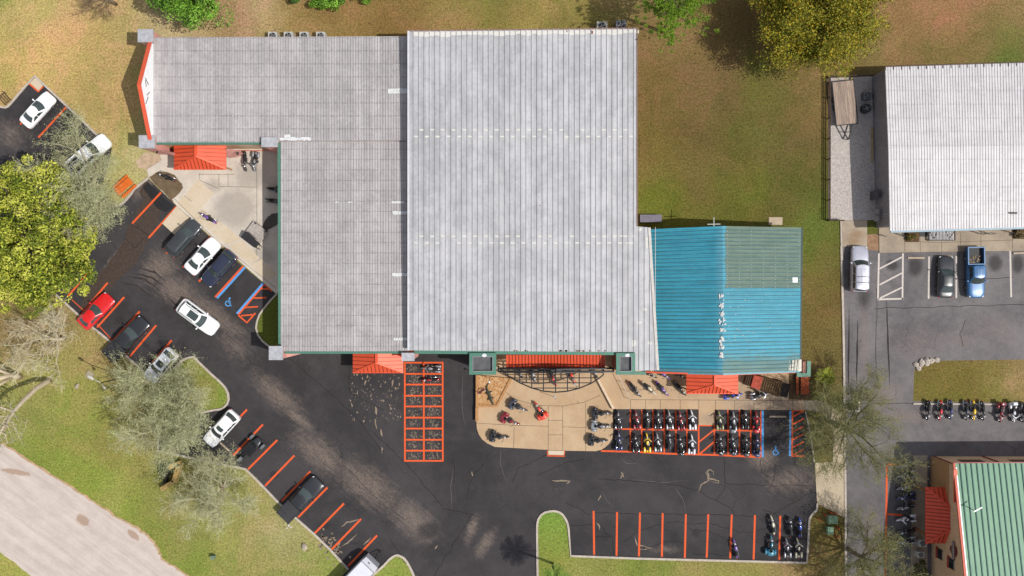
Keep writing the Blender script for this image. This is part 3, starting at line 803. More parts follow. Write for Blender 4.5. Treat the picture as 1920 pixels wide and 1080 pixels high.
# dark wet soil
t = NT('wet_soil')
f = t.noise(3.0, 5, 0.75); g = t.vor(5.0, 'F1')
c = t.mix(t.ramp(f, .3, .7), C(64, 52, 46), C(84, 70, 60)); c = t.mix(t.ramp(t.noise(8, 3, .8), .66, .8, 0, .4), c, C(130, 112, 95))
wet_m = t.out(t.scale_col(c, t.ramp(g, 0, .6, .85, 1.1)), .6, 0, .35)
mb = MB()
wl = ragged([(272,338),(290,356),(300,368),(304,386),(300,400),(290,432),(279,446),(268,470),(258,494),(245,503),(228,520),(216,530),(200,552),(178,572),(160,584),(148,582),(156,558),(170,535),(186,512),(200,500),(215,478),(232,450),(240,428),(252,405),(262,385),(270,372),(262,362),(266,348)], 5, 3)
mb.sheet(pts(wl[:-1], .009)); structure('wet_soil_patch', mb, wet_m)
mb = MB()
mb.sheet(pts(ragged([(276,340),(310,372),(327,388),(310,398),(295,392),(280,368),(268,352),(276,340)], 2, 3)[:-1], .0115))
structure('wet_asphalt_patch', mb, plain('wet_asphalt', C(40, 38, 40), .5, 0, .2, 2, .4, coords='world'))
# iron drains
def drain(px, py, wx, wy, frame, label):
    r = thing('drain_grate', P(px, py), label, 'drain')
    mb = MB(); mb.box((0, 0, .012), (wx, wy, .02)); mb.build('cover', plain('drain_iron', C(48, 46, 50), .6, .4, .3, 8), r)
    if frame:
        mb = MB()
        for s in (-1, 1): mb.box((0, s * (wy / 2 + .09), .014), (wx + .36, .18, .026)); mb.box((s * (wx / 2 + .09), 0, .014), (.178, wy, .026))
        mb.build('frame', KERB, r)
drain(1085, 1031, 1.1, .85, False, 'dark iron drain grate beside the orange stall lines at the lower kerb')
drain(1599.5, 762, 1.25, .9, True, 'drain grate in a pale square concrete frame beside the east kerb')
# ------------------------------------------------------------ buildings
ORG = plain('orange_metal', C(248, 98, 60), 0.45, 0.1, 0.07, 1.2, 0.4, coords='world')
ORG_TRIM = plain('orange_trim', C(240, 100, 66), 0.5, 0, 0.08, 3, 0.4, coords='world')
GREEN_TRIM = plain('green_trim', C(88, 138, 118), 0.5, 0.1, 0.12, 2, 0.4, coords='world')
PEACH = plain('peach_stucco', C(250, 216, 180), 0.9, 0, 0.1, 1.5, 0.2, coords='world')
PINK = plain('pink_stucco', C(240, 176, 164), 0.9, 0, 0.12, 1.5, 0.2, coords='world')
WHITE_M = plain('white_metal', (.84, .83, .83, 1), 0.5, 0.1, 0.08, 2, 0.4, coords='world')
CAPM = plain('weathered_cap', C(196, 196, 200), 0.6, 0.2, 0.2, 2.5, 0.3, coords='world')
DKMETAL = plain('dark_metal', (0.03, 0.03, 0.033, 1), 0.5, 0.4, 0.2, 4, 0.4)
SEAL = plain('white_sealant', C(236, 236, 236), 0.6, 0, 0.1, 4, 0.3, coords='world')
GREYROOF = plain('grey_membrane', C(106, 106, 108), 0.8, 0, 0.25, 1.6, 0.3, coords='world')

# --- west wing: low corrugated roofs
ZW = 5.0
west = thing('west_wing', P(560, 300), 'long L-shaped wing with a flat grey corrugated roof and a white pointed front', 'building')
def ribs(mb, x0, x1, step, zf, yf0, yf1, wd, ht, axis='x'):
    """Roof ribs as real raised strips; positions in photo pixels, zf(px,py) roof height."""
    x = x0
    while x < x1:
        a0, a1 = yf0(x), yf1(x)
        if a1 - a0 > 2:
            if axis == 'x':
                A = P(x, a0, zf(x, a0)); B = P(x, a1, zf(x, a1))
            else:
                A = P(a0, x, zf(a0, x)); B = P(a1, x, zf(a1, x))
            A.z += ht / 2; B.z += ht / 2
            mb.bar(A, B, wd, ht)
        x += step
cor1 = streaky('corrugated_upper', C(198, 192, 191), C(170, 164, 163), C(222, 216, 215), 'y', 24.4 / 16 * .952, 0.35, C(122, 112, 112), 0.6, 0.6, 0.15, panel=.98)
cor2 = streaky('corrugated_lower', C(198, 192, 191), C(172, 165, 164), C(222, 216, 215), 'y', 19.5 / 16 * .952, 0.1, C(124, 114, 114), 0.6, 0.6, 0.15, panel=.98)
mb = MB(); mb.prism([P(x, y, ZW) for x, y in [(287,70),(766,68),(766,263.5),(523,264),(523,267.5),(289,268)]], .18)
ribs(mb, 290, 765, 5.05, lambda x, y: ZW, lambda x: 70, lambda x: 267.4 if x < 522 else 263.2, .11, .085)
west_roof = mb.build('roof', cor1, west, world=True)
mb = MB(); mb.prism([P(x, y, ZW - .15) for x, y in [(525,265),(766,265),(766,659),(527,659)]], .18)
ribs(mb, 528, 765, 5.05, lambda x, y: ZW - .15, lambda x: 266, lambda x: 658.5, .11, .085)
west_roof_low = mb.build('roof', cor2, west, world=True)
mb = MB()
mb.prism([P(289,71,ZW-.2)+Vector((.1,-.35,0)), P(764,69.5,ZW-.2)+Vector((0,-.35,0)), P(764,264,ZW-.2), P(524,264,ZW-.2), P(524,268,ZW-.2)+Vector((0,.06,0)), P(290,268,ZW-.2)+Vector((.1,.06,0))], (0.0,))
mb.build('wall', PEACH, west, world=True)
mb = MB()
mb.prism([P(527,262,ZW-.4)+Vector((.3,0,0)), P(764,262,ZW-.4), P(764,658,ZW-.4)+Vector((0,.4,0)), P(527,658,ZW-.4)+Vector((.3,.4,0))], (0.0,))
mb.build('wall', PEACH, west, world=True)
mb = MB(); a = P(290, 269.5, ZW - .08); b = P(490, 269.3, ZW - .08); mb.bar(a, b, .22, .22); mb.build('gutter', GREEN_TRIM, west, world=True)
mb = MB(); mb.bar(P(523.6, 268, ZW - .2), P(525, 650, ZW - .2), .32, .22); mb.build('gutter', GREEN_TRIM, west, world=True)
mb = MB(); mb.bar(P(534, 661, ZW - .2), P(757, 661, ZW - .2), .26, .22); mb.build('gutter', GREEN_TRIM, west, world=True)
mb = MB()   # orange stripe along the foot of the south wall
mb.bar(P(292, 282.6, .35), P(520, 282.6, .35), .05, .14); mb.bar(P(292, 276, 2.6) + Vector((0, -.0, 0)), P(292, 276, 2.6) + Vector((.1, 0, 0)), .04, .04)
mb.build('trim_stripe', ORG_TRIM, west, world=True)
# sealant smears and screw rows on the roofs
mb = MB()
def blob(mb, c, rx, ry, n=12):
    a0 = random.uniform(0, 6)
    mb.add([(c.x + rx * random.uniform(.75, 1.15) * math.cos(a0 + 2 * math.pi * i / n), c.y + ry * random.uniform(.75, 1.15) * math.sin(a0 + 2 * math.pi * i / n), c.z) for i in range(n)], [tuple(range(n))])
def patch(mb, x0, y0, x1, y1, z, rag=0.6):
    top = []; n = max(3, int((x1 - x0) / 4))
    for i in range(n + 1): top.append((lerp(x0, x1, i / n), y0 + random.uniform(-rag, rag)))
    for i in range(n, -1, -1): top.append((lerp(x0, x1, i / n), y1 + random.uniform(-rag, rag)))
    mb.sheet([P(x, y, z) for x, y in top])
zt = ZW + .092
patch(mb, 727, 166, 764, 175, zt); patch(mb, 524, 257.5, 583, 263, zt, 1.4); patch(mb, 533, 252, 545, 258, zt, 1.2)
mb2 = MB()
for x0, y0, x1, y1 in ((736, 396, 765, 402), (735, 512, 765, 518.5), (738, 633, 765, 638), (734, 377, 758, 381), (628, 378, 633, 380), (652, 378, 661, 380)): patch(mb2, x0, y0, x1, y1, ZW - .15 + .092)
for k in range(8):
    for x in (738.5, 744, 749): blob(mb, P(x, 72.5 + 24.5 * k, zt), .045, .06, 6)
for k in range(20):
    for x in (737, 742, 747, 752, 757, 762): blob(mb2, P(x, 284 + 19.5 * k, ZW - .15 + .092), .035, .05, 6)
merge_into(west_roof, mb, SEAL); merge_into(west_roof_low, mb2, SEAL)
# pointed white front wall
xw = P(288.3, 0, ZW).x
ya, yb, yc = P(0, 80, 5.6).y, P(0, 160, 8.2).y, P(0, 262, 5.6).y
zA, zB = 5.6, 8.5
prof = [(ya, 0), (ya, zA), (yb, zB), (yc, zA), (yc, 0)]
mb = MB()
vs = [(xw - .3, y, z) for y, z in prof] + [(xw, y, z) for y, z in prof]
mb.add(vs, [(0, 1, 2, 3, 4), (9, 8, 7, 6, 5)] + [(i, i + 5, (i + 1) % 5 + 5, (i + 1) % 5) for i in range(5)])
mb.build('gable_wall', WHITE_M, west, world=True, fix=True)
mb = MB()
for (y0, z0), (y1, z1) in ((prof[1], prof[2]), (prof[2], prof[3])):
    mb.bar((xw - .16, y0, z0 + .06), (xw - .16, y1, z1 + .06), .42, .1)
mb.build('gable_cap', ORG_TRIM, west, world=True)
mb = MB()
for y, z0, z1, dy in ((yb + .45, 6.5, 7.3, .55), (yb - .3, 6.2, 6.9, -.5), (yb - .9, 6.6, 7.2, -.9), (yb + .1, 7.1, 7.3, .7)):
    mb = MB(); mb.bar((xw + .02, y, z0), (xw + .02, y + dy, z1), .05, .05); mb.build('wall_brace', DKMETAL, west, world=True)
def pilaster(root, x0, y0, x1, y1, z, mat, capm, flare=0.0):
    a = P(x0, y0, z); b = P(x1, y1, z)
    c = (a + b) / 2; sx, sy = abs(b.x - a.x), abs(b.y - a.y)
    mb = MB(); mb.box((c.x, c.y, (z - .2) / 2), (sx - .25, sy - .25, z - .2))
    o = mb.build('pilaster', mat, root, world=True)
    mb = MB(); mb.box((c.x, c.y, z - .1), (sx, sy, .2)); mb.box((c.x, c.y, z - .23), (sx - .12, sy - .12, .06))
    mb.build('pilaster_cap', capm, o, world=True)
pilaster(west, 258, 54.5, 287, 79, 5.7, PINK, CAPM)
pilaster(west, 260, 253.5, 290, 278, 5.7, PINK, CAPM)
pilaster(west, 490, 257, 520, 275.5, 5.7, PINK, CAPM)
pilaster(west, 504, 649, 530, 675, 5.7, PINK, CAPM)
pilaster(west, 753, 661.5, 777, 677, 5.7, PINK, CAPM)
# pink wing walls below the end pilasters
mb = MB(); mb.prism([P(290, 279, 4.2), P(322, 285, 4.2), P(326, 292, 2.6), P(288, 279.5, 4.2)], (0.0,)); mb.build('wing_wall', PINK, west, world=True, fix=True)
mb = MB(); mb.prism([P(424, 278, 3.4), P(446, 282, 3.0), P(443, 294, .4), P(424, 293, 1.5)], (0.0,)); mb.build('wing_wall', PINK, west, world=True, fix=True)
mb = MB(); mb.prism([P(530, 663, 3.6), P(566, 663, 3.6), P(535, 671, 3.0)], (0.0,)); mb.build('wing_wall', PINK, west, world=True, fix=True)

RIBM = plain('orange_seam', C(158, 62, 40), .5, .1, .1, 2, .4, coords='world')
def hip_awning(root, xl, xr, yt, ybm, xm, ya, ze, zr, step, mat=ORG, name='awning'):
    """Half-hipped metal awning on a south wall: eave corners xl/xr at ybm, ridge from wall (xm,yt) to apex (xm,ya)."""
    WL, WR = P(xl, yt, ze), P(xr, yt, ze); EL, ER = P(xl, ybm, ze), P(xr, ybm, ze)
    RW = P(xm, yt, zr); AP = P(xm, ya, zr)
    mb = MB()
    def slab(p):
        mb.prism([Vector(q) for q in p], .12)
    slab([WL, EL, AP, RW]); slab([EL, ER, AP]); slab([ER, WR, RW, AP])
    def rib_on(A, B):
        A = Vector(A) + Vector((0, 0, .03)); B = Vector(B) + Vector((0, 0, .03)); mb.mi = 1; mb.bar(A, B, .055, .07); mb.mi = 0
    n = max(3, int(abs(WL.y - EL.y) / step))
    for i in range(1, n):
        f = i / n
        for (W_, E_, ) in ((WL, EL), (WR, ER)):
            s = W_.lerp(E_, f)
            yy = s.y
            if yy > AP.y: e = Vector((AP.x, yy, zr))
            else:
                g = (yy - E_.y) / (AP.y - E_.y); e = Vector(E_).lerp(AP, g)
            rib_on(s, e)
    n = int(abs(ER.x - EL.x) / step)
    for i in range(1, n):
        s = EL.lerp(ER, i / n)
        g = min((s.x - EL.x) / (AP.x - EL.x), (ER.x - s.x) / (ER.x - AP.x))
        e = Vector((s.x, lerp(EL.y, AP.y, g), lerp(ze, zr, g)))
        rib_on(s, e)
    mb.bar(RW + Vector((0, 0, .05)), AP + Vector((0, 0, .05)), .3, .1); mb.bar(EL + Vector((0, 0, .05)), AP + Vector((0, 0, .05)), .16, .1); mb.bar(ER + Vector((0, 0, .05)), AP + Vector((0, 0, .05)), .16, .1)
    mb.bar(EL + Vector((0, -.02, -.06)), ER + Vector((0, -.02, -.06)), .1, .2)
    aw = mb.build(name, [mat, RIBM], root, world=True)
    for E_, s in ((EL, .25), (ER, -.25)):
        mb = MB(); mb.tube([(E_.x + s, E_.y + .3, 0), (E_.x + s, E_.y + .3, ze - .1)], .09, 8); mb.build('awning_post', plain('post_wood', C(200, 150, 96), .8, 0, .2, 3, .2), root, world=True)
hip_awning(west, 326, 424, 273, 317, 367, 292.5, 2.9, 4.1, .42)
hip_awning(west, 661.5, 756, 662, 698.5, 706, 680, 3.0, 4.2, .42)
mb = MB(); mb.tube([P(296, 286, 4.0), P(293, 284.5, 4.1)], .14, 8); mb.build('wall_lamp', DKMETAL, west, world=True); mb = MB(); mb.tube([P(447, 288, 3.0), P(444, 287.5, 3.1)], .16, 8); mb.build('wall_lamp', DKMETAL, west, world=True)

# --- main hall
def zmain(x, y): return 6.8 - 0.95 * (y - 55) / 605.0
hall = thing('main_hall', P(980, 360), 'largest building, a tall hall with a pale grey standing seam metal roof', 'building')
seam = streaky('standing_seam', C(198, 197, 199), C(168, 167, 169), C(224, 222, 223), 'y', None, 0, None, .5, .55, .15, panel=10.07 / 16 * .937, across=.5)
main_poly = [(765.5,58),(980,55.5),(1194,53),(1194.5,424.5),(1217,426.5),(1233,694),(1190,695.5),(1189,661),(980,659),(765.5,657)]
mb = MB(); mb.prism([P(x, y, zmain(x, y)) for x, y in main_poly], .22)
def ybot(x): return 657 + (x - 765.5) * .0083 if x < 1190 else 694.5
def ytop(x): return 58 - (x - 765.5) * .0117 if x < 1194 else 426.0
ribs(mb, 775.5, 1230, 10.07, zmain, ytop, lambda x: ybot(x) if x < 1217 else ybot(x), .06, .085)
hall_roof = mb.build('roof', seam, hall, world=True)
mb = MB()
wl = [(768,60),(1191,55),(1191,427),(1213,428),(1229,690),(1188,690),(1187,656),(768,653)]
mb.prism([P(x, y, 5.6) for x, y in wl], (0.0,)); mb.build('wall', PEACH, hall, world=True)
mb = MB()
mb.bar(P(765, 58, zmain(0, 58) - .02), P(1194, 53, zmain(0, 53) - .02), .12, .2); mb.bar(P(1194.6, 53, zmain(0, 53) - .02), P(1195, 424, zmain(0, 424) - .02), .10, .2)
mb.build('edge_trim', plain('rusty_edge', C(150, 118, 104), .8, .1, .3, 4, .3, coords='world'), hall, world=True)
mb = MB(); mb.bar(P(765.7, 58, zmain(0, 58) + .05), P(765.7, 657, zmain(0, 657) + .05), .2, .1); mb.build('edge_flashing', plain('pale_flashing', C(226, 226, 230), .5, .1, .1, 2, .4, coords='world'), hall, world=True)
mb = MB(); mb.bar(P(1217.5, 427, zmain(0, 427) + .05), P(1233.5, 694, zmain(0, 694) + .05), .3, .08)
mb.build('ridge_flashing', plain('cream_flashing', C(214, 208, 200), .6, .1, .15, 2, .4, coords='world'), hall, world=True)
mb = MB(); mb.bar(P(777, 660.2, 5.75), P(1190, 663, 5.75), .34, .24); mb.bar(P(1190, 699.5, 5.6), P(1211, 699.5, 5.6), .34, .24); mb.build('gutter', GREEN_TRIM, hall, world=True)
mb = MB()
for r0, (ya_, yb_) in enumerate(((243.5, 256), (443, 455.5))):
    k = 0; x = 775.5
    while x < 1188:
        yy = ya_ if k % 2 else yb_
        if random.random() > .08:
            patch(mb, x + 1.0, yy - 1.5, x + random.uniform(8.0, 9.4), yy + random.uniform(1.0, 1.8), zmain(x, yy) + .01, .35)
        x += 10.07; k += 1
x = 776
while x < 1190:
    patch(mb, x, 60 - (x - 766) * .0117, x + 9, random.uniform(66, 70) - (x - 766) * .0117, zmain(0, 63) + .012, .7); x += 10.07
for x0, y0, x1, y1 in ((1205, 577, 1213, 583), (1195, 602, 1203, 608), (1185, 638, 1192, 649), (1214, 640, 1222, 646), (1162, 441, 1170, 444), (1173, 454, 1181, 457), (1184, 441, 1191, 444), (1196, 428, 1203, 433), (1211, 440, 1215, 466)): patch(mb, x0, y0, x1, y1, zmain(x0, (y0 + y1) / 2) + .012, .4)
merge_into(hall_roof, mb, plain('cream_sealant', C(234, 230, 221), .7, 0, .12, 5, .3, coords='world'))
mb = MB()
for k in range(16):
    x = random.uniform(960, 1140); patch(mb, x, 656.5, x + random.uniform(2, 6), 659, zmain(0, 658) + .013, .8)
patch(mb, 1107, 57, 1112, 64, zmain(0, 60) + .014, 1.2); patch(mb, 1062, 57, 1064, 60, zmain(0, 60) + .014, .6); patch(mb, 1012, 384, 1014, 386, 6.3, .3)
merge_into(hall_roof, mb, plain('rust', C(138, 92, 74), .9, 0, .3, 5, .2, coords='world'))
# two green framed entrance towers with grey tops
def tower(x0, y0, x1, y1):
    z = 6.25
    a = P(x0, y0, z); b = P(x1, y1, z); c = (a + b) / 2; sx, sy = abs(b.x - a.x), abs(b.y - a.y)
    mb = MB(); mb.box((c.x, c.y, (z - .45) / 2), (sx - .5, sy - .5, z - .45)); o = mb.build('entrance_tower', plain('tower_red', C(165, 95, 80), .85, 0, .15, 2, .2, coords='world'), hall, world=True)
    t_ = .38
    mb = MB()
    mb.box((c.x, a.y - t_ / 2, z - .2), (sx, t_, .42)); mb.box((c.x, b.y + t_ / 2, z - .2), (sx, t_, .42))
    mb.box((a.x + t_ / 2, c.y, z - .2), (t_, sy - 2 * t_, .42)); mb.box((b.x - t_ / 2, c.y, z - .2), (t_, sy - 2 * t_, .42))
    mb.build('tower_parapet', GREEN_TRIM, o, world=True)
    mb = MB(); mb.box((c.x, c.y, z - .36), (sx - .76, sy - .76, .1))
    mb.build('tower_roof', GREYROOF, o, world=True)
    mb = MB()
    u, v = sx - .72, sy - .72
    mb.box((c.x, c.y + v / 2 - .03, z + .03), (u, .07, .05)); mb.box((c.x - u / 2 + .03, c.y, z + .03), (.07, v - .15, .05)); mb.box((c.x + u / 2 - .03, c.y, z + .03), (.07, v - .15, .05)); mb.box((c.x, c.y - v / 2 + .03, z + .03), (u, .07, .05))
    mb.build('tower_flashing', plain('zinc_flashing', C(160, 160, 162), .5, .2, .15, 3, .3, coords='world'), o, world=True)
    mb = MB(); blob(mb, Vector((c.x + random.uniform(-.2, .2), a.y - .25, z + .06)), .28, .2); mb.build('roof_stain', SEAL, o, world=True)
tower(880, 662, 930.5, 702.5); tower(1155.5, 662, 1191, 702.5)
# long orange canopy between the towers
mb = MB()
cz0, cz1 = 3.4, 4.1
mb.prism([P(949, 665.5, cz1), P(1134.5, 665.5, cz1), P(1134.5, 688.5, cz0), P(949, 688.5, cz0)], .12)
x = 955
mb.mi = 1
while x < 1133:
    mb.bar(P(x, 666, cz1 + .03), P(x, 688, cz0 + .03), .06, .07); x += 6.05
mb.mi = 0
mb.bar(P(949, 688.6, cz0 - .03), P(1134.5, 688.6, cz0 - .03), .1, .2)
mb.build('canopy', [ORG, RIBM], hall, world=True)
# black steel sign truss in front of the canopy
tr = MB()
zt0, zt1 = 3.7, 5.1
def TX(px): return (px - 960) / PPM * .96
yt = P(0, 690, 3.9).y
BL = Vector((TX(934), yt, zt0)); BR = Vector((TX(1150), yt, zt0))
TL = Vector((TX(934), yt, zt1 - .45)); TR = Vector((TX(1150), yt, zt1 - .45)); TP = Vector((TX(1042), yt, zt1 + .55))
for dy in (0, -.35):
    o_ = Vector((0, dy, 0))
    tr.bar(BL + o_, BR + o_, .12, .12); tr.bar(TL + o_, TP + o_, .14, .14); tr.bar(TP + o_, TR + o_, .14, .14)
    for k in range(11):
        f = k / 10
        top = TL.lerp(TP, f * 2) if f < .5 else TP.lerp(TR, f * 2 - 1)
        bot = BL.lerp(BR, f)
        tr.bar(bot + o_, top + o_, .07, .07)
        if k < 10:
            f2 = (k + 1) / 10
            tp2 = TL.lerp(TP, f2 * 2) if f2 < .5 else TP.lerp(TR, f2 * 2 - 1)
            tr.bar((bot if k % 2 else top) + o_, (tp2 if k % 2 else BL.lerp(BR, f2)) + o_, .06, .06)
for k in range(11):
    f = k / 10
    top = TL.lerp(TP, f * 2) if f < .5 else TP.lerp(TR, f * 2 - 1)
    tr.bar(top, top + Vector((0, -.35, 0)), .07, .07); tr.bar(BL.lerp(BR, f), BL.lerp(BR, f) + Vector((0, -.35, 0)), .07, .07)
for f in (.0, 1.0): tr.bar((BL.lerp(BR, f).x, yt - .17, 0), (BL.lerp(BR, f).x, yt - .17, zt1 - .3), .14, .14)
truss = tr.build('sign_truss', plain('black_steel', (0.02, 0.02, 0.022, 1), .5, .5, .2, 4, .4), hall, world=True)
mb = MB()
ctr = Vector((TX(1042), yt - .17, 4.55))
out = [(-2.0, .25), (-1.1, .45), (-.55, .95), (.55, .95), (1.1, .45), (2.0, .25), (2.0, -.25), (1.0, -.45), (0, -1.0), (-1.0, -.45), (-2.0, -.25)]
vs = [(ctr.x + x, ctr.y + .11, ctr.z + z) for x, z in out] + [(ctr.x + x, ctr.y - .11, ctr.z + z) for x, z in out]
n = len(out)
mb.add(vs, [tuple(range(n)), tuple(range(2 * n - 1, n - 1, -1))] + [(i, i + n, (i + 1) % n + n, (i + 1) % n) for i in range(n)])
mb.build('sign_board', plain('sign_charcoal', (0.045, 0.043, 0.045, 1), .5, .2, .15, 3, .4), truss, world=True, fix=True)

# --- annex with the blue painted metal roof
ann = thing('blue_roof_annex', P(1360, 560), 'annex with a ridged blue metal roof, part of it faded to grey green', 'building')
def annex_mat(side):
    t = NT('blue_roof_' + side)
    x = t.sep()
    st = t.noise(1.0, 6, .75, t.mapped(scale=(.25, 3.0, 1)))
    sp = t.noise(1.0, 6, .85, t.mapped(scale=(1.3, 5.0, 1)))
    big = t.noise(.5, 5, .7)
    blue = t.mix(t.ramp(st, .3, .7), C(46, 146, 172), C(66, 164, 186))
    fade = t.mix(t.ramp(st, .3, .7), C(82, 108, 92), C(112, 130, 112))
    wn = t.n.new('ShaderNodeTexWhiteNoise'); wn.noise_dimensions = '1D'
    t.link(t.math('FLOOR', t.math('DIVIDE', x[1], .42)), wn.inputs['W'])
    blue = t.scale_col(blue, t.ramp(wn.outputs['Value'], 0, 1, .92, 1.07))
    brown = C(132, 134, 112)
    c = t.mix(t.math('MULTIPLY', t.ramp(sp, .60, .66), .6), blue, brown)
    if side == 'east':
        # the upper half was never painted; brush edge is ragged
        yb_ = P(0, 540, 5.0).y
        wob = t.math('MULTIPLY', t.math('SUBTRACT', t.noise(2.0, 3, .6), .5), .5)
        m1 = t.ramp(t.math('ADD', x[1], wob), yb_ - .12, yb_ + .12)
        xe = t.math('ADD', x[0], t.math('MULTIPLY', t.math('SUBTRACT', t.noise(1.2, 4, .7), .5), 1.2))
        m1 = t.math('MULTIPLY', m1, t.ramp(xe, P(1358, 0, 5.9).x, P(1363, 0, 5.9).x))
        y2 = P(0, 676, 4.5).y
        m2 = t.math('MULTIPLY', t.ramp(t.math('ADD', x[1], t.math('MULTIPLY', t.math('SUBTRACT', t.noise(1.1, 5, .8, t.mapped(scale=(.35, 2, 1))), .5), 4.2)), y2 - .5, y2 + 1.3, 1.0, 0.0), .8)
        c = t.mix(t.math('MAXIMUM', m1, m2), c, fade)
    else:
        m2 = t.math('MULTIPLY', t.ramp(x[1], P(0, 694, 4.5).y, P(0, 688, 4.5).y, 1.0, 0.0), .35)
        c = t.mix(m2, c, brown)
        pale = t.math('MULTIPLY', t.ramp(t.math('ADD', x[0], t.math('MULTIPLY', t.math('SUBTRACT', t.noise(1.8, 5, .8), .5), .8)), P(1338, 0, 5.9).x, P(1356, 0, 5.9).x), .6)
        c = t.mix(pale, c, C(120, 180, 200))
    seam_ = t.math('FRACT', t.math('DIVIDE', x[1], .42))
    ln = t.ramp(t.math('ABSOLUTE', t.math('SUBTRACT', seam_, .5)), .06, .13, 1, 0)
    c = t.mix(t.math('MULTIPLY', ln, t.ramp(t.noise(.8, 4, .8, t.mapped(scale=(.4, 3, 1))), .3, .6, .15, .55)), c, C(56, 92, 96))
    c = t.scale_col(c, t.ramp(big, .3, .7, .93, 1.06))
    return t.out(c, .55, .1, .35)
zr_, zwst, zest = 6.0, 4.4, 3.9
NWp, NR, NE = P(1214, 430, zwst), P(1355, 423.7, zr_), P(1503, 426.5, zest)
SWp, SR, SE = P(1228, 697.5, zwst), P(1355, 700.5, zr_), P(1500, 695.5, zest)
def slope(name, A, B, Cc, D, mat):
    """A,B along the eave (north, south), D,C along the ridge."""
    mb = MB(); mb.prism([A, B, Cc, D], .14)
    n = int((A.y - B.y) / .42)
    for i in range(1, n):
        f = i / n
        mb.mi = 1; mb.bar(A.lerp(B, f) + Vector((0, 0, .02)), D.lerp(Cc, f) + Vector((0, 0, .02)), .06, .05); mb.mi = 0
    return mb.build(name, [mat, plain('teal_seam', C(52, 104, 116), .6, .1, .3, 2, .3, coords='world')], ann, world=True)
slope('roof', NWp, SWp, SR, NR, annex_mat('west'))
ann_east = slope('roof', NE, SE, SR, NR, annex_mat('east'))
mb = MB()
prf = [NWp + Vector((.2, -.35, -.16)), SWp + Vector((.2, .35, -.16)), SE + Vector((-.35, .35, -.16)), NE + Vector((-.35, -.35, -.16))]
prf = [Vector((p.x, p.y, zest - .2)) for p in prf]
mb.prism(prf, (0.0,))
for yN, dy in ((NWp.y - .35, .0), (SWp.y + .35, 0)):
    a, b, c_ = Vector((NWp.x + .4, yN, zest - .2)), Vector((NE.x - .4, yN, zest - .2)), Vector((NR.x, yN, zr_ - .25))
    mb.prism([a + Vector((0, .06, 0)), a, b, b + Vector((0, .06, 0))], .3)
    sgn = -1 if yN > 0 else 1
    mb.add([a, b, c_, a + Vector((0, .1 * sgn, 0)), b + Vector((0, .1 * sgn, 0)), c_ + Vector((0, .1 * sgn, 0))], [(0, 1, 2), (5, 4, 3), (0, 3, 4, 1), (1, 4, 5, 2), (2, 5, 3, 0)])
mb.build('wall', PEACH, ann, world=True)
mb = MB(); mb.bar(P(1207, 697.5, zwst - .1), P(1355, 702.5, zr_ - .15), .18, .2); mb.bar(P(1355, 702.5, zr_ - .15), P(1497, 697.5, zest - .1), .16, .2); mb.build('fascia', ORG_TRIM, ann, world=True)
mb = MB(); mb.bar(SWp + Vector((0, -.04, .05)), SR + Vector((0, -.04, .05)), .22, .08); mb.bar(SR + Vector((0, -.04, .05)), SE + Vector((0, -.04, .05)), .22, .08); mb.build('rake_trim', plain('teal_trim', C(96, 150, 160), .5, .1, .12, 2, .4, coords='world'), ann, world=True)
mb = MB(); mb.bar(NE + Vector((.06, 0, -.05)), SE + Vector((.06, 0, -.05)), .16, .16); mb.build('gutter', plain('dark_gutter', C(58, 70, 72), .5, .3, .2, 2, .4, coords='world'), ann, world=True)
mb = MB()
def zan(px_): return lerp(zr_, zest, max(0, (px_ - 1355) / 146.0)) if px_ > 1355 else lerp(zr_, zwst, (1355 - px_) / 130.0)
for yy, rx in ((557, 5), (573, 5), (589, 6), (603, 6), (620, 7), (636, 5), (653, 4.5), (666, 3)):
    for k in range(9): 
        x = 1354 + random.gauss(0, rx * .45); blob(mb, P(x, yy + random.gauss(0, 3.4), zr_ - .0 + .075 - abs(x - 1355) * .012), random.uniform(.05, .17), random.uniform(.06, .2), 7)
for k in range(40):
    x = 1362 + abs(random.gauss(0, 45)); yy = random.uniform(550, 660)
    if x < 1496: blob(mb, P(x, yy, zan(x) + .05), random.uniform(.03, .08), random.uniform(.03, .06), 6)
for row in range(16):
    for col_ in range(7):
        blob(mb, P(1364 + 22.5 * col_ + random.uniform(-.5, .5), 433 + 7 * row, zan(1364 + 22.5 * col_) + .05), .035, .05, 6)
merge_into(ann_east, mb, plain('pale_sealant', C(222, 222, 218), .7, 0, .12, 5, .3, coords='world'))
hip_awning(ann, 1287, 1384, 701.5, 737.5, 1341, 722, 2.9, 3.9, .42)
# grey sheet roof and green boxed corner by the red tables
mb = MB(); mb.prism([P(1478, 674, 4.15), P(1503, 674, 4.0), P(1503, 696, 4.0), P(1467, 696, 4.3)], .06)
for k in range(4): mb.bar(P(1480 + k * 6, 675, 4.2), P(1478 + k * 6, 696, 4.25), .05, .06)
mb.build('patch_roof', plain('bare_zinc', C(180, 178, 166), .5, .3, .3, 1.2, .4, coords='world'), ann, world=True)
mb = MB(); mb.prism([P(1505, 678, 4.0), P(1520, 677.5, 4.0), P(1519, 706, 4.0), P(1512, 700, 4.0), P(1505, 699, 4.0)], (0.0,)); mb.build('corner_wall', plain('corner_stucco', C(176, 130, 112), .9, 0, .15, 2, .2, coords='world'), ann, world=True)
mb = MB(); mb.bar(P(1516.5, 677, 4.1), P(1516, 706, 4.1), .42, .12); mb.bar(P(1494, 702.8, 4.11), P(1514, 703.2, 4.11), .44, .12); mb.build('corner_coping', GREEN_TRIM, ann, world=True)
mb = MB(); mb.box(tuple(P(1490.5, 525, 4.1)), (.55, .55, .12)); mb.build('roof_vent', WHITE_M, ann, world=True)

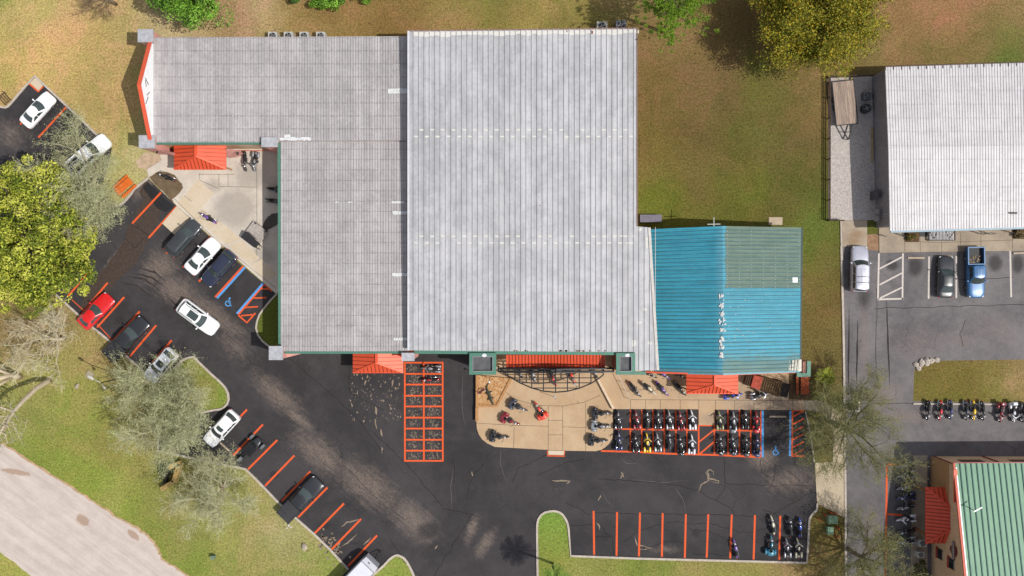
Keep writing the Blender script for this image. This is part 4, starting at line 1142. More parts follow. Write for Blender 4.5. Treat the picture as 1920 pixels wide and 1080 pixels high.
# --- east building: white roof, dark walls
east = thing('white_roof_building', P(1800, 280), 'building with a white ribbed metal roof and dark grey side wall', 'building')
ZE = 4.1
def zeast(y): return ZE + .55 * (1 - abs(y - 278) / 156.0)
Epoly = [(1660,126),(2040,114)]
er = streaky('white_ribbed', C(216, 212, 212), C(192, 188, 190), C(238, 235, 235), 'y', 1.55, .2, C(165, 160, 162), .45, .5, .15)
mb = MB()
A = P(1660, 126, ZE); B = P(2060, 113.5, ZE); Cc = P(2060, 422, ZE); D = P(1669, 433, ZE)
RA = (A + D) / 2; RB = (B + Cc) / 2; RA.z = RB.z = ZE + .22
mb.prism([A, B, RB, RA], .2); mb.prism([RA, RB, Cc, D], .2)
n = 76
for i in range(1, n):
    f = i / n
    for a, b in ((A.lerp(B, f), RA.lerp(RB, f)), (D.lerp(Cc, f), RA.lerp(RB, f))):
        mb.bar(a + Vector((0, 0, .02)), b + Vector((0, 0, .02)), .06, .06)
mb.build('roof', er, east, world=True)
# dark ribbed walls
t = NT('dark_siding'); x = t.sep()
fr = t.math('FRACT', t.math('DIVIDE', t.math('ADD', x[0], x[1]), .3))
t.bump(t.ramp(fr, .1, .5), .6, .04)
side_m = t.out(t.scale_col(C(158, 154, 158), t.ramp(t.noise(1.5, 5, .7), .3, .7, .9, 1.1)), .6, .1, .35)
mb = MB(); ins = .12
wa, wb, wc, wd_ = A + Vector((ins, -ins, -.2)), B + Vector((0, -ins, -.2)), Cc + Vector((0, ins + .55, -.2)), D + Vector((ins, ins + .5, -.2))
mb.prism([wa, wb, wc, wd_], (0.0,))
n = 62
for i in range(1, n):
    p = wa.lerp(wd_, i / n); mb.box((p.x - .02, p.y, 1.9), (.05, .08, 3.8))
mb.build('wall', side_m, east, world=True)
mb = MB(); mb.bar(D + Vector((.1, -.1, -.12)), Cc + Vector((0, -.1, -.12)), .2, .2); mb.build('gutter', plain('blue_grey_gutter', C(150, 172, 184), .5, .2, .1, 2, .4, coords='world'), east, world=True)
mb = MB(); mb.bar(A + Vector((0, .05, -.1)), B + Vector((0, .05, -.1)), .14, .18)
for i in range(26):
    p = A.lerp(B, i / 26); mb.bar(p + Vector((0, .02, .08)), p + Vector((0, -.35, .08)), .05, .05)
mb.build('gutter', plain('brown_gutter', C(104, 84, 76), .6, .2, .2, 2, .4, coords='world'), east, world=True)
mb = MB(); p = P(1645, 405, 1.6); mb.box((p.x - .06, p.y + .5, 1.6), (.22, .5, .9)); mb.box((p.x - .06, p.y - .3, 1.5), (.22, .55, .9)); mb.build('meter_box', plain('meter_grey', C(160, 160, 160), .6, .2, .2, 4, .4), east, world=True)
mb = MB(); p = P(1641, 365, 1.6); mb.box((p.x + .1, p.y, 1.1), (.16, 1.0, 2.1)); mb.build('door', plain('grey_door', C(90, 88, 92), .6, .1, .1, 3, .4), east, world=True)
mb = MB()
for x_, y_ in ((1894, 399.5), (1899, 399.5), (1904, 399.5)): q = P(x_, y_, ZE + .1); mb = MB(); mb.tube([q, q + Vector((0, 0, .25))], .09, 8); mb.build('roof_vent', DKMETAL, east, world=True)

# --- south-east building: two storeys, green roof, tan gable wall
sou = thing('green_roof_building', P(1850, 980), 'tan building with a green standing seam roof and a red hipped awning on its gable', 'building')
ZS_ = 5.8
x0 = P(1789, 0, ZS_).x; yn = P(0, 869, ZS_).y
depth = 14.0; zrid = 8.75
ex = x0 + 22.0
mb = MB()
GA, GB, GC, GD = Vector((x0, yn, ZS_)), Vector((ex, yn + .15, ZS_)), Vector((ex, yn - depth, zrid)), Vector((x0, yn - depth, zrid))
mb.prism([GA, GB, GC, GD], .2); mb.prism([GD, GC, Vector((ex, yn - 2 * depth, ZS_)), Vector((x0, yn - 2 * depth, ZS_))], .2)
gr = streaky('green_roof', C(132, 172, 142), C(120, 160, 132), C(148, 186, 156), 'y', None, 0, None, .5, .5, .1)
mb.build('roof', gr, sou, world=True)
mb = MB()
for i in range(1, 36):
    xx = x0 + i * .62
    mb.bar((xx, yn, ZS_ + .04), (xx, yn - depth, zrid + .04), .11, .09)
mb.build('roof_seam', plain('dark_green_seam', C(66, 106, 98), .5, .1, .1, 2, .4, coords='world'), sou, world=True)
TAN = plain('tan_stucco', C(244, 204, 164), .95, 0, .12, 4, .15, coords='world', bump=.2)
TAN_D = plain('brown_block', C(206, 160, 114), .95, 0, .2, 5, .15, coords='world', bump=.3)
mb = MB()
xg = x0 + .22
prof = [(yn - .3, 0), (yn - .3, ZS_ - .2), (yn - depth, zrid - .25), (yn - 2 * depth + .3, ZS_ - .2), (yn - 2 * depth + .3, 0)]
vs = [(xg, y, z) for y, z in prof] + [(ex - .3, y, z) for y, z in prof]
mb.add(vs, [(0, 1, 2, 3, 4), (9, 8, 7, 6, 5)] + [(i, i + 5, (i + 1) % 5 + 5, (i + 1) % 5) for i in range(5)])
mb.build('wall', TAN, sou, world=True, fix=True)
mb = MB(); mb.box((xg - .04, yn - .3 - 2.2, 2.1), (.08, 4.4, 4.2)); mb.build('wall_panel', TAN_D, sou, world=True)
mb = MB()
mb.bar((x0 - .05, yn + .02, ZS_ + .02), (x0 - .05, yn - depth, zrid + .02), .22, .2)
mb.build('rake_trim', plain('red_trim', C(226, 110, 84), .5, 0, .1, 2, .4, coords='world'), sou, world=True)
mb = MB(); mb.bar((x0 + .14, yn - .4, ZS_ + .16), (x0 + .14, yn - depth, zrid + .12), .12, .08); mb.build('rake_flashing', WHITE_M, sou, world=True)
RED = plain('red_awning_metal', C(250, 96, 66), .5, .1, .08, 1.5, .4, coords='world')
mb = MB(); mb.bar((x0 - .02, yn - .6, ZS_ + .3), (x0 - .02, yn - 4.2, ZS_ + .42), .42, .12); mb.build('wall_coping', ORG_TRIM, sou, world=True)
mb = MB(); mb.bar((x0, yn + .06, ZS_ - .08), (ex, yn + .2, ZS_ - .08), .12, .14)
for k, xx in enumerate((x0 + .3, x0 + 6.0, x0 + 11.5)): mb.bar((xx, yn - .2, .2), (xx, yn - .2, ZS_ - .2), .1, .1)
mb.build('eave_trim', plain('maroon_trim', C(150, 40, 44), .5, 0, .1, 2, .4, coords='world'), sou, world=True)
mb = MB()
for xx in (x0 + 3.4, x0 + 9.2):
    mb = MB(); mb.box((xx, yn - .29, 2.9), (2.6, .08, 1.4)); mb.build('window_panel', plain('brown_panel', C(110, 84, 66), .7, 0, .15, 3, .3), sou, world=True)
# awning on the gable
yA, yB = P(0, 913.5, 3.4).y, P(0, 1019, 3.4).y
xa = P(1735.5, 0, 3.4).x
yr1, yr2 = P(0, 952, 4.4).y, P(0, 993, 4.4).y
mb = MB()
E1, E2, R1, R2 = Vector((xa, yA, 3.4)), Vector((xa, yB, 3.4)), Vector((xg, yr1, 4.5)), Vector((xg, yr2, 4.5))
W1, W2 = Vector((xg, yA, 3.4)), Vector((xg, yB, 3.4))
mb.prism([E1, E2, R2, R1], .12); mb.prism([W1, E1, R1], .12); mb.prism([E2, W2, R2], .12)
n = 16
mb.mi = 1
for i in range(1, n):
    s = E1.lerp(E2, i / n)
    g = 1.0
    if s.y > yr1: g = (yA - s.y) / (yA - yr1)
    elif s.y < yr2: g = (s.y - yB) / (yr2 - yB)
    mb.bar(s + Vector((0, 0, .03)), Vector((lerp(xa, xg, g), s.y, lerp(3.4, 4.5, g) + .03)), .06, .07)
for i in range(1, 5):
    f = i / 5
    for E_, W_, Rr_ in ((E1, W1, R1), (E2, W2, R2)):
        s = E_.lerp(W_, f); e = E_.lerp(Rr_, f); mb.bar(s + Vector((0, 0, .03)), e + Vector((0, 0, .03)), .06, .07)
mb.mi = 0
mb.bar(E1 + Vector((0, 0, .05)), R1 + Vector((0, 0, .05)), .15, .1); mb.bar(E2 + Vector((0, 0, .05)), R2 + Vector((0, 0, .05)), .15, .1)
mb.build('awning', [RED, RIBM], sou, world=True)
for yy in (yA - .5, yB + .9):
    mb = MB(); mb.box((xa + .25, yy, 1.65), (.22, .22, 3.3)); mb.bar((xa + .3, yy, 3.2), (xg, yy, 3.2), .18, .22)
    mb.build('awning_post', plain('brown_timber', C(160, 110, 70), .85, 0, .2, 3, .2), sou, world=True)
# windows with red shutters, shield sign
for (pz, zc, py_) in ((2.2, 2.2, 1039), (4.9, 4.9, 1057)):
    yw = P(0, py_, zc).y
    mb = MB(); mb.box((xg - .05, yw, zc), (.1, 1.15, 1.25)); mb.box((xg - .07, yw + .52, zc), (.06, .1, 1.3)); mb.box((xg - .07, yw - .52, zc), (.06, .1, 1.3)); wf = mb.build('window', plain('window_frame', C(190, 176, 160), .6, 0, .1, 3, .3), sou, world=True)
    mb = MB(); mb.box((xg - .11, yw, zc), (.04, .92, 1.05)); mb.build('pane', plain('dark_glass', (0.012, 0.016, 0.02, 1), .08, 0, .1, 2, .6), wf, world=True)
    mb = MB(); mb.box((xg - .07, yw, zc - .78), (.16, 1.3, .26)); mb.build('window_box', plain('red_paint', C(205, 60, 52), .5, 0, .1, 3, .4), wf, world=True)
sy_, sz_ = P(0, 1031.5, 5.3).y, 5.35
shape = [(-.55, .62), (0, .86), (.55, .62), (.55, .30), (.98, .30), (.98, -.22), (.55, -.22), (.42, -.5), (0, -.86), (-.42, -.5), (-.55, -.22), (-.98, -.22), (-.98, .30), (-.55, .30)]
mb = MB(); n = len(shape)
vs = [(xg - .02, sy_ - u, sz_ + v * .95) for u, v in shape] + [(xg - .12, sy_ - u, sz_ + v * .95) for u, v in shape]
mb.add(vs, [tuple(range(n)), tuple(range(2 * n - 1, n - 1, -1))] + [(i, i + n, (i + 1) % n + n, (i + 1) % n) for i in range(n)])
sg = mb.build('shield_sign', plain('sign_maroon', C(120, 50, 48), .6, 0, .1, 3, .3), sou, world=True, fix=True)
mb = MB(); mb.box((xg - .15, sy_, sz_ + .04), (.06, 1.9, .42)); mb.build('sign_bar', plain('sign_grey', C(196, 186, 180), .6, 0, .1, 3, .3), sg, world=True)
def text(body, size, mat, parent, loc, rot, name='lettering'):
    cu = bpy.data.curves.new(name, 'FONT'); cu.body = body; cu.size = size; cu.extrude = .01; cu.align_x = 'CENTER'; cu.align_y = 'CENTER'
    o = bpy.data.objects.new(name, cu); COL.objects.link(o); cu.materials.append(mat)
    dg = bpy.context.evaluated_depsgraph_get()
    me = bpy.data.meshes.new_from_object(o.evaluated_get(dg))
    bpy.data.objects.remove(o)
    ob = bpy.data.objects.new(name, me); COL.objects.link(ob)
    ob.parent = parent
    acc = Vector((0, 0, 0)); b = parent
    while b is not None: acc += b.location; b = b.parent
    ob.location = Vector(loc) - acc; ob.rotation_euler = rot
    return ob
blk = plain('sign_black', (0.02, 0.02, 0.02, 1), .6, 0, .1, 3, .3)
text('HARLEY-DAVIDSON', .2, blk, sg, (xg - .19, sy_, sz_ + .04), (R(90), 0, R(-90)))
# patio slab and low steps under the awning
mb = MB(); mb.prism([P(1712, 854, .12), P(1739, 854, .12), P(1739, 1100, .12), P(1707, 1100, .12)], (0.0,))
for k in range(3):
    mb.prism([P(1722 + 3 * k, 870, .12 + .06 * k + .06), P(1739, 870, .12 + .06 * k + .06), P(1739, 1010, .12 + .06 * k + .06), P(1722 + 3 * k, 1010, .12 + .06 * k + .06)], .061)
structure('patio_slab', mb, CONC_OLD)
# antenna arm on the green roof
an = thing('roof_antenna', Vector((x0 + 1.6, yn - 4.6, ZS_ + 1.1)), 'small white antenna arm standing on the green roof edge', 'antenna')
zz = ZS_ + 1.0
mb = MB(); mb.tube([(x0 + .8, yn - 4.5, zz), (x0 + 1.0, yn - 4.6, zz + 1.3)], .04, 6); mb.build('mast', DKMETAL, an, world=True)
mb = MB(); mb.bar((x0 + 1.0, yn - 4.8, zz + 1.25), (x0 + 1.9, yn - 4.3, zz + 1.25), .1, .08); mb.build('arm', WHITE_M, an, world=True)
# ------------------------------------------------------------ vehicles
def carpaint(name, col, metal=0.0, rough=0.32):
    return plain(name, col, rough, metal, 0.05, 1.5, .5, coat=1.0)
PROTO = carpaint('proto_paint', (.5, .5, .5, 1))
RUB = plain('tyre_rubber', (0.018, 0.018, 0.019, 1), .85, 0, .25, 9, .3)
ALLOY = plain('alloy_rim', (.38, .38, .40, 1), .35, .8, .1, 6, .5)
GLASS = plain('car_glass', (0.045, 0.06, 0.058, 1), .08, 0, .1, 2, .7)
BLACKP = plain('black_plastic', (0.022, 0.022, 0.024, 1), .6, 0, .2, 6, .4)
LAMPW = plain('clear_lamp', (.75, .76, .78, 1), .12, .3, .05, 5, .6)
LAMPR = plain('red_lamp', (.45, .012, .012, 1), .2, 0, .05, 5, .6)
CHROME = plain('chrome', (.5, .5, .52, 1), .22, 1.0, .05, 5, .6)

def crossloft(mb, st):
    """Car body: st = list of (x, half width, z bottom, z shoulder, z deck)."""
    def ring(x, w_, zb, zs, zt):
        h = [(w_ * .80, zb), (w_ * .97, zb + .10), (w_, lerp(zb, zs, .55)), (w_ * .985, zs), (w_ * .93, lerp(zs, zt, .62)), (w_ * .78, lerp(zs, zt, .92)), (w_ * .45, zt), (0, zt + .012)]
        return [(x, y, z) for y, z in h] + [(x, -y, z) for y, z in reversed(h[:-1])]
    vs = []; m = 15
    for s_ in st: vs += ring(*s_)
    fs = []
    for i in range(len(st) - 1):
        for k in range(m):
            k2 = (k + 1) % m
            fs.append((i * m + k, (i + 1) * m + k, (i + 1) * m + k2, i * m + k2))
    fs.append(tuple(range(m))); fs.append(tuple((len(st) - 1) * m + k for k in reversed(range(m))))
    mb.add(vs, fs)

def make_wheel(root, x, y, r=.34, wd=.23):
    mb = MB(); mb.torus((0, 0, 0), r - .09, .10, 'y', 20, 8, wide=wd / .2)
    wh = mb.build('wheel', RUB, root, smooth=True); wh.location = (x, y, r)
    mb = MB(); s = 1 if y > 0 else -1
    mb.disc((0, s * wd * .22, 0), r * .64, .06, 'y', 16)
    for k in range(5):
        a = 2 * math.pi * k / 5; mb.bar((0, s * wd * .4, 0), (r * .6 * math.cos(a), s * wd * .42, r * .6 * math.sin(a)), .07, .04, (0, 1, 0))
    mb.build('rim', ALLOY, wh)

def make_car(name, L, W, deck, cab, label, paint, wb=.58, sunroof=False, rails=False, bed=None, roofribs=0, cat='car', flipz=None, group=None, cross=False, clad=False):
    """deck: [(x fraction, z)] from rear (-.5) to front (+.5); cab: dict with x0,x1 base, x2,x3 roof (metres from centre), z0 belt, z1 roof, w0,w1 half widths."""
    root = thing(name, (0, 0, 0), label, cat, group)
    def dz(f):
        for (a, za), (b, zb_) in zip(deck, deck[1:]):
            if a <= f <= b: return lerp(za, zb_, (f - a) / (b - a + 1e-9))
        return deck[-1][1]
    st = []
    hw = W / 2
    prof = [(-.5, .74), (-.49, .86), (-.465, .94), (-.42, .98), (-.35, 1.0), (-.2, 1.0), (0, 1.0), (.2, 1.0), (.33, .99), (.40, .965), (.44, .92), (.47, .83), (.488, .70), (.5, .52)]
    for f, k in prof:
        z = dz(f); e = .25 if abs(f) > .49 else 0.0
        st.append((f * L, hw * k, .24 + e * .5, z - .16 - e * .3, z - e * .22))
    if bed:   # split: front body only; bed is its own part
        st2 = [s_ for s_ in st if s_[0] > bed[1] - .02]
        st2.insert(0, (bed[1], hw, .24, dz(bed[1] / L) - .16, dz(bed[1] / L)))
        st = st2
    mb = MB(); crossloft(mb, st); mb.build('body', paint, root, smooth=True, fix=True)
    x0, x1, x2, x3, z0, z1, w0, w1 = [cab[k] for k in ('x0', 'x1', 'x2', 'x3', 'z0', 'z1', 'w0', 'w1')]
    bf, br = cab.get('bf', .16), cab.get('br', .08)
    def wt(t): return lerp(w0, w1, t ** 1.1)
    def xf(t, u): return lerp(x1, x3, t) - bf * u * u
    def xr(t, u): return lerp(x0, x2, t) + br * u * u
    def zc(t): return lerp(z0, z1, t)
    def front(u, t, o=0): return (xf(t, u) + o, u * wt(t), zc(t) + o * .6)
    def rear(u, t, o=0): return (xr(t, u) - o, u * wt(t), zc(t) + o * .5)
    def side(sg, s, t, o=0): return (lerp(xr(t, 1), xf(t, 1), s), sg * (wt(t) + o), zc(t) + o * .3)
    def roof(s, u, o=0):
        x = lerp(xr(1, u), xf(1, u), s)
        return (x, u * w1, z1 + .055 * (1 - u * u) * (1 - (2 * s - 1) ** 4 * .7) + o)
    mb = MB()
    mb.grid(lambda a, b: front(2 * a - 1, b), 8, 4); mb.grid(lambda a, b: rear(2 * a - 1, b), 8, 4)
    for sg in (1, -1): mb.grid(lambda a, b: side(sg, a, b), 8, 4)
    mb.grid(lambda a, b: roof(a, 2 * b - 1), 8, 8)
    mb.build('cabin', paint, root, smooth=True, merge=True)
    mb = MB(); mb.grid(lambda a, b: front(lerp(-.88, .88, a), lerp(.04, .93, b), .012), 8, 4); mb.build('windscreen', GLASS, root, smooth=True)
    mb = MB(); mb.grid(lambda a, b: rear(lerp(-.84, .84, a), lerp(.14, .90, b), .012), 8, 4); mb.build('rear_window', GLASS, root, smooth=True)
    for sg in (1, -1):
        for a0, a1 in cab.get('sides', ((.10, .47), (.52, .90))):
            mb = MB(); mb.grid(lambda a, b: side(sg, lerp(a0, a1, a), lerp(.14, .88, b), .012), 5, 3); mb.build('side_window', GLASS, root, smooth=True)
    if sunroof:
        mb = MB(); mb.grid(lambda a, b: roof(lerp(sunroof[0], sunroof[1], a), lerp(-.62, .62, b), .012), 5, 5); mb.build('sunroof', GLASS, root, smooth=True)
    if roofribs:
        mb = MB()
        for k in range(roofribs):
            u = lerp(-.6, .6, k / (roofribs - 1)); pa = [Vector(roof(s, u, .012)) for s in (.15, .4, .65, .85)]
            mb.tube(pa, .014, 5)
        mb.build('roof_ribs', paint, root)
    if rails:
        for sg in (1, -1):
            mb = MB(); mb.tube([Vector(roof(s, sg * .86, .06)) for s in (.08, .3, .6, .85)], .03, 6); mb.build('roof_rail', BLACKP, root)
    if cross:
        for s in (.28, .52):
            mb = MB(); mb.tube([Vector(roof(s, u, .07)) for u in (-.9, 0, .9)], .03, 6); mb.build('roof_crossbar', BLACKP, root)
    zf, zr = dz(.47), dz(-.47)
    for sg in (1, -1):
        mb = MB(); mb.ball((L * .462, sg * hw * .70, zf - .10), (.15, .16, .07), 10, 6, .8, rz=-sg * .6); mb.build('headlight', LAMPW, root, smooth=True)
        if not bed:
            mb = MB(); mb.ball((-L * .483, sg * hw * .76, zr - .14), (.07, .15, .09), 10, 6, .8, rz=sg * .5); mb.build('taillight', LAMPR, root, smooth=True)
        mb = MB(); mb.ball((x1 - .38, sg * (hw + .10), z0 + .07), (.09, .12, .08), 8, 6, .7); mb.bar((x1 - .36, sg * (hw - .1), z0), (x1 - .38, sg * (hw + .06), z0 + .04), .06, .05); mb.build('wing_mirror', paint, root, smooth=False)
    mb = MB(); mb.box((L * .492, 0, .50), (.06, W * .5, .16)); mb.build('grille', BLACKP, root)
    mb = MB(); mb.box((-L * .495 if not bed else -L * .5 - .02, 0, .44), (.08, W * .72, .14)); mb.build('rear_bumper', BLACKP if not bed else CHROME, root)
    xw = L * wb / 2
    rr = .38 if (bed or cab['z1'] > 1.6) else .33
    for sx in (1, -1):
        for sg in (1, -1): make_wheel(root, sx * xw + (.05 if bed else 0), sg * (hw - .10), rr)
    mb = MB(); mb.box((0, 0, .2), (L * .62, W * .7, .1)); mb.build('underbody', BLACKP, root)
    if bed:
        xa, xb, style = bed
        hb = hw * .985; zt = dz(-.3)
        mb = MB()
        for sg in (1, -1): mb.box(((xa + xb) / 2, sg * (hb - .06), (zt + .42) / 2 + .1), (xb - xa, .12, zt - .52))
        mb.box((xa + .05, 0, (zt + .42) / 2 + .1), (.1, hb * 2 - .24, zt - .52)); mb.box((xb - .06, 0, (zt + .42) / 2 + .1), (.1, hb * 2 - .24, zt - .52))
        bd = mb.build('bed', paint, root)
        mb = MB(); mb.box(((xa + xb) / 2, 0, .62), (xb - xa - .2, hb * 2 - .24, .06)); mb.build('bed_floor', BLACKP, bd)
        if style == 'cover':
            mb = MB(); mb.grid(lambda a, b: (lerp(xa + .04, xb - .03, a), lerp(-hb + .03, hb - .03, b), zt + .03 + .05 * (1 - (2 * b - 1) ** 2)), 6, 8)
            mb.build('bed_cover', plain('vinyl_cover', (0.035, 0.034, 0.036, 1), .65, 0, .2, 3, .3), bd, smooth=True)
            for k in (1, 2):
                mb = MB(); x = lerp(xa, xb, k / 3); mb.tube([(x, u * (hb - .06), zt + .035 + .05 * (1 - u * u)) for u in (-1, -.5, 0, .5, 1)], .015, 5); mb.build('cover_seam', BLACKP, bd)
        for sg in (1, -1):
            mb = MB(); mb.box((xa - .02, sg * (hb - .08), zt - .25), (.05, .13, .3)); mb.build('taillight', LAMPR, root)
    return root

SEDAN_DECK = [(-.5, .92), (-.42, 1.0), (-.25, 1.0), (.16, .98), (.36, .86), (.5, .70)]
SUV_DECK = [(-.5, 1.06), (-.42, 1.12), (.14, 1.10), (.2, 1.10), (.36, 1.02), (.5, .88)]
TRUCK_DECK = [(-.5, 1.08), (.15, 1.12), (.22, 1.12), (.40, 1.08), (.5, .98)]
WHITEP = carpaint('white_car_paint', (.80, .80, .80, 1)); BLACKC = carpaint('black_car_paint', (.016, .017, .02, 1)); NAVY = carpaint('navy_car_paint', (.016, .02, .045, 1))
CHAR = carpaint('charcoal_car_paint', (.035, .038, .042, 1)); REDC = carpaint('red_car_paint', (.62, .012, .014, 1)); SILV = carpaint('silver_car_paint', (.40, .40, .46, 1), .3); BLUEC = carpaint('blue_car_paint', (.014, .10, .25, 1), .1)
PEARL = carpaint('pearl_grey_paint', (.74, .74, .76, 1), 0)
def put(o, px, py, ang):
    p = P(px, py, .7); o.location = (p.x, p.y, ZGROUND); o.rotation_euler = (0, 0, ang); return o
ZGROUND = .008
D1, D2 = PD(52, -58), PD(69, -71)
sed_cab = dict(x0=-1.75, x1=.95, x2=-.95, x3=.12, z0=.98, z1=1.42, w0=.80, w1=.60, bf=.22, br=.14)
s1 = make_car('white_sedan', 4.65, 1.82, SEDAN_DECK, sed_cab, 'white sedan parked alone in the upper left lot beside the lawn corner', WHITEP, group=None)
put(s1, 71, 206, D1)
s2 = dup(s1, (0, 0, 0), 0, 'white sedan parked between the black people carrier and the dark navy crossover'); put(s2, 380, 480, D1); s2.scale = (1.03, 1.03, 1)
suv_cab = dict(x0=-2.25, x1=1.05, x2=-1.85, x3=.40, z0=1.08, z1=1.66, w0=.86, w1=.68, bf=.2, br=.1, sides=((.05, .28), (.31, .60), (.63, .92)))
v1 = make_car('black_minivan', 4.9, 1.9, SUV_DECK, dict(suv_cab, x1=1.35, x3=.55), 'charcoal black people carrier with a ribbed roof, nearest the pale concrete ramp', CHAR, roofribs=6)
put(v1, 344, 446, D1)
v2 = make_car('navy_crossover', 4.75, 1.86, SUV_DECK, dict(suv_cab, x0=-2.15, x2=-1.7), 'dark navy crossover parked nose out beside the blue painted bay', NAVY, roofribs=4, rails=True)
put(v2, 411, 503, D1 + math.pi)
v3 = make_car('white_suv', 5.2, 1.98, SUV_DECK, dict(suv_cab, x0=-2.4, x1=1.1, x2=-2.05, x3=.45), 'large white SUV with a dark sunroof driving across the lot', WHITEP, sunroof=(.42, .92), rails=True)
put(v3, 372, 595, PD(74, 55))
r1 = make_car('red_fastback', 4.7, 1.9, [(-.5, .95), (-.42, 1.0), (-.2, .98), (.1, .95), (.38, .86), (.5, .72)], dict(x0=-2.15, x1=.65, x2=-1.55, x3=-.18, z0=.96, z1=1.30, w0=.84, w1=.58, bf=.24, br=.2, sides=((.25, .55), (.58, .92))), 'bright red fastback coupe backed up to the kerb', REDC)
put(r1, 180, 583, D2)
tr_cab = dict(x0=-.95, x1=1.35, x2=-.75, x3=.65, z0=1.12, z1=1.80, w0=.90, w1=.72, bf=.2, br=.06, sides=((.06, .46), (.51, .92)))
t1 = make_car('black_pickup', 6.1, 2.02, TRUCK_DECK, tr_cab, 'black pickup with a segmented bed cover, tail over the grass beside the red coupe', BLACKC, bed=(-3.05, -1.0, 'cover'), cat='pickup truck', roofribs=5)
put(t1, 239, 635, D2)
t2 = dup(t1, (0, 0, 0), 0, 'black pickup with a plain bed cover alone among empty orange stalls', paint=None); put(t2, 565, 935, D2)
c1 = make_car('pale_hatchback', 4.5, 1.82, SUV_DECK, dict(suv_cab, x0=-2.05, x1=.95, x2=-1.45, x3=.35, z1=1.52), 'pale white hatchback under the bare tree of the rounded kerb island', PEARL, sunroof=(.45, .85))
put(c1, 302, 685, PD(-50, 56))
c2 = make_car('white_crossover', 4.8, 1.86, SUV_DECK, dict(suv_cab, x0=-2.2, x2=-1.7), 'white crossover with a small sunroof at the edge of the bare tree crown', WHITEP, sunroof=(.66, .88))
put(c2, 416, 803, PD(-54, 58))
t3 = make_car('white_pickup', 5.8, 1.98, TRUCK_DECK, tr_cab, 'white work pickup half hidden under the bare tree beside the upper left lot', WHITEP, bed=(-2.9, -1.0, 'open'), cat='pickup truck')
put(t3, 167, 290, PD(46, -40))
mb = MB()
for y in (-.25, .25): mb.bar((-2.7, y, 1.25), (-.9, y, 1.25), .06, .05)
for k in range(7): mb.bar((-2.6 + k * .27, -.25, 1.25), (-2.6 + k * .27, .25, 1.25), .05, .04)
ld = mb.build('ladder', plain('ladder_alloy', (.6, .6, .62, 1), .4, .4, .1, 4)); ld.location = t3.location; ld.rotation_euler = t3.rotation_euler
tag(ld, 'pale ladder lying in the open bed of the white work pickup', 'ladder')
v4 = make_car('silver_suv', 5.35, 2.0, SUV_DECK, dict(suv_cab, x0=-2.6, x1=1.05, x2=-2.4, x3=.45, z1=1.8, w0=.9, w1=.78), 'long silver SUV with roof crossbars beside the grass strip', SILV, cross=True, roofribs=7)
put(v4, 1611, 504, PD(1, -60))
s3 = make_car('black_sedan', 4.85, 1.85, SEDAN_DECK, dict(sed_cab, x0=-1.9, x2=-1.1, x3=.2), 'glossy black sedan parked between white lines beside the blue pickup', BLACKC)
put(s3, 1773, 519, PD(2, -60))
t4 = make_car('blue_pickup', 5.9, 2.02, TRUCK_DECK, dict(tr_cab, x0=-.85), 'bright blue pickup with an open bed backed up to the walkway', BLUEC, bed=(-2.95, -.9, 'open'), cat='pickup truck', roofribs=6)
put(t4, 1828, 511, PD(1, 60))
mb = MB()
for k in range(16):
    a = Vector((random.uniform(-1.9, -1.1), random.uniform(-.5, .5), .72)); b = a + Vector((random.uniform(-.4, .4), random.uniform(-.4, .4), random.uniform(0, .15))); mb.tube([a, b], .03, 5)
cl = mb.build('brush', plain('dry_wood', C(214, 180, 140), .9, 0, .2, 4, .2)); cl.location = t4.location; cl.rotation_euler = t4.rotation_euler
tag(cl, 'small pile of pale cut branches in the blue pickup bed', 'branches')

# enclosed trailer, lower left
et = thing('cargo_trailer', P(672, 1076), 'white enclosed cargo trailer cut by the bottom edge of the picture', 'trailer', rz=D2)
mb = MB(); mb.prism([Vector(p) for p in [(2.1, -1.0, 2.3), (2.1, 1.0, 2.3), (-3.2, 1.0, 2.3), (-3.2, -1.0, 2.3)]], (.45,)); mb.build('box_body', plain('trailer_white', (.62, .62, .66, 1), .4, .1, .06, 1.5, .4), et)
mb = MB(); mb.prism([Vector(p) for p in [(2.75, -.92, 2.05), (2.75, .92, 2.05), (2.1, 1.0, 2.24), (2.1, -1.0, 2.24)]], (.5,)); mb.build('nose', plain('trailer_nose', (.42, .42, .46, 1), .4, .1, .08, 1.5, .4), et)
mb = MB()
for y in (-1, 1): mb.bar((-3.2, y, 2.3), (2.1, y, 2.3), .07, .07)
mb.bar((2.1, -1, 2.3), (2.1, 1, 2.3), .07, .07); mb.build('roof_trim', ALLOY, et)
mb = MB(); mb.tube([(2.7, .5, .5), (3.9, 0, .5)], .05, 6); mb.tube([(2.7, -.5, .5), (3.9, 0, .5)], .05, 6); mb.tube([(3.75, 0, .0), (3.75, 0, .9)], .05, 6); mb.build('tongue', DKMETAL, et)
mb = MB(); mb.box((2.5, .2, 2.2), (.1, .2, .06)); mb.build('roof_vent', BLACKP, et)
for x in (-.9, -.05):
    for y in (-1.1, 1.1): make_wheel(et, x, y, .34)
mb = MB(); mb.box((-.5, 0, .6), (2.0, 2.5, .07)); mb.build('mudguard', DKMETAL, et)

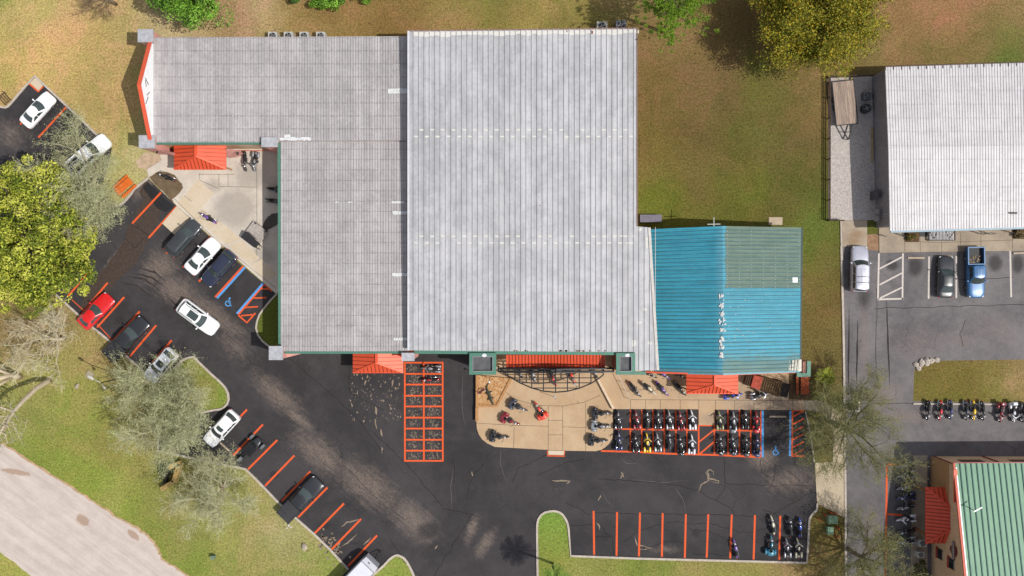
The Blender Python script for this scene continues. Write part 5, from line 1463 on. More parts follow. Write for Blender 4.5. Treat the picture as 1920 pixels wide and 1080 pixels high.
# flat utility trailer in the gravel yard
ut = thing('flatbed_trailer', P(1580, 195), 'flat utility trailer with a bleached plank deck in the gravel yard', 'trailer', rz=PD(8, 80))
t = NT('plank_deck', 'object'); x = t.sep()
wn = t.n.new('ShaderNodeTexWhiteNoise'); wn.noise_dimensions = '1D'; t.link(t.math('FLOOR', t.math('DIVIDE', x[1], .2)), wn.inputs['W'])
c = t.mix(t.ramp(t.noise(1.0, 6, .8, t.mapped(scale=(.7, 8, 1))), .3, .7), C(150, 128, 114), C(206, 184, 166))
c = t.scale_col(c, t.ramp(wn.outputs['Value'], 0, 1, .85, 1.12))
deckm = t.out(c, .9, 0, .2)
mb = MB()
for k in range(12): mb.box((0, -1.13 + k * .206, .72), (5.0, .195, .05))
mb.build('deck', deckm, ut)
mb = MB()
for y in (-1.26, 1.26): mb.bar((-2.55, y, .72), (2.55, y, .72), .08, .14)
for xx in (-2.55, 2.55): mb.bar((xx, -1.22, .72), (xx, 1.22, .72), .08, .14)
mb.build('frame', DKMETAL, ut)
mb = MB()
mb.bar((2.55, .75, .6), (4.3, 0, .6), .12, .12); mb.bar((2.55, -.75, .6), (4.3, 0, .6), .12, .12); mb.bar((3.4, -.5, .62), (3.4, .5, .62), .1, .08); mb.tube([(4.2, 0, 0), (4.2, 0, .95)], .05, 6)
mb.build('tongue', DKMETAL, ut)
for x_ in (-.5, .4):
    for y in (-1.2, 1.2): make_wheel(ut, x_, y, .3)

# three wheeled roadster
tw = thing('three_wheel_roadster', P(472, 840), 'black open three wheel roadster with a single rear wheel near the kerb', 'three wheeler', rz=D2)
mb = MB(); crossloft(mb, [(-.7, .34, .3, .65, .8), (-.3, .52, .25, .65, .82), (.2, .62, .22, .62, .72), (.8, .55, .22, .6, .74), (1.3, .42, .25, .55, .68), (1.65, .3, .3, .45, .55)]); mb.build('body', BLACKC, tw, smooth=True, fix=True)
mb = MB(); mb.prism([Vector(p) for p in [(.75, -.62, 1.32), (.75, .62, 1.32), (-.5, .62, 1.36), (-.5, -.62, 1.36)]], .05); mb.build('roof', plain('black_gloss_roof', (.014, .014, .016, 1), .25, 0, .1, 2, .5), tw)
for y in (-.6, .6):
    mb = MB(); mb.tube([(-.5, y, .7), (-.5, y, 1.34)], .04, 6); mb.tube([(.85, y * .9, .7), (.72, y, 1.3)], .03, 6); mb.build('roof_post', DKMETAL, tw)
    mb = MB(); mb.ball((.05, y * .5, .72), (.3, .2, .2), 10, 6, .6); mb.ball((-.28, y * .5, 1.0), (.1, .2, .3), 10, 6, .6); mb.build('seat', BLACKP, tw, smooth=True)
    make_wheel(tw, 1.1, y * 1.42, .32)
    mb = MB()
    for k in range(9):
        a0, a1 = R(20 + 140 * k / 9), R(20 + 140 * (k + 1) / 9)
        q = [(1.1 + .4 * math.cos(a), y * 1.42 + s * .15, .32 + .4 * math.sin(a)) for a in (a0, a1) for s in (-1, 1)]
        mb.add([q[0], q[1], q[3], q[2]] + [(p[0], p[1], p[2] - .03) for p in (q[0], q[1], q[3], q[2])], [(0, 1, 2, 3), (7, 6, 5, 4), (0, 4, 5, 1), (2, 6, 7, 3)])
    mb.build('fender', plain('grey_fender', (.16, .17, .18, 1), .3, .2, .1, 2, .5), tw)
    mb = MB(); mb.tube([(1.1, y * .6, .4), (1.1, y * 1.3, .32)], .04, 6); mb.build('suspension_arm', DKMETAL, tw)
mb = MB(); mb.grid(lambda a, b: (.95 - .1 * (2 * a - 1) ** 2, lerp(-.5, .5, a), lerp(.74, .95, b)), 6, 2); mb.build('windscreen', GLASS, tw)
mb = MB(); mb.bar((-.5, .15, .4), (-1.75, .15, .34), .1, .12); mb.bar((-.5, -.15, .4), (-1.75, -.15, .34), .1, .12); mb.build('swing_arm', DKMETAL, tw)
make_wheel(tw, -1.7, 0, .36, .30)
mb = MB()
for k in range(7):
    a0, a1 = R(40 + 110 * k / 7), R(40 + 110 * (k + 1) / 7)
    q = [(-1.7 + .42 * math.cos(a), s * .19, .36 + .42 * math.sin(a)) for a in (a0, a1) for s in (-1, 1)]
    mb.add([q[0], q[1], q[3], q[2]], [(0, 1, 2, 3)]); mb.add([(p[0], p[1], p[2] - .03) for p in (q[0], q[1], q[3], q[2])], [(3, 2, 1, 0)])
mb.build('rear_fender', plain('grey_fender', (.16, .17, .18, 1)), tw)

# ------------------------------------------------------------ motorcycles
TRIM = plain('proto_trim', (.03, .03, .032, 1), .35, .3, .1, 5, .5)
SEATM = plain('black_seat', (.014, .013, .013, 1), .7, 0, .2, 8, .3)
ENG = plain('engine_alloy', (.12, .12, .125, 1), .32, .9, .2, 9, .5)
def arc_fender(mb, cx, cz, r, wd, a0, a1, n=10, yoff=0):
    vs = []; 
    for k in range(n + 1):
        a = R(lerp(a0, a1, k / n))
        for u, dr in ((-1, -.07), (-.7, 0), (0, .02), (.7, 0), (1, -.07)):
            vs.append((cx + (r + dr) * math.cos(a), yoff + u * wd / 2, cz + (r + dr) * math.sin(a)))
    fs = []
    for k in range(n):
        for j in range(4): fs.append((k * 5 + j, k * 5 + j + 1, (k + 1) * 5 + j + 1, (k + 1) * 5 + j))
    mb.add(vs, fs)
def spoked(root, x, y, r, wd, nm, steer=0.0, solid=False):
    mb = MB(); mb.torus((0, 0, 0), r - wd * .42, wd * .5, 'y', 20, 7)
    wh = mb.build(nm, RUB, root, smooth=True); wh.location = (x, y, r); wh.rotation_euler = (0, 0, steer)
    mb = MB(); mb.torus((0, 0, 0), r - wd * .95, .022, 'y', 18, 5, wide=1.6); mb.disc((0, 0, 0), .06, .12, 'y', 8)
    for k in range(9):
        a = 2 * math.pi * k / 9; mb.bar((0, 0, 0), ((r - wd) * math.cos(a), 0, (r - wd) * math.sin(a)), .02, .03, (0, 1, 0))
    mb.build('rim', ALLOY, wh)
def make_bike(name, kind, label):
    root = thing(name, (0, 0, 0), label, 'motorcycle', 'motorcycles parked at the shop')
    steer = R(16) if kind != 'sport' else R(10)
    trike = kind == 'trike'
    xf_, xr_ = .86, -.78
    spoked(root, xf_, .03, .32, .13, 'front_wheel', steer)
    if trike:
        for sg in (1, -1): spoked(root, xr_, sg * .52, .31, .20, 'rear_wheel')
    else: spoked(root, xr_, 0, .32, .17, 'rear_wheel')
    mb = MB()
    for sg in (1, -1):
        mb.tube([(.50, sg * .05, .90), (.30, sg * .13, .30), (-.35, sg * .15, .26), (-.78, sg * .12, .33)], .022, 5)
        mb.tube([(.45, sg * .04, .80), (-.30, sg * .12, .60), (-.78, sg * .12, .50)], .022, 5)
    mb.build('frame', BLACKP, root)
    mb = MB()
    mb.ball((-.08, 0, .38), (.28, .19, .15), 10, 6, .6)
    for a in (22, -22):
        d = Vector((math.sin(R(a)), 0, math.cos(R(a))))
        for k in range(6): mb.tube([Vector((.02, 0, .44)) + d * (.06 * k), Vector((.02, 0, .44)) + d * (.06 * k + .035)], .125 - .004 * k, 10)
    mb.ball((.1, -.2, .4), (.14, .05, .12), 8, 6, .7); mb.ball((-.2, .19, .36), (.22, .06, .11), 8, 6, .7)
    mb.build('engine', ENG, root, smooth=False)
    for dz_, sg in ((0, -1), (.02, 1)) if kind in ('tourer', 'bagger', 'trike') else ((0, -1), (.10, -1)):
        mb = MB(); mb.tube([(.22, sg * .14, .52), (.26, sg * .2, .34 + dz_), (-.2, sg * .23, .28 + dz_), (-1.12, sg * .25, .28 + dz_)], [.025, .028, .035, .05], 7); mb.build('exhaust_pipe', CHROME if kind != 'sport' else DKMETAL, root, smooth=True)
    mb = MB()
    if kind == 'sport': mb.ball((.12, 0, .86), (.30, .17, .14), 12, 8, .8)
    else: mb.ball((.16, 0, .82), (.33, .155, .13), 14, 8, .85); mb.ball((.02, 0, .84), (.22, .12, .10), 10, 6, .9)
    mb.build('fuel_tank', PROTO, root, smooth=True)
    mb = MB(); mb.ball((-.28, 0, .74), (.26, .17, .08), 10, 6, .7); mb.ball((-.58, 0, .80), (.22, .14, .07), 10, 6, .7); mb.build('seat', SEATM, root, smooth=True)
    mb = MB(); arc_fender(mb, xf_, .32, .365, .17, 25, 170); mb.v = [((x - xf_) * math.cos(steer) - (y) * math.sin(steer) + xf_, (x - xf_) * math.sin(steer) + y * math.cos(steer) + .03, z) for x, y, z in mb.v]; mb.build('front_fender', PROTO, root, smooth=True)
    mb = MB()
    if trike:
        for sg in (1, -1):
            arc_fender(mb, xr_, .31, .38, .30, 5, 190, 12, sg * .52)
        mb.ball((xr_ - .02, 0, .58), (.42, .42, .22), 12, 8, .55)
    else: arc_fender(mb, xr_, .32, .375, .23, 15, 175)
    mb.build('rear_fender', PROTO, root, smooth=True)
    mb = MB()
    for sg in (1, -1): mb.tube([(.50, sg * .10, .95), (.80, sg * .10 + .02, .40), (.86, sg * .09 + .03, .32)], [.024, .028, .03], 6)
    mb.build('fork', CHROME if kind != 'sport' else BLACKP, root, smooth=True)
    mb = MB()
    hb = [(.18, .43, 1.02), (.30, .42, 1.04), (.46, .18, 1.12), (.47, 0, 1.02), (.46, -.18, 1.12), (.30, -.42, 1.04), (.18, -.43, 1.02)]
    if kind == 'sport': hb = [(.42, .38, .98), (.48, .2, 1.0), (.5, 0, .98), (.48, -.2, 1.0), (.42, -.38, .98)]
    hb = [((x - .46) * math.cos(steer) - y * math.sin(steer) + .46, (x - .46) * math.sin(steer) + y * math.cos(steer), z) for x, y, z in hb]
    mb.tube(hb, .02, 6); mb.build('handlebar', TRIM, root, smooth=True)
    for sg in (1, -1):
        mb = MB(); mb.tube([(.36, sg * .36, 1.06), (.34, sg * .46, 1.2)], .01, 4); mb.ball((.34, sg * .48, 1.2), (.03, .07, .045), 8, 5); mb.build('mirror', CHROME if kind != 'sport' else BLACKP, root, smooth=True)
    mb = MB(); mb.ball((.66, .02, .90), (.11, .11, .11), 10, 6); mb.build('headlight', LAMPW, root, smooth=True)
    mb = MB(); mb.ball((-1.14 if not trike else -1.2, 0, .58), (.04, .08, .05), 8, 5); mb.build('taillight', LAMPR, root, smooth=True)
    if kind in ('bagger', 'tourer'):
        for sg in (1, -1):
            mb = MB(); mb.ball((-.78, sg * .31, .56), (.36, .13, .20), 12, 8, .55); mb.build('saddlebag', PROTO, root, smooth=True)
        mb = MB()
        mb.grid(lambda a, b: (.66 - .30 * (2 * a - 1) ** 2 - .06 * b, lerp(-.43, .43, a), lerp(.82, 1.12, b)), 10, 4)
        mb.grid(lambda a, b: (.66 - .30 * (2 * a - 1) ** 2 - .06 - .16 * b * (1 - .6 * (2 * a - 1) ** 2), lerp(-.43, .43, a), 1.12 + .02 * b), 10, 2)
        mb.build('fairing', PROTO, root, smooth=True)
        mb = MB(); mb.grid(lambda a, b: (.54 - .18 * (2 * a - 1) ** 2 - .14 * b, lerp(-.28, .28, a), lerp(1.13, 1.36, b)), 8, 3); mb.build('windshield', plain('tinted_screen', (.03, .035, .04, 1), .1, 0, .1, 3, .6), root, smooth=True)
    if kind == 'tourer':
        mb = MB(); mb.ball((-1.02, 0, .98), (.25, .30, .17), 12, 8, .5); mb.build('top_box', PROTO, root, smooth=True)
        mb = MB(); mb.ball((-.80, 0, 1.02), (.07, .24, .16), 10, 6, .6); mb.build('backrest', SEATM, root, smooth=True)
        mb = MB(); mb.tube([(-1.2, .22, 1.18), (-.9, .22, 1.19), (-.9, -.22, 1.19), (-1.2, -.22, 1.18), (-1.2, .22, 1.18)], .012, 5); mb.tube([(-1.2, 0, 1.18), (-.9, 0, 1.19)], .012, 5); mb.build('luggage_rack', CHROME, root, smooth=True)
    if trike:
        mb = MB(); mb.ball((-.62, 0, .98), (.06, .22, .18), 10, 6, .6); mb.build('backrest', SEATM, root, smooth=True)
    if kind == 'sport':
        mb = MB(); mb.ball((-.95, 0, .86), (.25, .10, .06), 8, 6, .8); mb.build('tail_cowl', PROTO, root, smooth=True)
    else:
        for sg in (1, -1):
            mb = MB(); mb.box((-.0, sg * .3, .30), (.26, .12, .03)); mb.build('footboard', BLACKP, root)
    root.rotation_euler = (R(-4) if not trike else 0, 0, 0)
    return root
def bp(name, col, metal=.1): return carpaint(name, col, metal)
BK = {'black': bp('bike_black', (.014, .014, .016, 1)), 'red': bp('bike_red', (.55, .016, .02, 1)), 'maroon': bp('bike_maroon', (.22, .008, .018, 1)), 'orange_red': bp('bike_scarlet', (.66, .05, .02, 1)), 'yellow': bp('bike_yellow', (.80, .50, .01, 1), 0),
      'white': bp('bike_white', (.68, .68, .72, 1), 0), 'silver': bp('bike_silver', (.27, .27, .29, 1), .4), 'grey': bp('bike_grey', (.25, .26, .28, 1), .2), 'blue': bp('bike_blue', (.02, .07, .45, 1)), 'teal': bp('bike_teal', (.02, .16, .24, 1)), 'navy': bp('bike_navy', (.02, .03, .12, 1)),
      'cream': bp('bike_cream', (.55, .50, .36, 1), 0), 'olive': bp('bike_olive', (.22, .22, .10, 1)), 'purple': bp('bike_purple', (.14, .06, .30, 1)), 'slate': bp('bike_slate', (.05, .055, .07, 1), .3)}
protos = {k: make_bike({'cruiser': 'cruiser_motorcycle', 'bagger': 'bagger_motorcycle', 'tourer': 'touring_motorcycle', 'trike': 'trike_motorcycle', 'sport': 'street_motorcycle'}[k], k, 'motorcycle') for k in ('cruiser', 'bagger', 'tourer', 'trike', 'sport')}
UP = (0, -1); DN = (0, 1)
SW_ = (22, 30)
ROW = lambda n, s: 'motorcycle in the %s place from the left in the %s row of orange bays right of the plaza' % (n, s)
BIKES = [  # px, py, direction, kind, colour, ground height, label
 (1160, 788, UP, 'bagger', 'slate', 0, 'dark slate bagger motorcycle at the left end of the upper bay row'),
 (1194, 788, UP, 'bagger', 'maroon', 0, 'dark red bagger motorcycle with red saddlebags, second from left in the upper bay row'),
 (1214, 788, UP, 'cruiser', 'black', 0, 'plain black cruiser directly above the yellow motorcycle'),
 (1234.5, 788, UP, 'bagger', 'slate', 0, 'slate bagger motorcycle between the plain black cruiser and a silver bagger'),
 (1256, 788, UP, 'bagger', 'silver', 0, 'silver bagger motorcycle in the upper bay row beside a dark red one'),
 (1277, 790, UP, 'bagger', 'maroon', 0, 'dark red bagger motorcycle between a silver and a white one'),
 (1299, 788, UP, 'bagger', 'white', 0, 'white bagger motorcycle at the right end of the upper bay row beside the concrete apron'),
 (1161, 827, UP, 'bagger', 'navy', 0, 'dark navy bagger motorcycle at the left end of the lower bay row'),
 (1193, 832, UP, 'bagger', 'black', 0, 'black bagger motorcycle left of the yellow motorcycle'),
 (1214, 831, UP, 'bagger', 'yellow', 0, 'bright yellow bagger motorcycle in the lower bay row'),
 (1234, 830, UP, 'bagger', 'silver', 0, 'silver bagger motorcycle right of the yellow motorcycle'),
 (1255, 826, UP, 'cruiser', 'black', 0, 'small black cruiser between two light coloured baggers in the lower bay row'),
 (1276.5, 834, UP, 'tourer', 'black', 0, 'black touring motorcycle with a top box just left of the hatched bay'),
 (1298, 834, UP, 'bagger', 'white', 0, 'white bagger motorcycle in the lower bay row beside the hatched bay'),
 (1350, 789, UP, 'bagger', 'olive', 0, 'olive bagger motorcycle right of the concrete apron in the upper bay row'),
 (1376, 791, UP, 'tourer', 'grey', 0, 'grey touring motorcycle with a top box in the upper bay row'),
 (1398, 788, UP, 'bagger', 'black', 0, 'black bagger motorcycle between the grey and the red touring motorcycles'),
 (1418.5, 791, UP, 'tourer', 'red', 0, 'red touring motorcycle with a top box beside the blue line'),
 (1351, 833, UP, 'tourer', 'black', 0, 'black touring motorcycle right of the hatched bay in the lower row'),
 (1375, 833, UP, 'tourer', 'slate', 0, 'dark slate touring motorcycle, second right of the hatched bay in the lower row'),
 (1399, 835, UP, 'tourer', 'black', 0, 'black touring motorcycle, third right of the hatched bay in the lower row'),
 (1420, 836, UP, 'tourer', 'navy', 0, 'dark navy touring motorcycle in the lower row beside the blue line'),
 (1190, 730, SW_, 'cruiser', 'black', ZS, 'black cruiser leftmost of the four parked aslant on the walk below the blue roof'),
 (1215.5, 728, (26, 28), 'cruiser', 'cream', ZS, 'cream and black cruiser parked aslant on the walk below the blue roof'),
 (1240.5, 729, SW_, 'cruiser', 'purple', ZS, 'purple black cruiser parked aslant right of the cream one'),
 (1274, 728, SW_, 'sport', 'black', ZS, 'black street motorcycle parked aslant beside the orange awning'),
 (1216, 699, (24, 20), 'cruiser', 'black', ZS, 'black motorcycle tip showing leftmost under the orange fascia of the blue roof'),
 (1241, 700, (24, 20), 'cruiser', 'purple', ZS, 'purplish motorcycle tip showing second under the orange fascia of the blue roof'),
 (1270, 700, (24, 20), 'cruiser', 'black', ZS, 'black motorcycle tip under the orange fascia nearest the awning'),
 (1374, 742, (1, -.05), 'bagger', 'blue', ZS, 'bright blue bagger motorcycle half under the orange awning of the annex'),
 (1424, 742, (1, -.1), 'bagger', 'silver', ZS, 'silver and black motorcycle parked beside the old brown wagon'),
 (936, 819, (1, .12), 'trike', 'black', ZS, 'black trike motorcycle nearest the rounded plaza corner'),
 (972, 763, (30, 17), 'trike', 'slate', ZS, 'slate black trike motorcycle above the dark red trike on the plaza'),
 (957, 789, (30, 13), 'trike', 'maroon', ZS, 'dark red trike motorcycle on the plaza between two black trikes'),
 (1012, 769, (-13, -28), 'trike', 'orange_red', ZS, 'scarlet trike motorcycle with its wide tail toward the plaza middle'),
 (1128, 775, (1, .02), 'trike', 'black', ZS, 'black trike motorcycle topmost of the three along the right plaza edge'),
 (1127, 799, (1, -.03), 'trike', 'grey', ZS, 'grey trike motorcycle between two black ones on the right plaza edge'),
 (1121, 826, (1, .05), 'trike', 'black', ZS, 'black trike motorcycle lowest on the right plaza edge by the rounded kerb'),
 (970, 694, (14, 30), 'cruiser', 'black', ZS, 'black motorcycle leftmost under the steel pergola'),
 (998, 700, (10, 30), 'cruiser', 'grey', ZS, 'grey motorcycle second from left under the steel pergola'),
 (1035, 707, (13, 30), 'cruiser', 'red', ZS, 'red motorcycle in the middle under the steel pergola'),
 (1070, 702, (13, 26), 'cruiser', 'orange_red', ZS, 'scarlet motorcycle right of centre under the steel pergola'),
 (1111, 691, (13, 26), 'cruiser', 'black', ZS, 'black motorcycle at the right end behind the sign truss'),
 (458.5, 302, (-.06, 1), 'sport', 'black', .10, 'black street motorcycle beside the larger touring one in the paved court'),
 (477.5, 302, (-.1, 1), 'bagger', 'grey', .10, 'grey bagger motorcycle facing down in the paved court by the long wall'),
 (312, 331, (-30, -17), 'cruiser', 'black', .10, 'black cruiser standing on the dark damp stain in the court'),
 (390, 408, (-28, -20), 'cruiser', 'purple', .10, 'purple cruiser alone near the middle of the paved court'),
 (517, 355, (1, .1), 'cruiser', 'black', .10, 'black motorcycle peeking out under the green gutter beside the court'),
 (516.5, 377, (1, .1), 'sport', 'black', .10, 'thin black motorcycle peeking out lower under the green gutter'),
 (809, 690, (-1, -.05), 'bagger', 'silver', 0, 'silver motorcycle in the top bay of the orange ladder of bays'),
 (807, 711, (-1, -.02), 'cruiser', 'maroon', 0, 'dark red and black motorcycle in the second bay of the orange ladder of bays'),
 (1380, 1029, (-4, -30), 'cruiser', 'purple', 0, 'purple cruiser alone against an orange line in the bottom row of stalls'),
 (1450, 985, (-3, -30), 'cruiser', 'cream', 0, 'cream and chrome cruiser above the teal trike'),
 (1446, 1023, (0, -30), 'trike', 'teal', 0, 'teal trike motorcycle with a wide rear in the bottom right stall'),
 (1482.5, 988, (0, -30), 'cruiser', 'black', 0, 'black cruiser between the orange line and the blue motorcycle'),
 (1501, 990, (0, -30), 'cruiser', 'blue', 0, 'blue cruiser beside the right kerb of the lower lot'),
 (1477, 1028, (-3, -30), 'bagger', 'silver', 0, 'silver bagger motorcycle in the bottom row right of the orange line'),
 (1497.5, 1028, (-2, -30), 'bagger', 'cream', 0, 'cream and chrome motorcycle in the bottom right corner of the lot'),
 (1740, 769, (-2, 30), 'sport', 'black', 0, 'black motorcycle leftmost below the east grass island'),
 (1762.5, 769, (-3, 30), 'cruiser', 'red', 0, 'red motorcycle second from the left below the east grass island'),
 (1781.5, 768, (-2, 30), 'cruiser', 'navy', 0, 'dark blue motorcycle third from the left below the east grass island'),
 (1811, 769, (-3, 30), 'cruiser', 'slate', 0, 'slate motorcycle left of the yellow one below the east grass island'),
 (1825, 769, (1, 30), 'cruiser', 'yellow', 0, 'motorcycle with a yellow tank and fender below the east grass island'),
 (1842, 770, (2, 30), 'cruiser', 'black', 0, 'black motorcycle right of the yellow one below the east grass island'),
 (1875, 773, (-2, 30), 'tourer', 'maroon', 0, 'dark red touring motorcycle below the east grass island'),
 (1899, 773, (-1, 30), 'tourer', 'white', 0, 'white touring motorcycle near the right edge of the picture'),
 (1918, 773, (-1, 30), 'bagger', 'black', 0, 'black bagger motorcycle cut by the right edge of the picture'),
]
for k, (py_, col_) in enumerate(((872, 'silver'), (890, 'silver'), (912, 'silver'), (931, 'navy'), (950, 'silver'), (972, 'white'), (996, 'black'), (1014, 'grey'))):
    BIKES.append((1700, py_, (-1, .16), 'bagger' if k % 2 else 'cruiser', col_, 0, '%s motorcycle, %s from the top of the row shaded by the tan building' % (col_.replace('navy', 'dark blue'), ('first', 'second', 'third', 'fourth', 'fifth', 'sixth', 'seventh', 'eighth')[k])))
used = set()
for (px, py, d, kind, col_, z, lab) in BIKES:
    p = P(px, py, .6 + z); loc = (p.x, p.y, z + .008); a = PD(*d) + random.uniform(-.075, .075)
    pr = protos[kind]
    if kind not in used:
        used.add(kind); pr['label'] = lab; pr.location = loc; pr.rotation_euler = (pr.rotation_euler[0], 0, a)
        # the first of each kind keeps its own paint
        first = (pr, BK[col_])
        for ch in list(pr.children):
            for s_ in ch.material_slots:
                if s_.material and s_.material.name == 'proto_paint': s_.link = 'OBJECT'; s_.material = BK[col_]
        pr['_'] = col_
        continue
    c = pr.copy(); COL.objects.link(c); c['label'] = lab
    c.location = loc; c.rotation_euler = (pr.rotation_euler[0] * random.choice((.6, 1, 1.3)), 0, a)
    for ch in list(pr.children):
        q = ch.copy(); COL.objects.link(q); q.parent = c
        for s_ in q.material_slots:
            if s_.material and s_.material.name == BK[pr['_']].name: s_.link = 'OBJECT'; s_.material = BK[col_]
        for g in list(ch.children):
            h = g.copy(); COL.objects.link(h); h.parent = q
for o in bpy.data.objects:
    if '_' in o.keys(): del o['_']
# ------------------------------------------------------------ site objects
CONB = plain('block_concrete', C(200, 180, 156), .9, 0, .15, 4, .2)
for px, py, l, a, lab in ((1717, 483.5, 1.95, 0, 'pale concrete wheel stop in the empty bay beside the white hatching'), (1772, 481, 1.6, 0, 'pale concrete wheel stop at the nose of the glossy black sedan'), (1912, 474.5, 1.6, R(3), 'pale concrete wheel stop near the right picture edge'),
                       (1457.5, 781, 1.85, 0, 'grey concrete wheel stop in the blue painted bay'), (421, 837, 1.6, PD(18, 16), 'concrete wheel stop at the nose of the white crossover')):
    mb = MB(); mb.prism([Vector((sx * l / 2, sy * .07, .14)) for sx, sy in ((-1, -1), (1, -1), (1, 1), (-1, 1))], .02)
    mb.prism([Vector((sx * l / 2, sy * .1, .12)) for sx, sy in ((-1, -1), (1, -1), (1, 1), (-1, 1))], .12)
    o = mb.build('wheel_stop', CONB); o.location = P(px, py) + Vector((0, 0, .008)); o.rotation_euler = (0, 0, a); tag(o, lab, 'wheel stop', 'concrete wheel stops')

def fan_unit(px, py, z0, size, h, label, mat, round_=False, group=None, name='air_conditioner'):
    p = P(px, py, h); r = thing(name, (p.x, p.y, z0), label, 'air conditioner', group)
    mb = MB()
    if round_: mb.tube([(0, 0, 0), (0, 0, h)], [size * .55, size * .55], 16)
    else: mb.box((0, 0, h / 2), (size, size * .9, h))
    mb.build('casing', mat, r)
    mb = MB(); mb.disc((0, 0, h + .02), size * .36, .03, 'z', 16); mb.build('fan_opening', BLACKP, r)
    mb = MB()
    for k in range(4):
        a = k * math.pi / 2 + .4; mb.bar((0, 0, h + .045), (size * .32 * math.cos(a), size * .32 * math.sin(a), h + .045), .12, .02)
    mb.build('fan_blades', plain('fan_grey', (.22, .22, .22, 1), .5, .3, .1, 4), r)
ACW = plain('unit_beige', C(206, 204, 196), .5, .1, .12, 3, .3); ACD = plain('unit_dark', C(128, 130, 140), .5, .2, .2, 3, .3)
for i, x in enumerate((511, 540.5, 570, 601)):
    fan_unit(x, 67.2, 0, 1.05, 1.1, 'beige fan unit half hidden behind the upper roof edge, %s from the left' % ('first', 'second', 'third', 'fourth')[i], ACW, group='fan units behind the west wing')
fan_unit(1129, 49, 0, 1.2, 1.1, 'pale fan unit just behind the top edge of the tall hall roof', ACW)
fan_unit(1164.5, 46.5, 0, 1.15, 1.2, 'dark grey cooling unit behind the top right corner of the tall hall', ACD)
fan_unit(1627, 179.5, .012, .9, .8, 'dark square fan unit on the gravel beside the flat trailer', ACD)
fan_unit(1625.5, 203, .012, .95, .8, 'dark round fan unit on the gravel, nearer the timber beam', plain('unit_slate', C(70, 78, 82), .5, .2, .2, 3, .3), True)
fan_unit(1729.5, 1018.5, .12, .85, .9, 'pale square fan unit at the lower end of the red hipped awning', ACW)
fan_unit(1726, 1040, .12, .75, .9, 'smaller pale fan unit by the tan gable wall, below the other one', ACW)

def box_thing(name, px, py, z0, size, mat, label, cat, rz=0, lid=None, group=None):
    p = P(px, py, z0 + size[2]); r = thing(name, (p.x, p.y, z0), label, cat, group, rz)
    mb = MB(); mb.box((0, 0, size[2] * .45), (size[0], size[1], size[2] * .9)); mb.build('cabinet', mat, r)
    mb = MB(); mb.box((0, 0, size[2] * .95 + .002), (size[0] + .06, size[1] + .06, size[2] * .1)); mb.build('lid', lid or mat, r)
    return r
TGREEN = plain('transformer_green', C(140, 172, 142), .6, .1, .15, 3, .3)
box_thing('transformer_box', 1562.5, 975, 0, (1.0, .85, .9), TGREEN, 'larger pale green transformer box on the grass beside the footpath', 'transformer')
box_thing('transformer_box', 1557.5, 995.5, 0, (.62, .85, .75), TGREEN, 'smaller pale green transformer box below the larger one', 'transformer')
BOLL = plain('orange_bollard_paint', C(214, 92, 60), .6, 0, .15, 4, .3)
for i, (x, y) in enumerate(((1533, 971), (1544, 963), (1554, 959), (1563, 960), (1567, 987), (1565, 1003))):
    mb = MB(); mb.tube([(0, 0, 0), (0, 0, 1.15)], .075, 10); mb.ball((0, 0, 1.15), (.075, .075, .05), 10, 5)
    o = mb.build('bollard', BOLL, smooth=False); o.location = P(x, y)
    tag(o, ('thin orange bollard farthest left of the green transformer boxes', 'thin orange bollard at the upper left of the larger transformer box', 'thin orange bollard above the larger transformer box', 'thin orange bollard at the upper right of the larger transformer box', 'thin orange bollard between the transformer boxes on their right', 'thin orange bollard at the lower right of the smaller transformer box')[i], 'bollard', 'bollards round the transformers')
o = (MB().tube([(0, 0, 0), (0, 0, .7)], .14, 10).ball((0, 0, .7), (.14, .14, .08), 10, 5)).build('bollard', plain('yellow_bollard', C(222, 196, 82), .6, 0, .15, 4, .3)); o.location = P(1531, 777)
tag(o, 'short yellow bollard on the shaded grass beside the footpath', 'bollard')
box_thing('utility_chest', 1220.5, 409.5, 0, (2.45, .82, .9), plain('chest_grey', C(128, 124, 138), .6, .2, .15, 3, .3), 'long grey steel chest on the ground above the blue roof', 'utility box')
o = MB().box((0, 0, .04), (1.6, .9, .08)).build('concrete_pad', CONB); o.location = P(1454, 414.5); tag(o, 'square pale concrete pad on the grass above the faded roof', 'concrete pad')
at = thing('roof_mast', P(1338.5, 424, 5.6), 'thin pale cross shaped pipe at the top edge of the blue roof', 'mast')
mb = MB(); mb.tube([P(1338.5, 426, 5.75), P(1338.5, 407, 5.75)], .05, 6); mb.build('pole', plain('pale_pipe', C(206, 208, 200), .6, .1, .1, 3, .3, coords='world'), at, world=True)
mb = MB(); mb.tube([P(1326.5, 420.5, 5.9), P(1351, 420, 5.9)], .05, 6); mb.build('arm', plain('pale_pipe', C(206, 208, 200)), at, world=True)
box_thing('pedestal_box', 398, 1046, 0, (.35, .35, .7), plain('pedestal_green', C(120, 140, 122), .6, 0, .2, 4, .3), 'small dark green utility pedestal on the lower left lawn', 'utility box')
o = MB().box((0, -.55, .05), (1.2, .12, .1)).box((0, .55, .05), (1.2, .12, .1)).box((.55, 0, .05), (.118, .98, .1)).box((-.55, 0, .05), (.118, .98, .1)).box((0, 0, .03), (.98, .98, .04)).build('utility_vault', plain('vault_concrete', C(176, 166, 138), .9, 0, .2, 3, .2)); o.scale = (.72, .72, 1); o.location = P(168.5, 703); o.rotation_euler = (0, 0, R(-35)); tag(o, 'square concrete vault frame set in the lawn near the street lamp', 'utility vault')

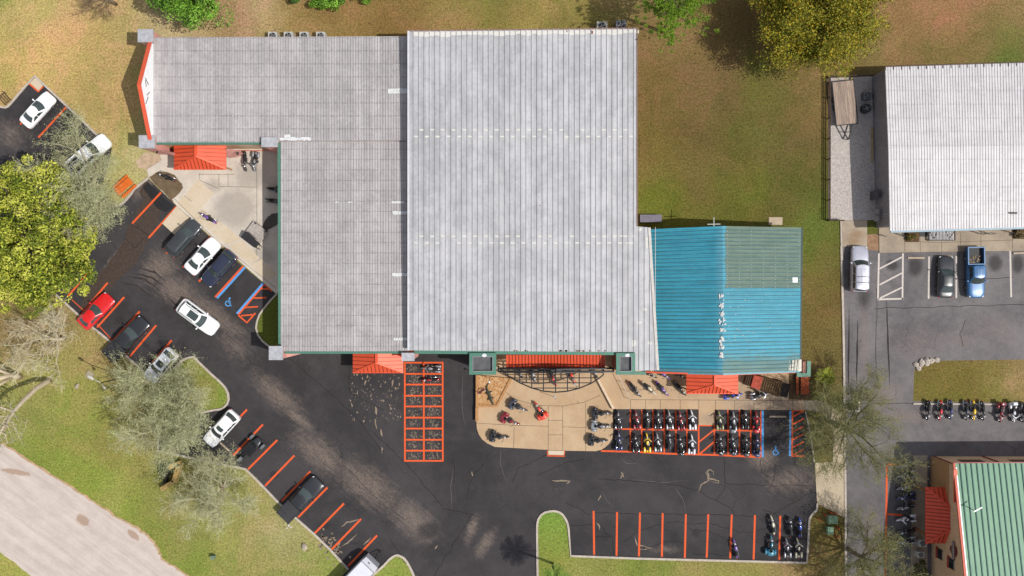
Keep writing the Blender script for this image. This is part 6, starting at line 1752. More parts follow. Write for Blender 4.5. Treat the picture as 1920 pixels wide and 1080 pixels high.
# tables and benches
def picnic_table(px, py, ang, mat, label, L=2.2, z0=.01, one=False):
    p = P(px, py, .75); r = thing('picnic_table', (p.x, p.y, z0), label, 'picnic table', rz=ang)
    mb = MB()
    for k in range(5): mb.box((0, -.36 + .18 * k, .74), (L, .165, .05))
    mb.build('table_top', mat, r)
    for s in ((1, -1) if not one else (1,)):
        mb = MB()
        for k in range(2): mb.box((0, s * (.68 + .15 * k), .45), (L, .135, .05))
        mb.build('bench_seat', mat, r)
    for x in (-.75, .75):
        mb = MB(); mb.bar((x, -.85, .40), (x, .85, .40), .06, .08); mb.bar((x, -.7, 0), (x, -.28, .7), .07, .07); mb.bar((x, .7, 0), (x, .28, .7), .07, .07); mb.build('trestle', mat, r)
picnic_table(232, 349, PD(36, -32), plain('orange_wood', C(238, 118, 42), .7, 0, .2, 4, .3), 'bright orange picnic table under the bare tree by the court kerb')
picnic_table(1509, 722, R(90), plain('rust_orange_wood', C(186, 96, 60), .8, 0, .2, 4, .2), 'rust orange picnic table with one bench beside the green boxed corner', L=2.15, one=True)
bn = thing('bench_frame', P(7, 184, .6), 'dark slatted bench frame at the left picture edge', 'bench', rz=PD(12, 14))
bmat = plain('dark_bench_wood', C(104, 84, 66), .8, 0, .2, 4, .2)
for k in range(4):
    mb = MB(); mb.box((0, -.4 + k * .27, -.15), (1.3, .12, .05)); mb.build('slat', bmat, bn)
for s in (-1, 1):
    mb = MB(); mb.bar((s * .55, -.45, -.2), (s * .55, .5, -.2), .06, .06); mb.bar((s * .55, -.4, -.6), (s * .55, -.4, -.2), .06, .06); mb.bar((s * .55, .45, -.6), (s * .55, .45, .3), .06, .06); mb.build('leg', bmat, bn)

# planter wall, gravel, alligator statue, flags
WALLT = plain('planter_block', C(198, 148, 100), .9, 0, .15, 3, .2, coords='world')
pl = thing('planter', P(925, 735), 'raised tan planter filled with orange brown gravel at the plaza corner', 'planter')
OUT = [(892, 703.5), (961.5, 708), (933, 763.5), (892, 763.5)]
inn = [(896.5, 703.5), (956, 709.5), (930.5, 759.5), (896.5, 759.5)]
mb = MB()
n = 4
for i in range(n):
    j = (i + 1) % n
    if i == 0: continue
    mb.prism([P(*OUT[i], .55), P(*OUT[j], .55), P(*inn[j], .55), P(*inn[i], .55)], (0.0,))
mb.build('planter_wall', WALLT, pl, world=True)
mb = MB(); mb.prism([P(*q, .42) for q in inn], (0.12,))
t = NT('tan_gravel'); cv = t.vor(7.0, 'F1', out='Color'); c = t.mix(t.ramp(cv, .25, .75), C(196, 140, 88), C(226, 186, 138)); c = t.scale_col(c, t.ramp(t.noise(9, 3, .8), .25, .75, .75, 1.15)); t.bump(t.vor(7.0), .6, .05)
mb.build('gravel_fill', t.out(c, .95, 0, .15), pl, world=True)
mb = MB(); mb.prism([P(891.5, 763.8, .62), P(896.5, 763.8, .62), P(896.5, 790, .62), P(891.5, 790, .62)], (0.0,)); o = mb.build('low_wall', WALLT); tag(o, 'short low tan wall along the left plaza edge below the planter', 'wall')
def skinned(name, verts, edges, radii, mat, parent=None, sub=1, flat=1.0):
    me = bpy.data.meshes.new(name); me.from_pydata(verts, edges, [])
    o = bpy.data.objects.new(name, me); COL.objects.link(o)
    m = o.modifiers.new('skin', 'SKIN'); m.use_smooth_shade = True
    for i, r in enumerate(radii):
        o.data.skin_vertices[0].data[i].radius = r if isinstance(r, tuple) else (r, r * flat)
    o.data.skin_vertices[0].data[0].use_root = True
    s = o.modifiers.new('sub', 'SUBSURF'); s.levels = sub; s.render_levels = sub
    dg = bpy.context.evaluated_depsgraph_get(); dg.update()
    m2 = bpy.data.meshes.new_from_object(o.evaluated_get(dg))
    bpy.data.objects.remove(o)
    ob = bpy.data.objects.new(name, m2); m2.materials.append(mat); COL.objects.link(ob)
    for p in m2.polygons: p.use_smooth = True
    if parent: ob.parent = parent
    return ob
al = thing('alligator_statue', P(918, 741, .42), 'dark green alligator statue lying on the planter gravel', 'statue', rz=PD(10, 30))
V = [(0, 0, .18), (.35, 0, .17), (.62, .02, .16), (.85, .03, .16), (1.2, .06, .13), (-.35, 0, .17), (-.7, -.08, .14), (-1.0, -.02, .11), (-1.25, .16, .08), (-1.42, .38, .06),
     (.38, .26, .14), (.46, .42, .05), (.38, -.26, .14), (.48, -.42, .05), (-.32, .26, .14), (-.42, .42, .05), (-.32, -.26, .14), (-.44, -.42, .05)]
E = [(0, 1), (1, 2), (2, 3), (3, 4), (0, 5), (5, 6), (6, 7), (7, 8), (8, 9), (1, 10), (10, 11), (1, 12), (12, 13), (5, 14), (14, 15), (5, 16), (16, 17)]
rad = [.2, .18, .12, .13, .07, .18, .13, .10, .06, .03, .07, .05, .07, .05, .07, .05, .07, .05]
skinned('body', V, E, rad, plain('alligator_green', C(78, 80, 66), .7, 0, .3, 9, .3), al)
mb = MB()
for k in range(14): mb.box((.55 - k * .13, 0 if k < 9 else -.04, .36 - max(0, k - 6) * .028), (.07, .05, .06))
mb.build('back_ridge', plain('alligator_dark', C(60, 62, 52), .7, 0, .3, 9, .3), al)
def flag(name, px, py, z0, h, label, ang, fl=.9, fh=.55, tilt=(0, 0)):
    base = P(px, py, z0); r = thing(name, base, label, 'flag', rz=ang)
    mb = MB(); mb.tube([(0, 0, 0), (tilt[0], tilt[1], h)], .03, 6); mb.ball((tilt[0], tilt[1], h), (.06, .06, .06), 8, 5); mb.build('pole', WHITE_M, r)
    mb = MB(); nS = 7
    def q(a, b): return (tilt[0] * .9 - fl * a, tilt[1] * .9 + .09 * math.sin(a * 7) + (1 - b) * .25, h * .9 - fh * .7 * (1 - b) + .02)
    for s in range(nS):
        mb.mi = s % 2
        mb.grid(lambda a, b: q(a, (s + b) / nS), 8, 1)
    mb.mi = 2
    mb.grid(lambda a, b: tuple(Vector(q(a * .42, .46 + .54 * b)) + Vector((0, -.012, .012))), 4, 3)
    mb.build('cloth', [plain('flag_red', C(190, 60, 70), .8, 0, .1, 3, .2), plain('flag_white', C(225, 215, 220), .8, 0, .1, 3, .2), plain('flag_blue', C(60, 70, 130), .8, 0, .1, 3, .2)], r)
flag('small_flag', 910, 731, .42, 1.0, 'small red, white and blue flag stuck by the alligator statue', R(25), .95, .9)
fp = thing('flagpole', P(919, 709, .42), 'slim bare pole with a white knob in the gravel planter', 'pole')
mb = MB(); mb.tube([(0, 0, 0), (0, 0, 4.2)], .035, 8); mb.build('shaft', DKMETAL, fp)
mb = MB(); mb.ball((0, 0, 4.25), (.13, .13, .13), 10, 6); mb.build('knob', WHITE_M, fp, smooth=True)

# pergola: black steel grid with a curved front
BLKST = plain('black_steel_bar', (.018, .018, .02, 1), .5, .4, .15, 4, .4)
pg = thing('pergola', P(1041, 705, 0), 'black steel pergola grid with a curved front edge over the plaza', 'pergola')
zp = 3.1
arc = [(938, 692.5), (952, 704), (974, 717.5), (997, 727.5), (1019, 733.5), (1041, 735.5), (1064, 733.5), (1086, 728), (1108, 719), (1121, 711), (1131, 703), (1131.5, 692)]
def arcy(x):
    for (xa_, ya_), (xb_, yb_) in zip(arc, arc[1:]):
        if xa_ <= x <= xb_ and xb_ > xa_: return lerp(ya_, yb_, (x - xa_) / (xb_ - xa_))
    return 703
for x in (952, 974.5, 997, 1019, 1041.5, 1064, 1086, 1108):
    mb = MB(); mb.bar(P(x, 691, zp), P(x, arcy(x), zp), .12, .12); mb.build('rafter', BLKST, pg, world=True)
for y in (698.5, 708.5, 717.8, 727.6):
    xs = [x / 2 for x in range(1876, 2264) if arcy(x / 2) >= y]
    mb = MB(); mb.bar(P(min(xs), y, zp - .003), P(max(xs), y, zp - .003), .10, .11); mb.build('crossbar', BLKST, pg, world=True)
mb = MB(); mb.tube([P(x, y, zp) for x, y in arc], .075, 6); mb.build('curved_beam', BLKST, pg, world=True)
for x in (952, 1041.5, 1131):
    mb = MB(); q = P(x, 692, zp); mb.tube([(q.x, q.y, ZS), (q.x, q.y, zp)], .07, 8); mb.build('post', BLKST, pg, world=True)
for i, (x, y) in enumerate(((1000, 712), (1040, 744), (1078, 720))):
    mb = MB(); mb.tube([(0, 0, 0), (0, 0, 2.6)], .03, 6); mb.ball((0, 0, 2.62), (.07, .07, .07), 8, 5); mb.tube([(0, 0, 0), (0, 0, .05)], .16, 10)
    o = mb.build('rope_post', plain('pale_post', C(206, 200, 196), .5, .2, .1, 3, .3)); o.location = P(x, y) + Vector((0, 0, ZS))
    tag(o, ('slim pale post under the left part of the pergola', 'slim pale post in front of the pergola curve', 'slim pale post under the right part of the pergola')[i], 'post', 'slim posts at the pergola')
# ramp walls and rails right of the plaza
mb = MB(); mb.bar(P(1119, 707, .3), P(1150, 766, .3), .26, .6); o = mb.build('ramp_wall', plain('ramp_wall_concrete', C(236, 212, 182), .9, 0, .12, 3, .2, coords='world')); tag(o, 'slanting low concrete wall between plaza and ramp', 'wall')
def handrail(pts_, z, label, mat=None, posts=3, name='handrail', h=.9):
    a, b = P(*pts_[0]), P(*pts_[-1]); r = thing(name, (a.x, a.y, z), label, 'handrail')
    q = [P(x, y, 0) - Vector((a.x, a.y, 0)) for x, y in pts_]
    mb = MB(); mb.tube([v + Vector((0, 0, h)) for v in q], .035, 6); mb.build('rail', mat or DKMETAL, r)
    for k in range(posts):
        f = k / (posts - 1); v = q[0].lerp(q[-1], f); mb = MB(); mb.tube([v, v + Vector((0, 0, h))], .03, 6); mb.build('post', mat or DKMETAL, r)
WRAIL = plain('pale_rail', C(222, 214, 204), .5, .1, .1, 3, .3)
handrail([(1156, 699), (1168, 724), (1179, 747)], ZS, 'pale handrail slanting down from the right green tower', WRAIL, 4)
for pts_, lab in (([(1648, 440), (1656, 444), (1658, 443)], 'short dark rail left of the entrance shrub'), ([(1678, 438), (1694, 444)], 'short dark rail beside the entrance shrub'), ([(1820, 434), (1838, 440), (1850, 438)], 'bent dark rail right of the steel porch'), ([(1838, 434), (1850, 440), (1864, 438)], 'second bent dark rail right of the steel porch'), ([(1880, 433), (1897, 438)], 'dark rail near the right edge planting bed')):
    handrail(pts_, .1, lab, None, 2, h=.5)
po = thing('steel_porch', P(1766, 442, 0), 'dark steel slatted porch platform at the white roofed building entrance', 'porch')
mb = MB()
for k in range(17): q = P(1744 + k * 2.7, 441.5, .5); mb.box((q.x, q.y, .5), (.07, 1.0, .04))
mb.build('slats', plain('pale_steel_slat', C(190, 190, 196), .5, .3, .15, 3, .3), po, world=True)
mb = MB(); a, b, c_, d_ = [P(x, y, .48) for x, y in ((1742, 433), (1790.5, 433), (1790.5, 450.5), (1742, 450.5))]
for u, v in ((a, b), (b, c_), (c_, d_), (d_, a)): mb.bar(u, v, .1, .14)
for u in (a, b, c_, d_): mb.bar((u.x, u.y, 0.1), (u.x, u.y, .5), .08, .08)
mb.bar(P(1752, 447, .6), P(1757, 434, 1.4), .06, .06); mb.bar(P(1780, 447, .6), P(1789, 434, 1.4), .06, .06)
mb.build('frame', DKMETAL, po, world=True)
o = MB().box((0, 0, .02), (.95, .6, .03)).build('doormat', BLACKP); o.location = P(1731, 439) + Vector((0, 0, .1)); tag(o, 'small black mat left of the steel porch', 'mat')
# yard fence
fe = thing('yard_fence', P(1551, 280), 'low dark fence round the gravel yard', 'fence')
FM = plain('dark_fence_wood', C(92, 74, 62), .85, 0, .25, 4, .2, coords='world')
fpath = [(1640, 143.5), (1551.5, 146.5), (1551, 414), (1577, 414)]
for a, b in zip(fpath, fpath[1:]):
    A_, B_ = P(*a), P(*b)
    for z in (.3, .65, .98):
        mb = MB(); mb.bar(A_ + Vector((0, 0, z)), B_ + Vector((0, 0, z)), .06, .14); mb.build('rail', FM, fe, world=True)
    n = max(2, int((B_ - A_).length / 2.2))
    for k in range(n + (b == fpath[-1])):
        q = A_.lerp(B_, k / n); mb = MB(); mb.box((q.x + .002, q.y + .002, .53), (.11, .11, 1.06)); mb.build('post', FM, fe, world=True)
o = MB().bar((0, -2.0, .12), (0, 2.0, .12), .2, .2).build('timber_beam', plain('pale_timber', C(190, 166, 128), .9, 0, .2, 3, .2)); o.location = P(1634.5, 272); tag(o, 'long pale timber beam lying along the dark ribbed wall', 'timber')

# old wagon and cart
wg = thing('old_wagon', P(1436, 721), 'old brown slat sided wagon with a red front panel beside the orange awning', 'wagon', rz=PD(54, 15))
WB = plain('old_brown_wood', C(88, 68, 56), .9, 0, .3, 5, .15)
mb = MB(); mb.box((.35, 0, .85), (2.4, 1.5, .08))
for k in range(9): mb.box((-.75 + k * .27, 0, .93), (.2, 1.4, .06))
mb.build('load_bed', plain('bed_bark', C(104, 84, 62), 1, 0, .45, 6, .1, bump=.5), wg)
for s in (-1, 1):
    mb = MB(); mb.box((.35, s * .78, 1.0), (2.4, .07, .12)); mb.box((.35, s * .78, 1.25), (2.4, .07, .1))
    for k in range(5): mb.box((-.7 + k * .52, s * .825, 1.05), (.07, .05, .6))
    mb.build('side_rail', WB, wg)
mb = MB(); mb.prism([Vector(p) for p in [(-.9, -.75, 1.25), (-.9, .75, 1.25), (-2.0, .72, 1.3), (-2.0, -.72, 1.3)]], .5); mb.build('front_panel', plain('faded_red_panel', C(182, 84, 66), .8, 0, .3, 3, .2), wg)
mb = MB(); mb.prism([Vector(p) for p in [(1.58, -.82, 1.05), (1.58, .82, 1.05), (2.5, .8, .9), (2.5, -.8, .9)]], .1); mb.build('tailboard', plain('black_board', C(40, 34, 34), .8, 0, .2, 3, .2), wg)
for x in (-1.4, 1.2):
    for y in (-.9, .9):
        mb = MB(); mb.torus((0, 0, 0), .38, .05, 'y', 20, 6)
        for k in range(8): mb.bar((0, 0, 0), (.36 * math.cos(k * math.pi / 4), 0, .36 * math.sin(k * math.pi / 4)), .03, .04, (0, 1, 0))
        w_ = mb.build('wheel', WB, wg); w_.location = (x, y, .43)
mb = MB(); mb.box((0, 0, .5), (3.6, .3, .2)); mb.bar((1.2, -.85, .43), (1.2, .85, .43), .1, .1); mb.bar((-1.4, -.85, .43), (-1.4, .85, .43), .1, .1); mb.build('chassis', WB, wg)
for k in range(3):
    mb = MB(); mb.box((-2.25 - k * .22, 0, .75), (.14, 1.2 - .1 * k, .8)); mb.build('front_slat', WB, wg)
ct = thing('deck_cart', P(480, 440), 'grey deck cart carrying a black slope topped bin in the court', 'cart', rz=PD(135, 105))
mb = MB(); mb.box((0, .35, .42), (2.2, 1.6, .06)); mb.build('deck', plain('grey_deck', C(196, 186, 178), .8, .1, .25, 3, .2), ct)
mb = MB(); mb.prism([Vector(p) for p in [(-1.05, -1.2, .8), (1.0, -1.2, .8), (1.15, -.5, 1.35), (-.85, -.3, 1.35)]], (.4,)); mb.build('bin', plain('matte_black', C(66, 64, 68), .7, .1, .2, 3, .3), ct)
mb = MB(); mb.tube([(1.0, -1.1, .6), (1.6, -1.0, .7), (1.6, -.6, .7), (1.1, -.5, .7)], .05, 6); mb.bar((-.6, -.1, 1.2), (.8, -.25, 1.2), .06, .06); mb.build('handle', DKMETAL, ct)
for x in (-.8, .8):
    for y in (-.95, 1.05):
        mb = MB(); mb.torus((0, 0, 0), .16, .05, 'y', 14, 6, wide=1.5); w_ = mb.build('wheel', RUB, ct); w_.location = (x, y, .31)
mb = MB(); mb.box((0, 0.05, .36), (2.0, 2.3, .06)); mb.build('chassis', DKMETAL, ct)

# street lamp on the lawn
la = thing('street_lamp', P(236, 707), 'tall pale street lamp with a cobra head over the left lawn', 'street lamp')
PALE = plain('lamp_pole_grey', C(196, 190, 178), .6, .2, .1, 3, .3)
DKP = plain('bronze_pole', (.035, .032, .028, 1), .6, .2, .15, 4, .3)
mb = MB(); mb.tube([(0, 0, 0), (0, 0, 6.4)], [.08, .05], 10); mb.build('pole', DKP, la)
mb = MB(); mb.tube([(0, 0, 6.3), (-.35, .22, 6.55), (-.8, .5, 6.6)], .05, 8); mb.build('arm', PALE, la)
mb = MB(); mb.ball((-1.05, .62, 6.6), (.42, .17, .10), 12, 6, .8, rz=R(-32)); mb.build('lamp_head', plain('lamp_head', C(222, 216, 204), .5, .1, .1, 3, .3), la, smooth=True)
mb = MB(); mb.tube([(0, 0, 6.3), (.15, -.2, 6.45), (.3, -.35, 6.5)], .045, 8); mb.ball((.42, -.5, 6.5), (.24, .15, .09), 10, 6, .8, rz=R(-50)); mb.build('side_lamp', PALE, la, smooth=True)
# stone monument at lower left
mo = thing('monument_planter', P(322, 890), 'tan stone zigzag planter with a dark sign board on the lower left lawn', 'monument')
STN = plain('tan_stone', C(206, 172, 108), .9, 0, .25, 4, .2, coords='world', bump=.3)
for a, b in (((315.5, 877), (339, 867)), ((338, 869), (327.5, 903)), ((328, 902), (304.5, 916))):
    mb = MB(); mb.bar(P(*a, .45), P(*b, .45), .5, .9); mb.build('stone_wall', STN, mo, world=True)
mb = MB(); mb.bar(P(318.5, 880, .7), P(309, 906, .7), .16, 1.3); mb.build('sign_board', plain('dark_board', C(52, 46, 44), .7, 0, .2, 4, .2, coords='world'), mo, world=True)
mb = MB(); mb.bar(P(315.2, 883, .8), P(308.2, 904, .8), .05, .8); mb.build('sign_face', plain('faded_pink_face', C(176, 132, 112), .7, 0, .3, 4, .2, coords='world'), mo, world=True)

# ------------------------------------------------------------ trees and plants
def foliage_mats(key, cols):
    out = []
    for i, c in enumerate(cols):
        m = plain('%s_leaf_%d' % (key, i), c, .7, 0, .35, 1.2, .25, coords='world'); m.node_tree.nodes['Principled BSDF'].inputs['Subsurface Weight'].default_value = 0
        out.append(m)
    return out
def leaves(mb, c, n, rad, size, up=.5, tone=None, nm=3):
    for _ in range(n):
        while True:
            d = Vector((random.uniform(-1, 1), random.uniform(-1, 1), random.uniform(-1, 1)))
            if .05 < d.length < 1: break
        rr = d.length ** .4
        p = c + Vector((d.x / d.length * rad[0], d.y / d.length * rad[1], d.z / d.length * rad[2])) * rr
        nrm = (d.normalized() * .8 + Vector((random.gauss(0, .6), random.gauss(0, .6), up + random.gauss(0, .5)))).normalized()
        u = nrm.orthogonal().normalized(); u.rotate(Quaternion(nrm, random.uniform(0, 6.28))); v = nrm.cross(u)
        s = size * random.uniform(.55, 1.3)
        mb.mi = min(nm - 1, max(0, int(random.gauss(tone if tone is not None else 1, .7) + .5)))
        n0 = len(mb.v)
        mb.v += [tuple(p - u * s), tuple(p + v * s * .45 + nrm * s * .1), tuple(p + u * s), tuple(p - v * s * .45 + nrm * s * .1)]
        mb.f.append((n0, n0 + 1, n0 + 2, n0 + 3)); mb.m.append(mb.mi)
def limbs(mb, base, h, ends, r0):
    top = base + Vector((0, 0, h))
    mb.tube([base, base + Vector((.1, -.08, h * .5)), top], [r0, r0 * .8, r0 * .6], 8)
    for e in ends:
        m_ = top.lerp(e, .5) + Vector((random.uniform(-.3, .3), random.uniform(-.3, .3), random.uniform(0, .4)))
        mb.tube([top - Vector((0, 0, random.uniform(0, h * .3))), m_, e], [r0 * .4, r0 * .25, r0 * .08], 5)
def leafy_tree(name, label, cpx, cpy, zc, rx, ry, rz, ncl, nl, size, mats, bark, seed, cat='tree', clump=(1.1, .8), z0=0, group=None, lob=(.14, .10), vary=.4):
    random.seed(seed)
    c = P(cpx, cpy, zc); base = Vector((c.x, c.y, z0))
    r = thing(name, base, label, cat, group)
    mb = MB(); cents = []
    for i in range(ncl):
        while True:
            d = Vector((random.uniform(-1, 1), random.uniform(-1, 1), random.uniform(-.55, 1)))
            if .35 < d.length < 1: break
        a = math.atan2(d.y, d.x)
        lob_ = 1 + lob[0] * math.sin(3 * a + seed) + lob[1] * math.sin(8 * a + 2 * seed)
        q = c + Vector((d.x * rx * lob_, d.y * ry * lob_, d.z * rz))
        cents.append(q)
        k = random.uniform(1 - vary, 1 + vary * .7)
        leaves(mb, q, int(nl * k), (clump[0] * k, clump[0] * k * random.uniform(.7, 1.1), clump[1] * k), size * random.uniform(.8, 1.2), tone=random.uniform(-.3, 2.3), nm=len(mats))
    mb.mi = 0
    cr = mb.build('crown', mats, r, world=True)
    mb = MB(); limbs(mb, base, max(.2, zc - rz * .5), random.sample(cents, min(14, len(cents))), min(.35, rx * .07)); mb.build('trunk', bark, r, world=True, smooth=True)
    return r
BARK = plain('grey_bark', C(140, 124, 104), .95, 0, .3, 5, .15, coords='world', bump=.4)
PBARK = plain('pale_bark', C(214, 200, 172), .9, 0, .22, 4, .15, coords='world', bump=.3)
OAK = foliage_mats('oak', [C(106, 122, 34), C(172, 180, 56), C(214, 214, 92)])
GRN = foliage_mats('green', [C(62, 98, 28), C(110, 158, 44), C(150, 196, 72)])
YEL = foliage_mats('yellow', [C(100, 108, 30), C(168, 158, 40), C(188, 162, 46), C(142, 148, 48)])
leafy_tree('broadleaf_tree', 'large yellow green leafy tree filling the left picture edge', 52, 452, 6.5, 6.9, 8.4, 4.2, 250, 200, .17, OAK, BARK, 3, lob=(.10, .12), vary=.6)
leafy_tree('broadleaf_tree', 'bright green leafy tree at the top left edge above the west wing', 362, -34, 5.5, 5.0, 4.4, 3.6, 130, 190, .16, GRN, BARK, 5, lob=(.08, .10), vary=.6)
leafy_tree('shrub', 'small dark green shrub at the top edge, smallest cluster left of the two', 555, -6, .9, 1.0, .9, .7, 14, 90, .12, foliage_mats('shrub_dark', [C(50, 80, 30), C(84, 124, 40), C(110, 140, 56)]), BARK, 7, 'shrub', (.4, .35))
leafy_tree('shrub', 'wider bright green shrub at the top edge above the west wing roof', 614, -4, 1.2, 2.1, 1.3, .9, 30, 110, .13, GRN, BARK, 8, 'shrub', (.5, .4))
leafy_tree('shrub', 'bright green shrub tip at the top edge near the tall hall', 684, -10, 1.1, 1.1, .9, .8, 14, 90, .12, GRN, BARK, 9, 'shrub', (.4, .35))
leafy_tree('shrub', 'small rusty shrub in the entrance bed left of the steel porch', 1709, 444, .5, .5, .45, .35, 10, 60, .10, foliage_mats('entry', [C(70, 76, 34), C(122, 112, 50), C(160, 130, 70)]), BARK, 14, 'shrub', (.22, .2), z0=.1)
leafy_tree('shrub', 'low reddish shrub in the entrance bed at the right picture edge', 1910, 439, .5, .7, .45, .3, 12, 60, .10, foliage_mats('entry2', [C(92, 84, 52), C(150, 124, 90), C(120, 110, 56)]), BARK, 15, 'shrub', (.22, .2), z0=.1)
leafy_tree('shrub', 'dark green round shrub beside the stone monument', 305, 879, .8, .5, .75, .6, 12, 90, .11, foliage_mats('dark', [C(34, 56, 22), C(54, 84, 30), C(80, 104, 44)]), BARK, 16, 'shrub', (.35, .3))
leafy_tree('shrub', 'ragged green shrub below the pale fan units of the tan building', 1724, 1072, .6, .8, 1.6, .5, 16, 70, .12, foliage_mats('ragged', [C(60, 66, 30), C(100, 104, 48), C(130, 124, 70)]), BARK, 17, 'shrub', (.35, .3))

def bare_tree(name, label, px, py, h, Rr, seed, bark, twig, lean=(0, 0), nlimb=7, dens=1.0, rt=.24, haze=None, hs=(.03, .075), hspread=.22, gaps=()):
    random.seed(seed)
    base = P(px, py); r = thing(name, base, label, 'tree')
    tb, cb = MB(), MB()
    tl = h * .26
    def open_(p):
        k_ = PPM / (1 - p.z / CAM_H); x_, y_ = 960 + p.x * k_, 540 - p.y * k_
        return any((x_ - gx) ** 2 + (y_ - gy) ** 2 < gr * gr for gx, gy, gr in gaps)
    top = base + Vector((lean[0] * .3, lean[1] * .3, tl))
    tb.tube([base - Vector((0, 0, .05)), base.lerp(top, .5) + Vector((.06, -.05, 0)), top], [rt * 1.25, rt, rt * .9], 9)
    tips = []
    def wander(p, d, L, r0, r1, nseg, n, mb, lift):
        path = [p]; q = p.copy(); d = d.normalized()
        for k in range(nseg):
            d = (d + Vector((random.gauss(0, .16), random.gauss(0, .16), random.gauss(0, .10) + lift))).normalized()
            q = q + d * (L / nseg); path.append(q.copy())
        mb.tube(path, [lerp(r0, r1, i / nseg) for i in range(nseg + 1)], n, cap=False)
        return path, d
    def twigline(p, d, L, r0):
        u = d.orthogonal().normalized(); v = d.cross(u)
        m_ = p + d * L * .5 + Vector((random.gauss(0, .06), random.gauss(0, .06), random.gauss(0, .05)))
        e = m_ + (d + Vector((random.gauss(0, .25), random.gauss(0, .25), random.gauss(0, .2)))).normalized() * L * .5
        n0 = len(cb.v)
        for c_, rr in ((p, r0), (m_, r0 * .75)):
            for k in range(3):
                a = k * 2.094; w_ = u * math.cos(a) * rr + v * math.sin(a) * rr
                cb.v.append((c_.x + w_.x, c_.y + w_.y, c_.z + w_.z))
        cb.v.append((e.x, e.y, e.z))
        for k in range(3):
            k2 = (k + 1) % 3
            cb.f.append((n0 + k, n0 + k2, n0 + 3 + k2, n0 + 3 + k)); cb.f.append((n0 + 3 + k, n0 + 3 + k2, n0 + 6)); cb.m += [0, 0]
        return m_, e
    for i in range(nlimb):
        a = 2 * math.pi * (i + random.uniform(-.3, .3)) / nlimb
        el = random.uniform(.42, .95) if i else 1.45
        Ll = Rr * .62 / max(.35, math.cos(el) + .25)
        Ll = min(Ll, h * .62)
        d = Vector((math.cos(a) * math.cos(el) + lean[0] * .05, math.sin(a) * math.cos(el) + lean[1] * .05, math.sin(el)))
        path, dl = wander(top - Vector((0, 0, random.uniform(0, tl * .3))), d, Ll, rt * .55, rt * .22, 5, 7, tb, .02)
        for j in range(int(6 * dens)):
            f = random.uniform(.3, 1.0); k = min(4, int(f * 5)); p = path[k].lerp(path[k + 1], f * 5 - k)
            d2 = ((path[k + 1] - path[k]).normalized() * .8 + Vector((random.gauss(0, .55), random.gauss(0, .55), random.gauss(.1, .3)))).normalized()
            L2 = Rr * random.uniform(.28, .5)
            if open_(p + d2 * L2 * .6) and random.random() < .6: continue
            path2, _ = wander(p, d2, L2, rt * .2, rt * .07, 4, 5, cb, .02)
            for m_ in range(int(7 * dens)):
                f2 = random.uniform(.15, 1.0); k2 = min(3, int(f2 * 4)); p2 = path2[k2].lerp(path2[k2 + 1], f2 * 4 - k2)
                d3 = ((path2[k2 + 1] - path2[k2]).normalized() * .8 + Vector((random.gauss(0, .6), random.gauss(0, .6), random.gauss(.08, .35)))).normalized()
                L3 = Rr * random.uniform(.16, .28)
                if open_(p2 + d3 * L3 * .5) and random.random() < .88: continue
                path3, d3e = wander(p2, d3, L3, rt * .075, rt * .035, 3, 3, cb, .01)
                for q_ in range(int(6 * dens)):
                    f3 = random.uniform(.2, 1.0); k3 = min(2, int(f3 * 3)); p3 = path3[k3].lerp(path3[k3 + 1], f3 * 3 - k3)
                    d4 = ((path3[k3 + 1] - path3[k3]).normalized() * .9 + Vector((random.gauss(0, .55), random.gauss(0, .55), random.gauss(0, .35)))).normalized()
                    L4 = random.uniform(.45, 1.05)
                    mm, e4 = twigline(p3, d4, L4, .014)
                    tips.append(e4)
                    for _k in range(2):
                        d5 = (d4 + Vector((random.gauss(0, .6), random.gauss(0, .6), random.gauss(0, .4)))).normalized()
                        twigline(mm, d5, random.uniform(.25, .55), .010)
    mats = [twig]
    if haze:
        mats = [twig] + haze[0]
        for e in tips:
            for _ in range(haze[1]):
                p = e + Vector((random.gauss(0, hspread), random.gauss(0, hspread), random.gauss(0, hspread * .8)))
                nrm = Vector((random.gauss(0, 1), random.gauss(0, 1), random.gauss(.4, 1))).normalized(); u = nrm.orthogonal().normalized(); u.rotate(Quaternion(nrm, random.uniform(0, 6.28))); v = nrm.cross(u)
                s = random.uniform(*hs); n0 = len(cb.v)
                cb.v += [tuple(p - u * s), tuple(p + v * s * .5), tuple(p + u * s), tuple(p - v * s * .5)]; cb.f.append((n0, n0 + 1, n0 + 2, n0 + 3)); cb.m.append(1 + random.randrange(len(haze[0])))
    tb.build('trunk', bark, r, world=True, smooth=True)
    cb.build('crown', mats, r, world=True)
    return r
TW1 = plain('pale_twig', C(208, 205, 164), .9, 0, .25, 1.5, .15, coords='world')
TW2 = plain('olive_twig', C(150, 144, 98), .9, 0, .25, 1.5, .15, coords='world')
BUD = foliage_mats('bud', [C(166, 172, 116), C(202, 204, 154)])
BUD2 = foliage_mats('bud_olive', [C(120, 126, 72), C(146, 152, 102)])
bare_tree('bare_tree', 'wide bare tree with hazy grey green twigs over the white work pickup', 192, 350, 10.0, 8.0, 21, PBARK, TW1, nlimb=10, dens=1.4, haze=(BUD, 6), hs=(.035, .085), gaps=((150, 302, 24), (168, 290, 24), (185, 274, 22), (232, 349, 20)))
bare_tree('bare_tree', 'wide bare tree with hazy twigs on the rounded kerb island', 343, 744, 10.0, 8.0, 22, PBARK, TW1, nlimb=10, dens=1.4, haze=(BUD, 6), hs=(.035, .085), gaps=((290, 700, 22), (302, 685, 24), (315, 668, 22)))
bare_tree('bare_tree', 'smaller bare tree right of the stone monument', 428, 906, 9.0, 6.2, 23, PBARK, TW1, nlimb=9, dens=1.15, rt=.2, haze=(BUD, 2))
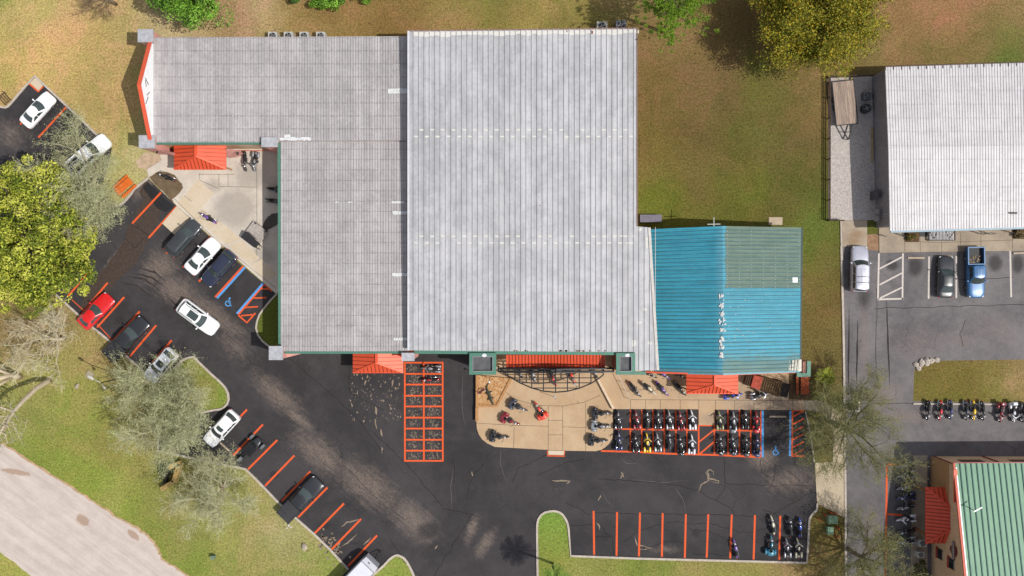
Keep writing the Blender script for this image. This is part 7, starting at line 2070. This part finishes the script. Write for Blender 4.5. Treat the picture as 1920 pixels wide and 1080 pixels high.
bare_tree('bare_tree', 'sparse pale bare tree on the lawn below the yellow green tree', 122, 634, 9.0, 6.2, 24, PBARK, plain('white_twig', C(226, 214, 180), .9, 0, .2, 1.5, .15, coords='world'), nlimb=8, dens=.95, rt=.2)
bare_tree('bare_tree', 'bare tree with olive twigs over the footpath and the east drive', 1573, 795, 9.5, 8.0, 25, BARK, TW2, nlimb=10, dens=1.25, haze=(BUD2, 5), hs=(.03, .08))
bare_tree('bare_tree', 'bare tree with olive twigs at the bottom right edge', 1588, 1028, 9.5, 7.0, 26, BARK, TW2, (3.0, -1.5), nlimb=9, dens=1.15, haze=(BUD2, 5), hs=(.03, .08))
bare_tree('bare_tree', 'thin bare tree crown at the top left edge', 218, 8, 8.0, 3.6, 27, BARK, plain('brown_twig', C(150, 126, 100), .9, 0, .2, 1.5, .15, coords='world'), nlimb=6, dens=.75, rt=.16)
bare_tree('cypress_tree', 'yellow olive feathery tree at the top right', 1506, 56, 11.0, 8.2, 28, BARK, plain('yellow_twig', C(170, 152, 66), .9, 0, .25, 1.5, .15, coords='world'), nlimb=11, dens=1.2, rt=.3, haze=(YEL, 15), hs=(.07, .17), hspread=.36)
# pruned white limbed trees at the left edge
def white_tree(label, px, py, pts_, seed, rt, extra):
    random.seed(seed)
    b = P(px, py); r = thing('white_barked_tree', b, label, 'tree')
    mb = MB()
    for path, r0, r1 in pts_: mb.tube([P(*q) for q in path], [lerp(r0, r1, i / (len(path) - 1)) for i in range(len(path))], 9)
    mb.build('trunk', plain('white_bark', C(222, 204, 178), .9, 0, .2, 3, .15, coords='world', bump=.3), r, world=True, smooth=True)
    mb = MB()
    for (c, n_, L) in extra:
        c = P(*c)
        for _ in range(n_):
            d = Vector((random.gauss(-.6, .5), random.gauss(-.3, .6), random.gauss(.2, .4))).normalized()
            p = c + Vector((random.gauss(0, .7), random.gauss(0, .7), random.gauss(0, .6))); pth = [p]
            for _k in range(4): d = (d + Vector((random.gauss(0, .25), random.gauss(0, .25), random.gauss(0, .15)))).normalized(); pth.append(pth[-1] + d * L / 4)
            mb.tube(pth, [.045, .035, .028, .02, .01], 4, cap=False)
            for _k in range(6):
                q = pth[random.randrange(1, 5)]; d2 = (d + Vector((random.gauss(0, .6), random.gauss(0, .6), random.gauss(0, .4)))).normalized(); mb.tube([q, q + d2 * .5, q + d2 * .9 + Vector((0, 0, random.gauss(0, .15)))], [.02, .013, .005], 3, cap=False)
    mb.build('crown', plain('white_twig2', C(200, 190, 160), .9, 0, .2, 1.5, .15, coords='world'), r, world=True)
white_tree('white barked tree with one long pale leaning limb at the left edge', 93, 712, [([(93, 713, 0), (85, 717, 1.2), (68, 728, 3.0), (45, 750, 5.2), (25, 772, 7.0), (8, 797, 8.6), (-10, 830, 10)], .34, .12), ([(25, 772, 7.0), (5, 765, 7.8), (-20, 762, 8.5)], .12, .05), ([(14, 788, 8.0), (8, 810, 9.0), (14, 830, 10)], .1, .03)], 31, .3, [((5, 800, 9), 34, 2.6), ((20, 790, 8), 12, 1.8), ((-15, 830, 9.5), 30, 2.4)])
white_tree('white barked tree with several forking pale limbs at the left picture edge', 38, 706, [([(38, 706, 0), (28, 705, 1.2), (12, 706, 2.4), (-12, 712, 4.5)], .36, .22), ([(28, 705, 1.2), (8, 698, 3.0), (-15, 690, 5)], .2, .12), ([(24, 706, 1.5), (8, 716, 3.2), (-12, 728, 5)], .2, .12)], 32, .3, [((-25, 715, 6), 10, 2.0)])

# pine with needle tufts
random.seed(41)
pb = P(1242, 60); pn = thing('pine_tree', pb, 'pine with bright green needle tufts at the top edge right of the tall hall', 'tree')
mb = MB(); mb.tube([pb, pb + Vector((.1, .1, 5)), pb + Vector((0, .2, 11.5))], [.22, .18, .06], 8)
nd = MB(); tuft = []
for i in range(64):
    z = random.uniform(6.5, 11.3); a = random.uniform(0, 6.28); L = random.uniform(1.4, 4.9) * (1.15 - (z - 6) / 9)
    s = pb + Vector((0, 0.1, z - .4)); e = pb + Vector((math.cos(a) * L, math.sin(a) * L, z + L * .18))
    mb.tube([s, s.lerp(e, .5) + Vector((0, 0, -.1)), e], [.05, .035, .015], 5, cap=False)
    for k in range(random.randint(8, 13)):
        tuft.append(s.lerp(e, random.uniform(.45, 1.05)) + Vector((random.gauss(0, .35), random.gauss(0, .35), random.gauss(.1, .2))))
mb.build('trunk', plain('pine_bark', C(128, 106, 88), .95, 0, .3, 5, .15, coords='world'), pn, world=True, smooth=True)
for c in tuft:
    for k in range(26):
        d = Vector((random.gauss(0, 1), random.gauss(0, 1), random.gauss(.5, .6))).normalized(); L = random.uniform(.26, .42); s_ = d.orthogonal().normalized() * .03
        n0 = len(nd.v); nd.v += [tuple(c + s_), tuple(c - s_), tuple(c + d * L)]; nd.f.append((n0, n0 + 1, n0 + 2)); nd.m.append(random.choice((0, 0, 1, 2)))
nd.build('needles', foliage_mats('pine', [C(126, 164, 42), C(166, 198, 62), C(88, 126, 34)]), pn, world=True)

# palms
def palm(name, label, px, py, h, L, nf, seed, mats, cat='palm', lift=.5):
    random.seed(seed)
    b = P(px, py); r = thing(name, b, label, cat)
    mb = MB(); mb.tube([b, b + Vector((.03, .02, h * .5)), b + Vector((0, 0, h))], [.16, .13, .12], 9); mb.build('trunk', BARK, r, world=True, smooth=True)
    mb = MB(); top = b + Vector((0, 0, h))
    for i in range(nf):
        a = 2 * math.pi * (i + random.uniform(-.3, .3)) / nf; el = random.uniform(.1, 1.0)
        d = Vector((math.cos(a), math.sin(a), 0)); path = []
        for k in range(9):
            f = k / 8; path.append(top + d * (L * f * math.cos(el * (1 - f * .4))) + Vector((0, 0, L * (math.sin(el) * f - lift * f * f))))
        mb.mi = random.choice((0, 0, 1)); mb.tube(path, [.025 * (1 - .8 * k / 8) for k in range(9)], 4, cap=False)
        sd = Vector((-d.y, d.x, 0))
        for k in range(1, 8):
            for t_ in (0, .5):
                p = path[k].lerp(path[min(8, k + 1)], t_)
                for s in (1, -1):
                    ll = L * .34 * math.sin(math.pi * (k + t_ + .8) / 9.5)
                    e = p + (sd * s * .8 + d * .55 + Vector((0, 0, -.25 + random.gauss(0, .1)))).normalized() * ll
                    mb.mi = random.choice((0, 1, 1, 2)); w_ = d * .035
                    mb.add([p - w_, p + w_, e], [(0, 1, 2)])
    mb.build('crown', mats, r, world=True)
PM = foliage_mats('palm', [C(90, 110, 34), C(140, 150, 40), C(190, 186, 60)])
palm('young_palm', 'small yellow green palm on the grass strip beside the green boxed corner', 1541, 704, 1.3, 1.25, 16, 51, PM, lift=.35)
palm('palm_tree', 'tall palm at the bottom edge on the small kerbed island', 1036, 1056, 6.6, 2.0, 26, 52, foliage_mats('palm_dark', [C(70, 110, 34), C(110, 150, 46), C(150, 180, 70)]))
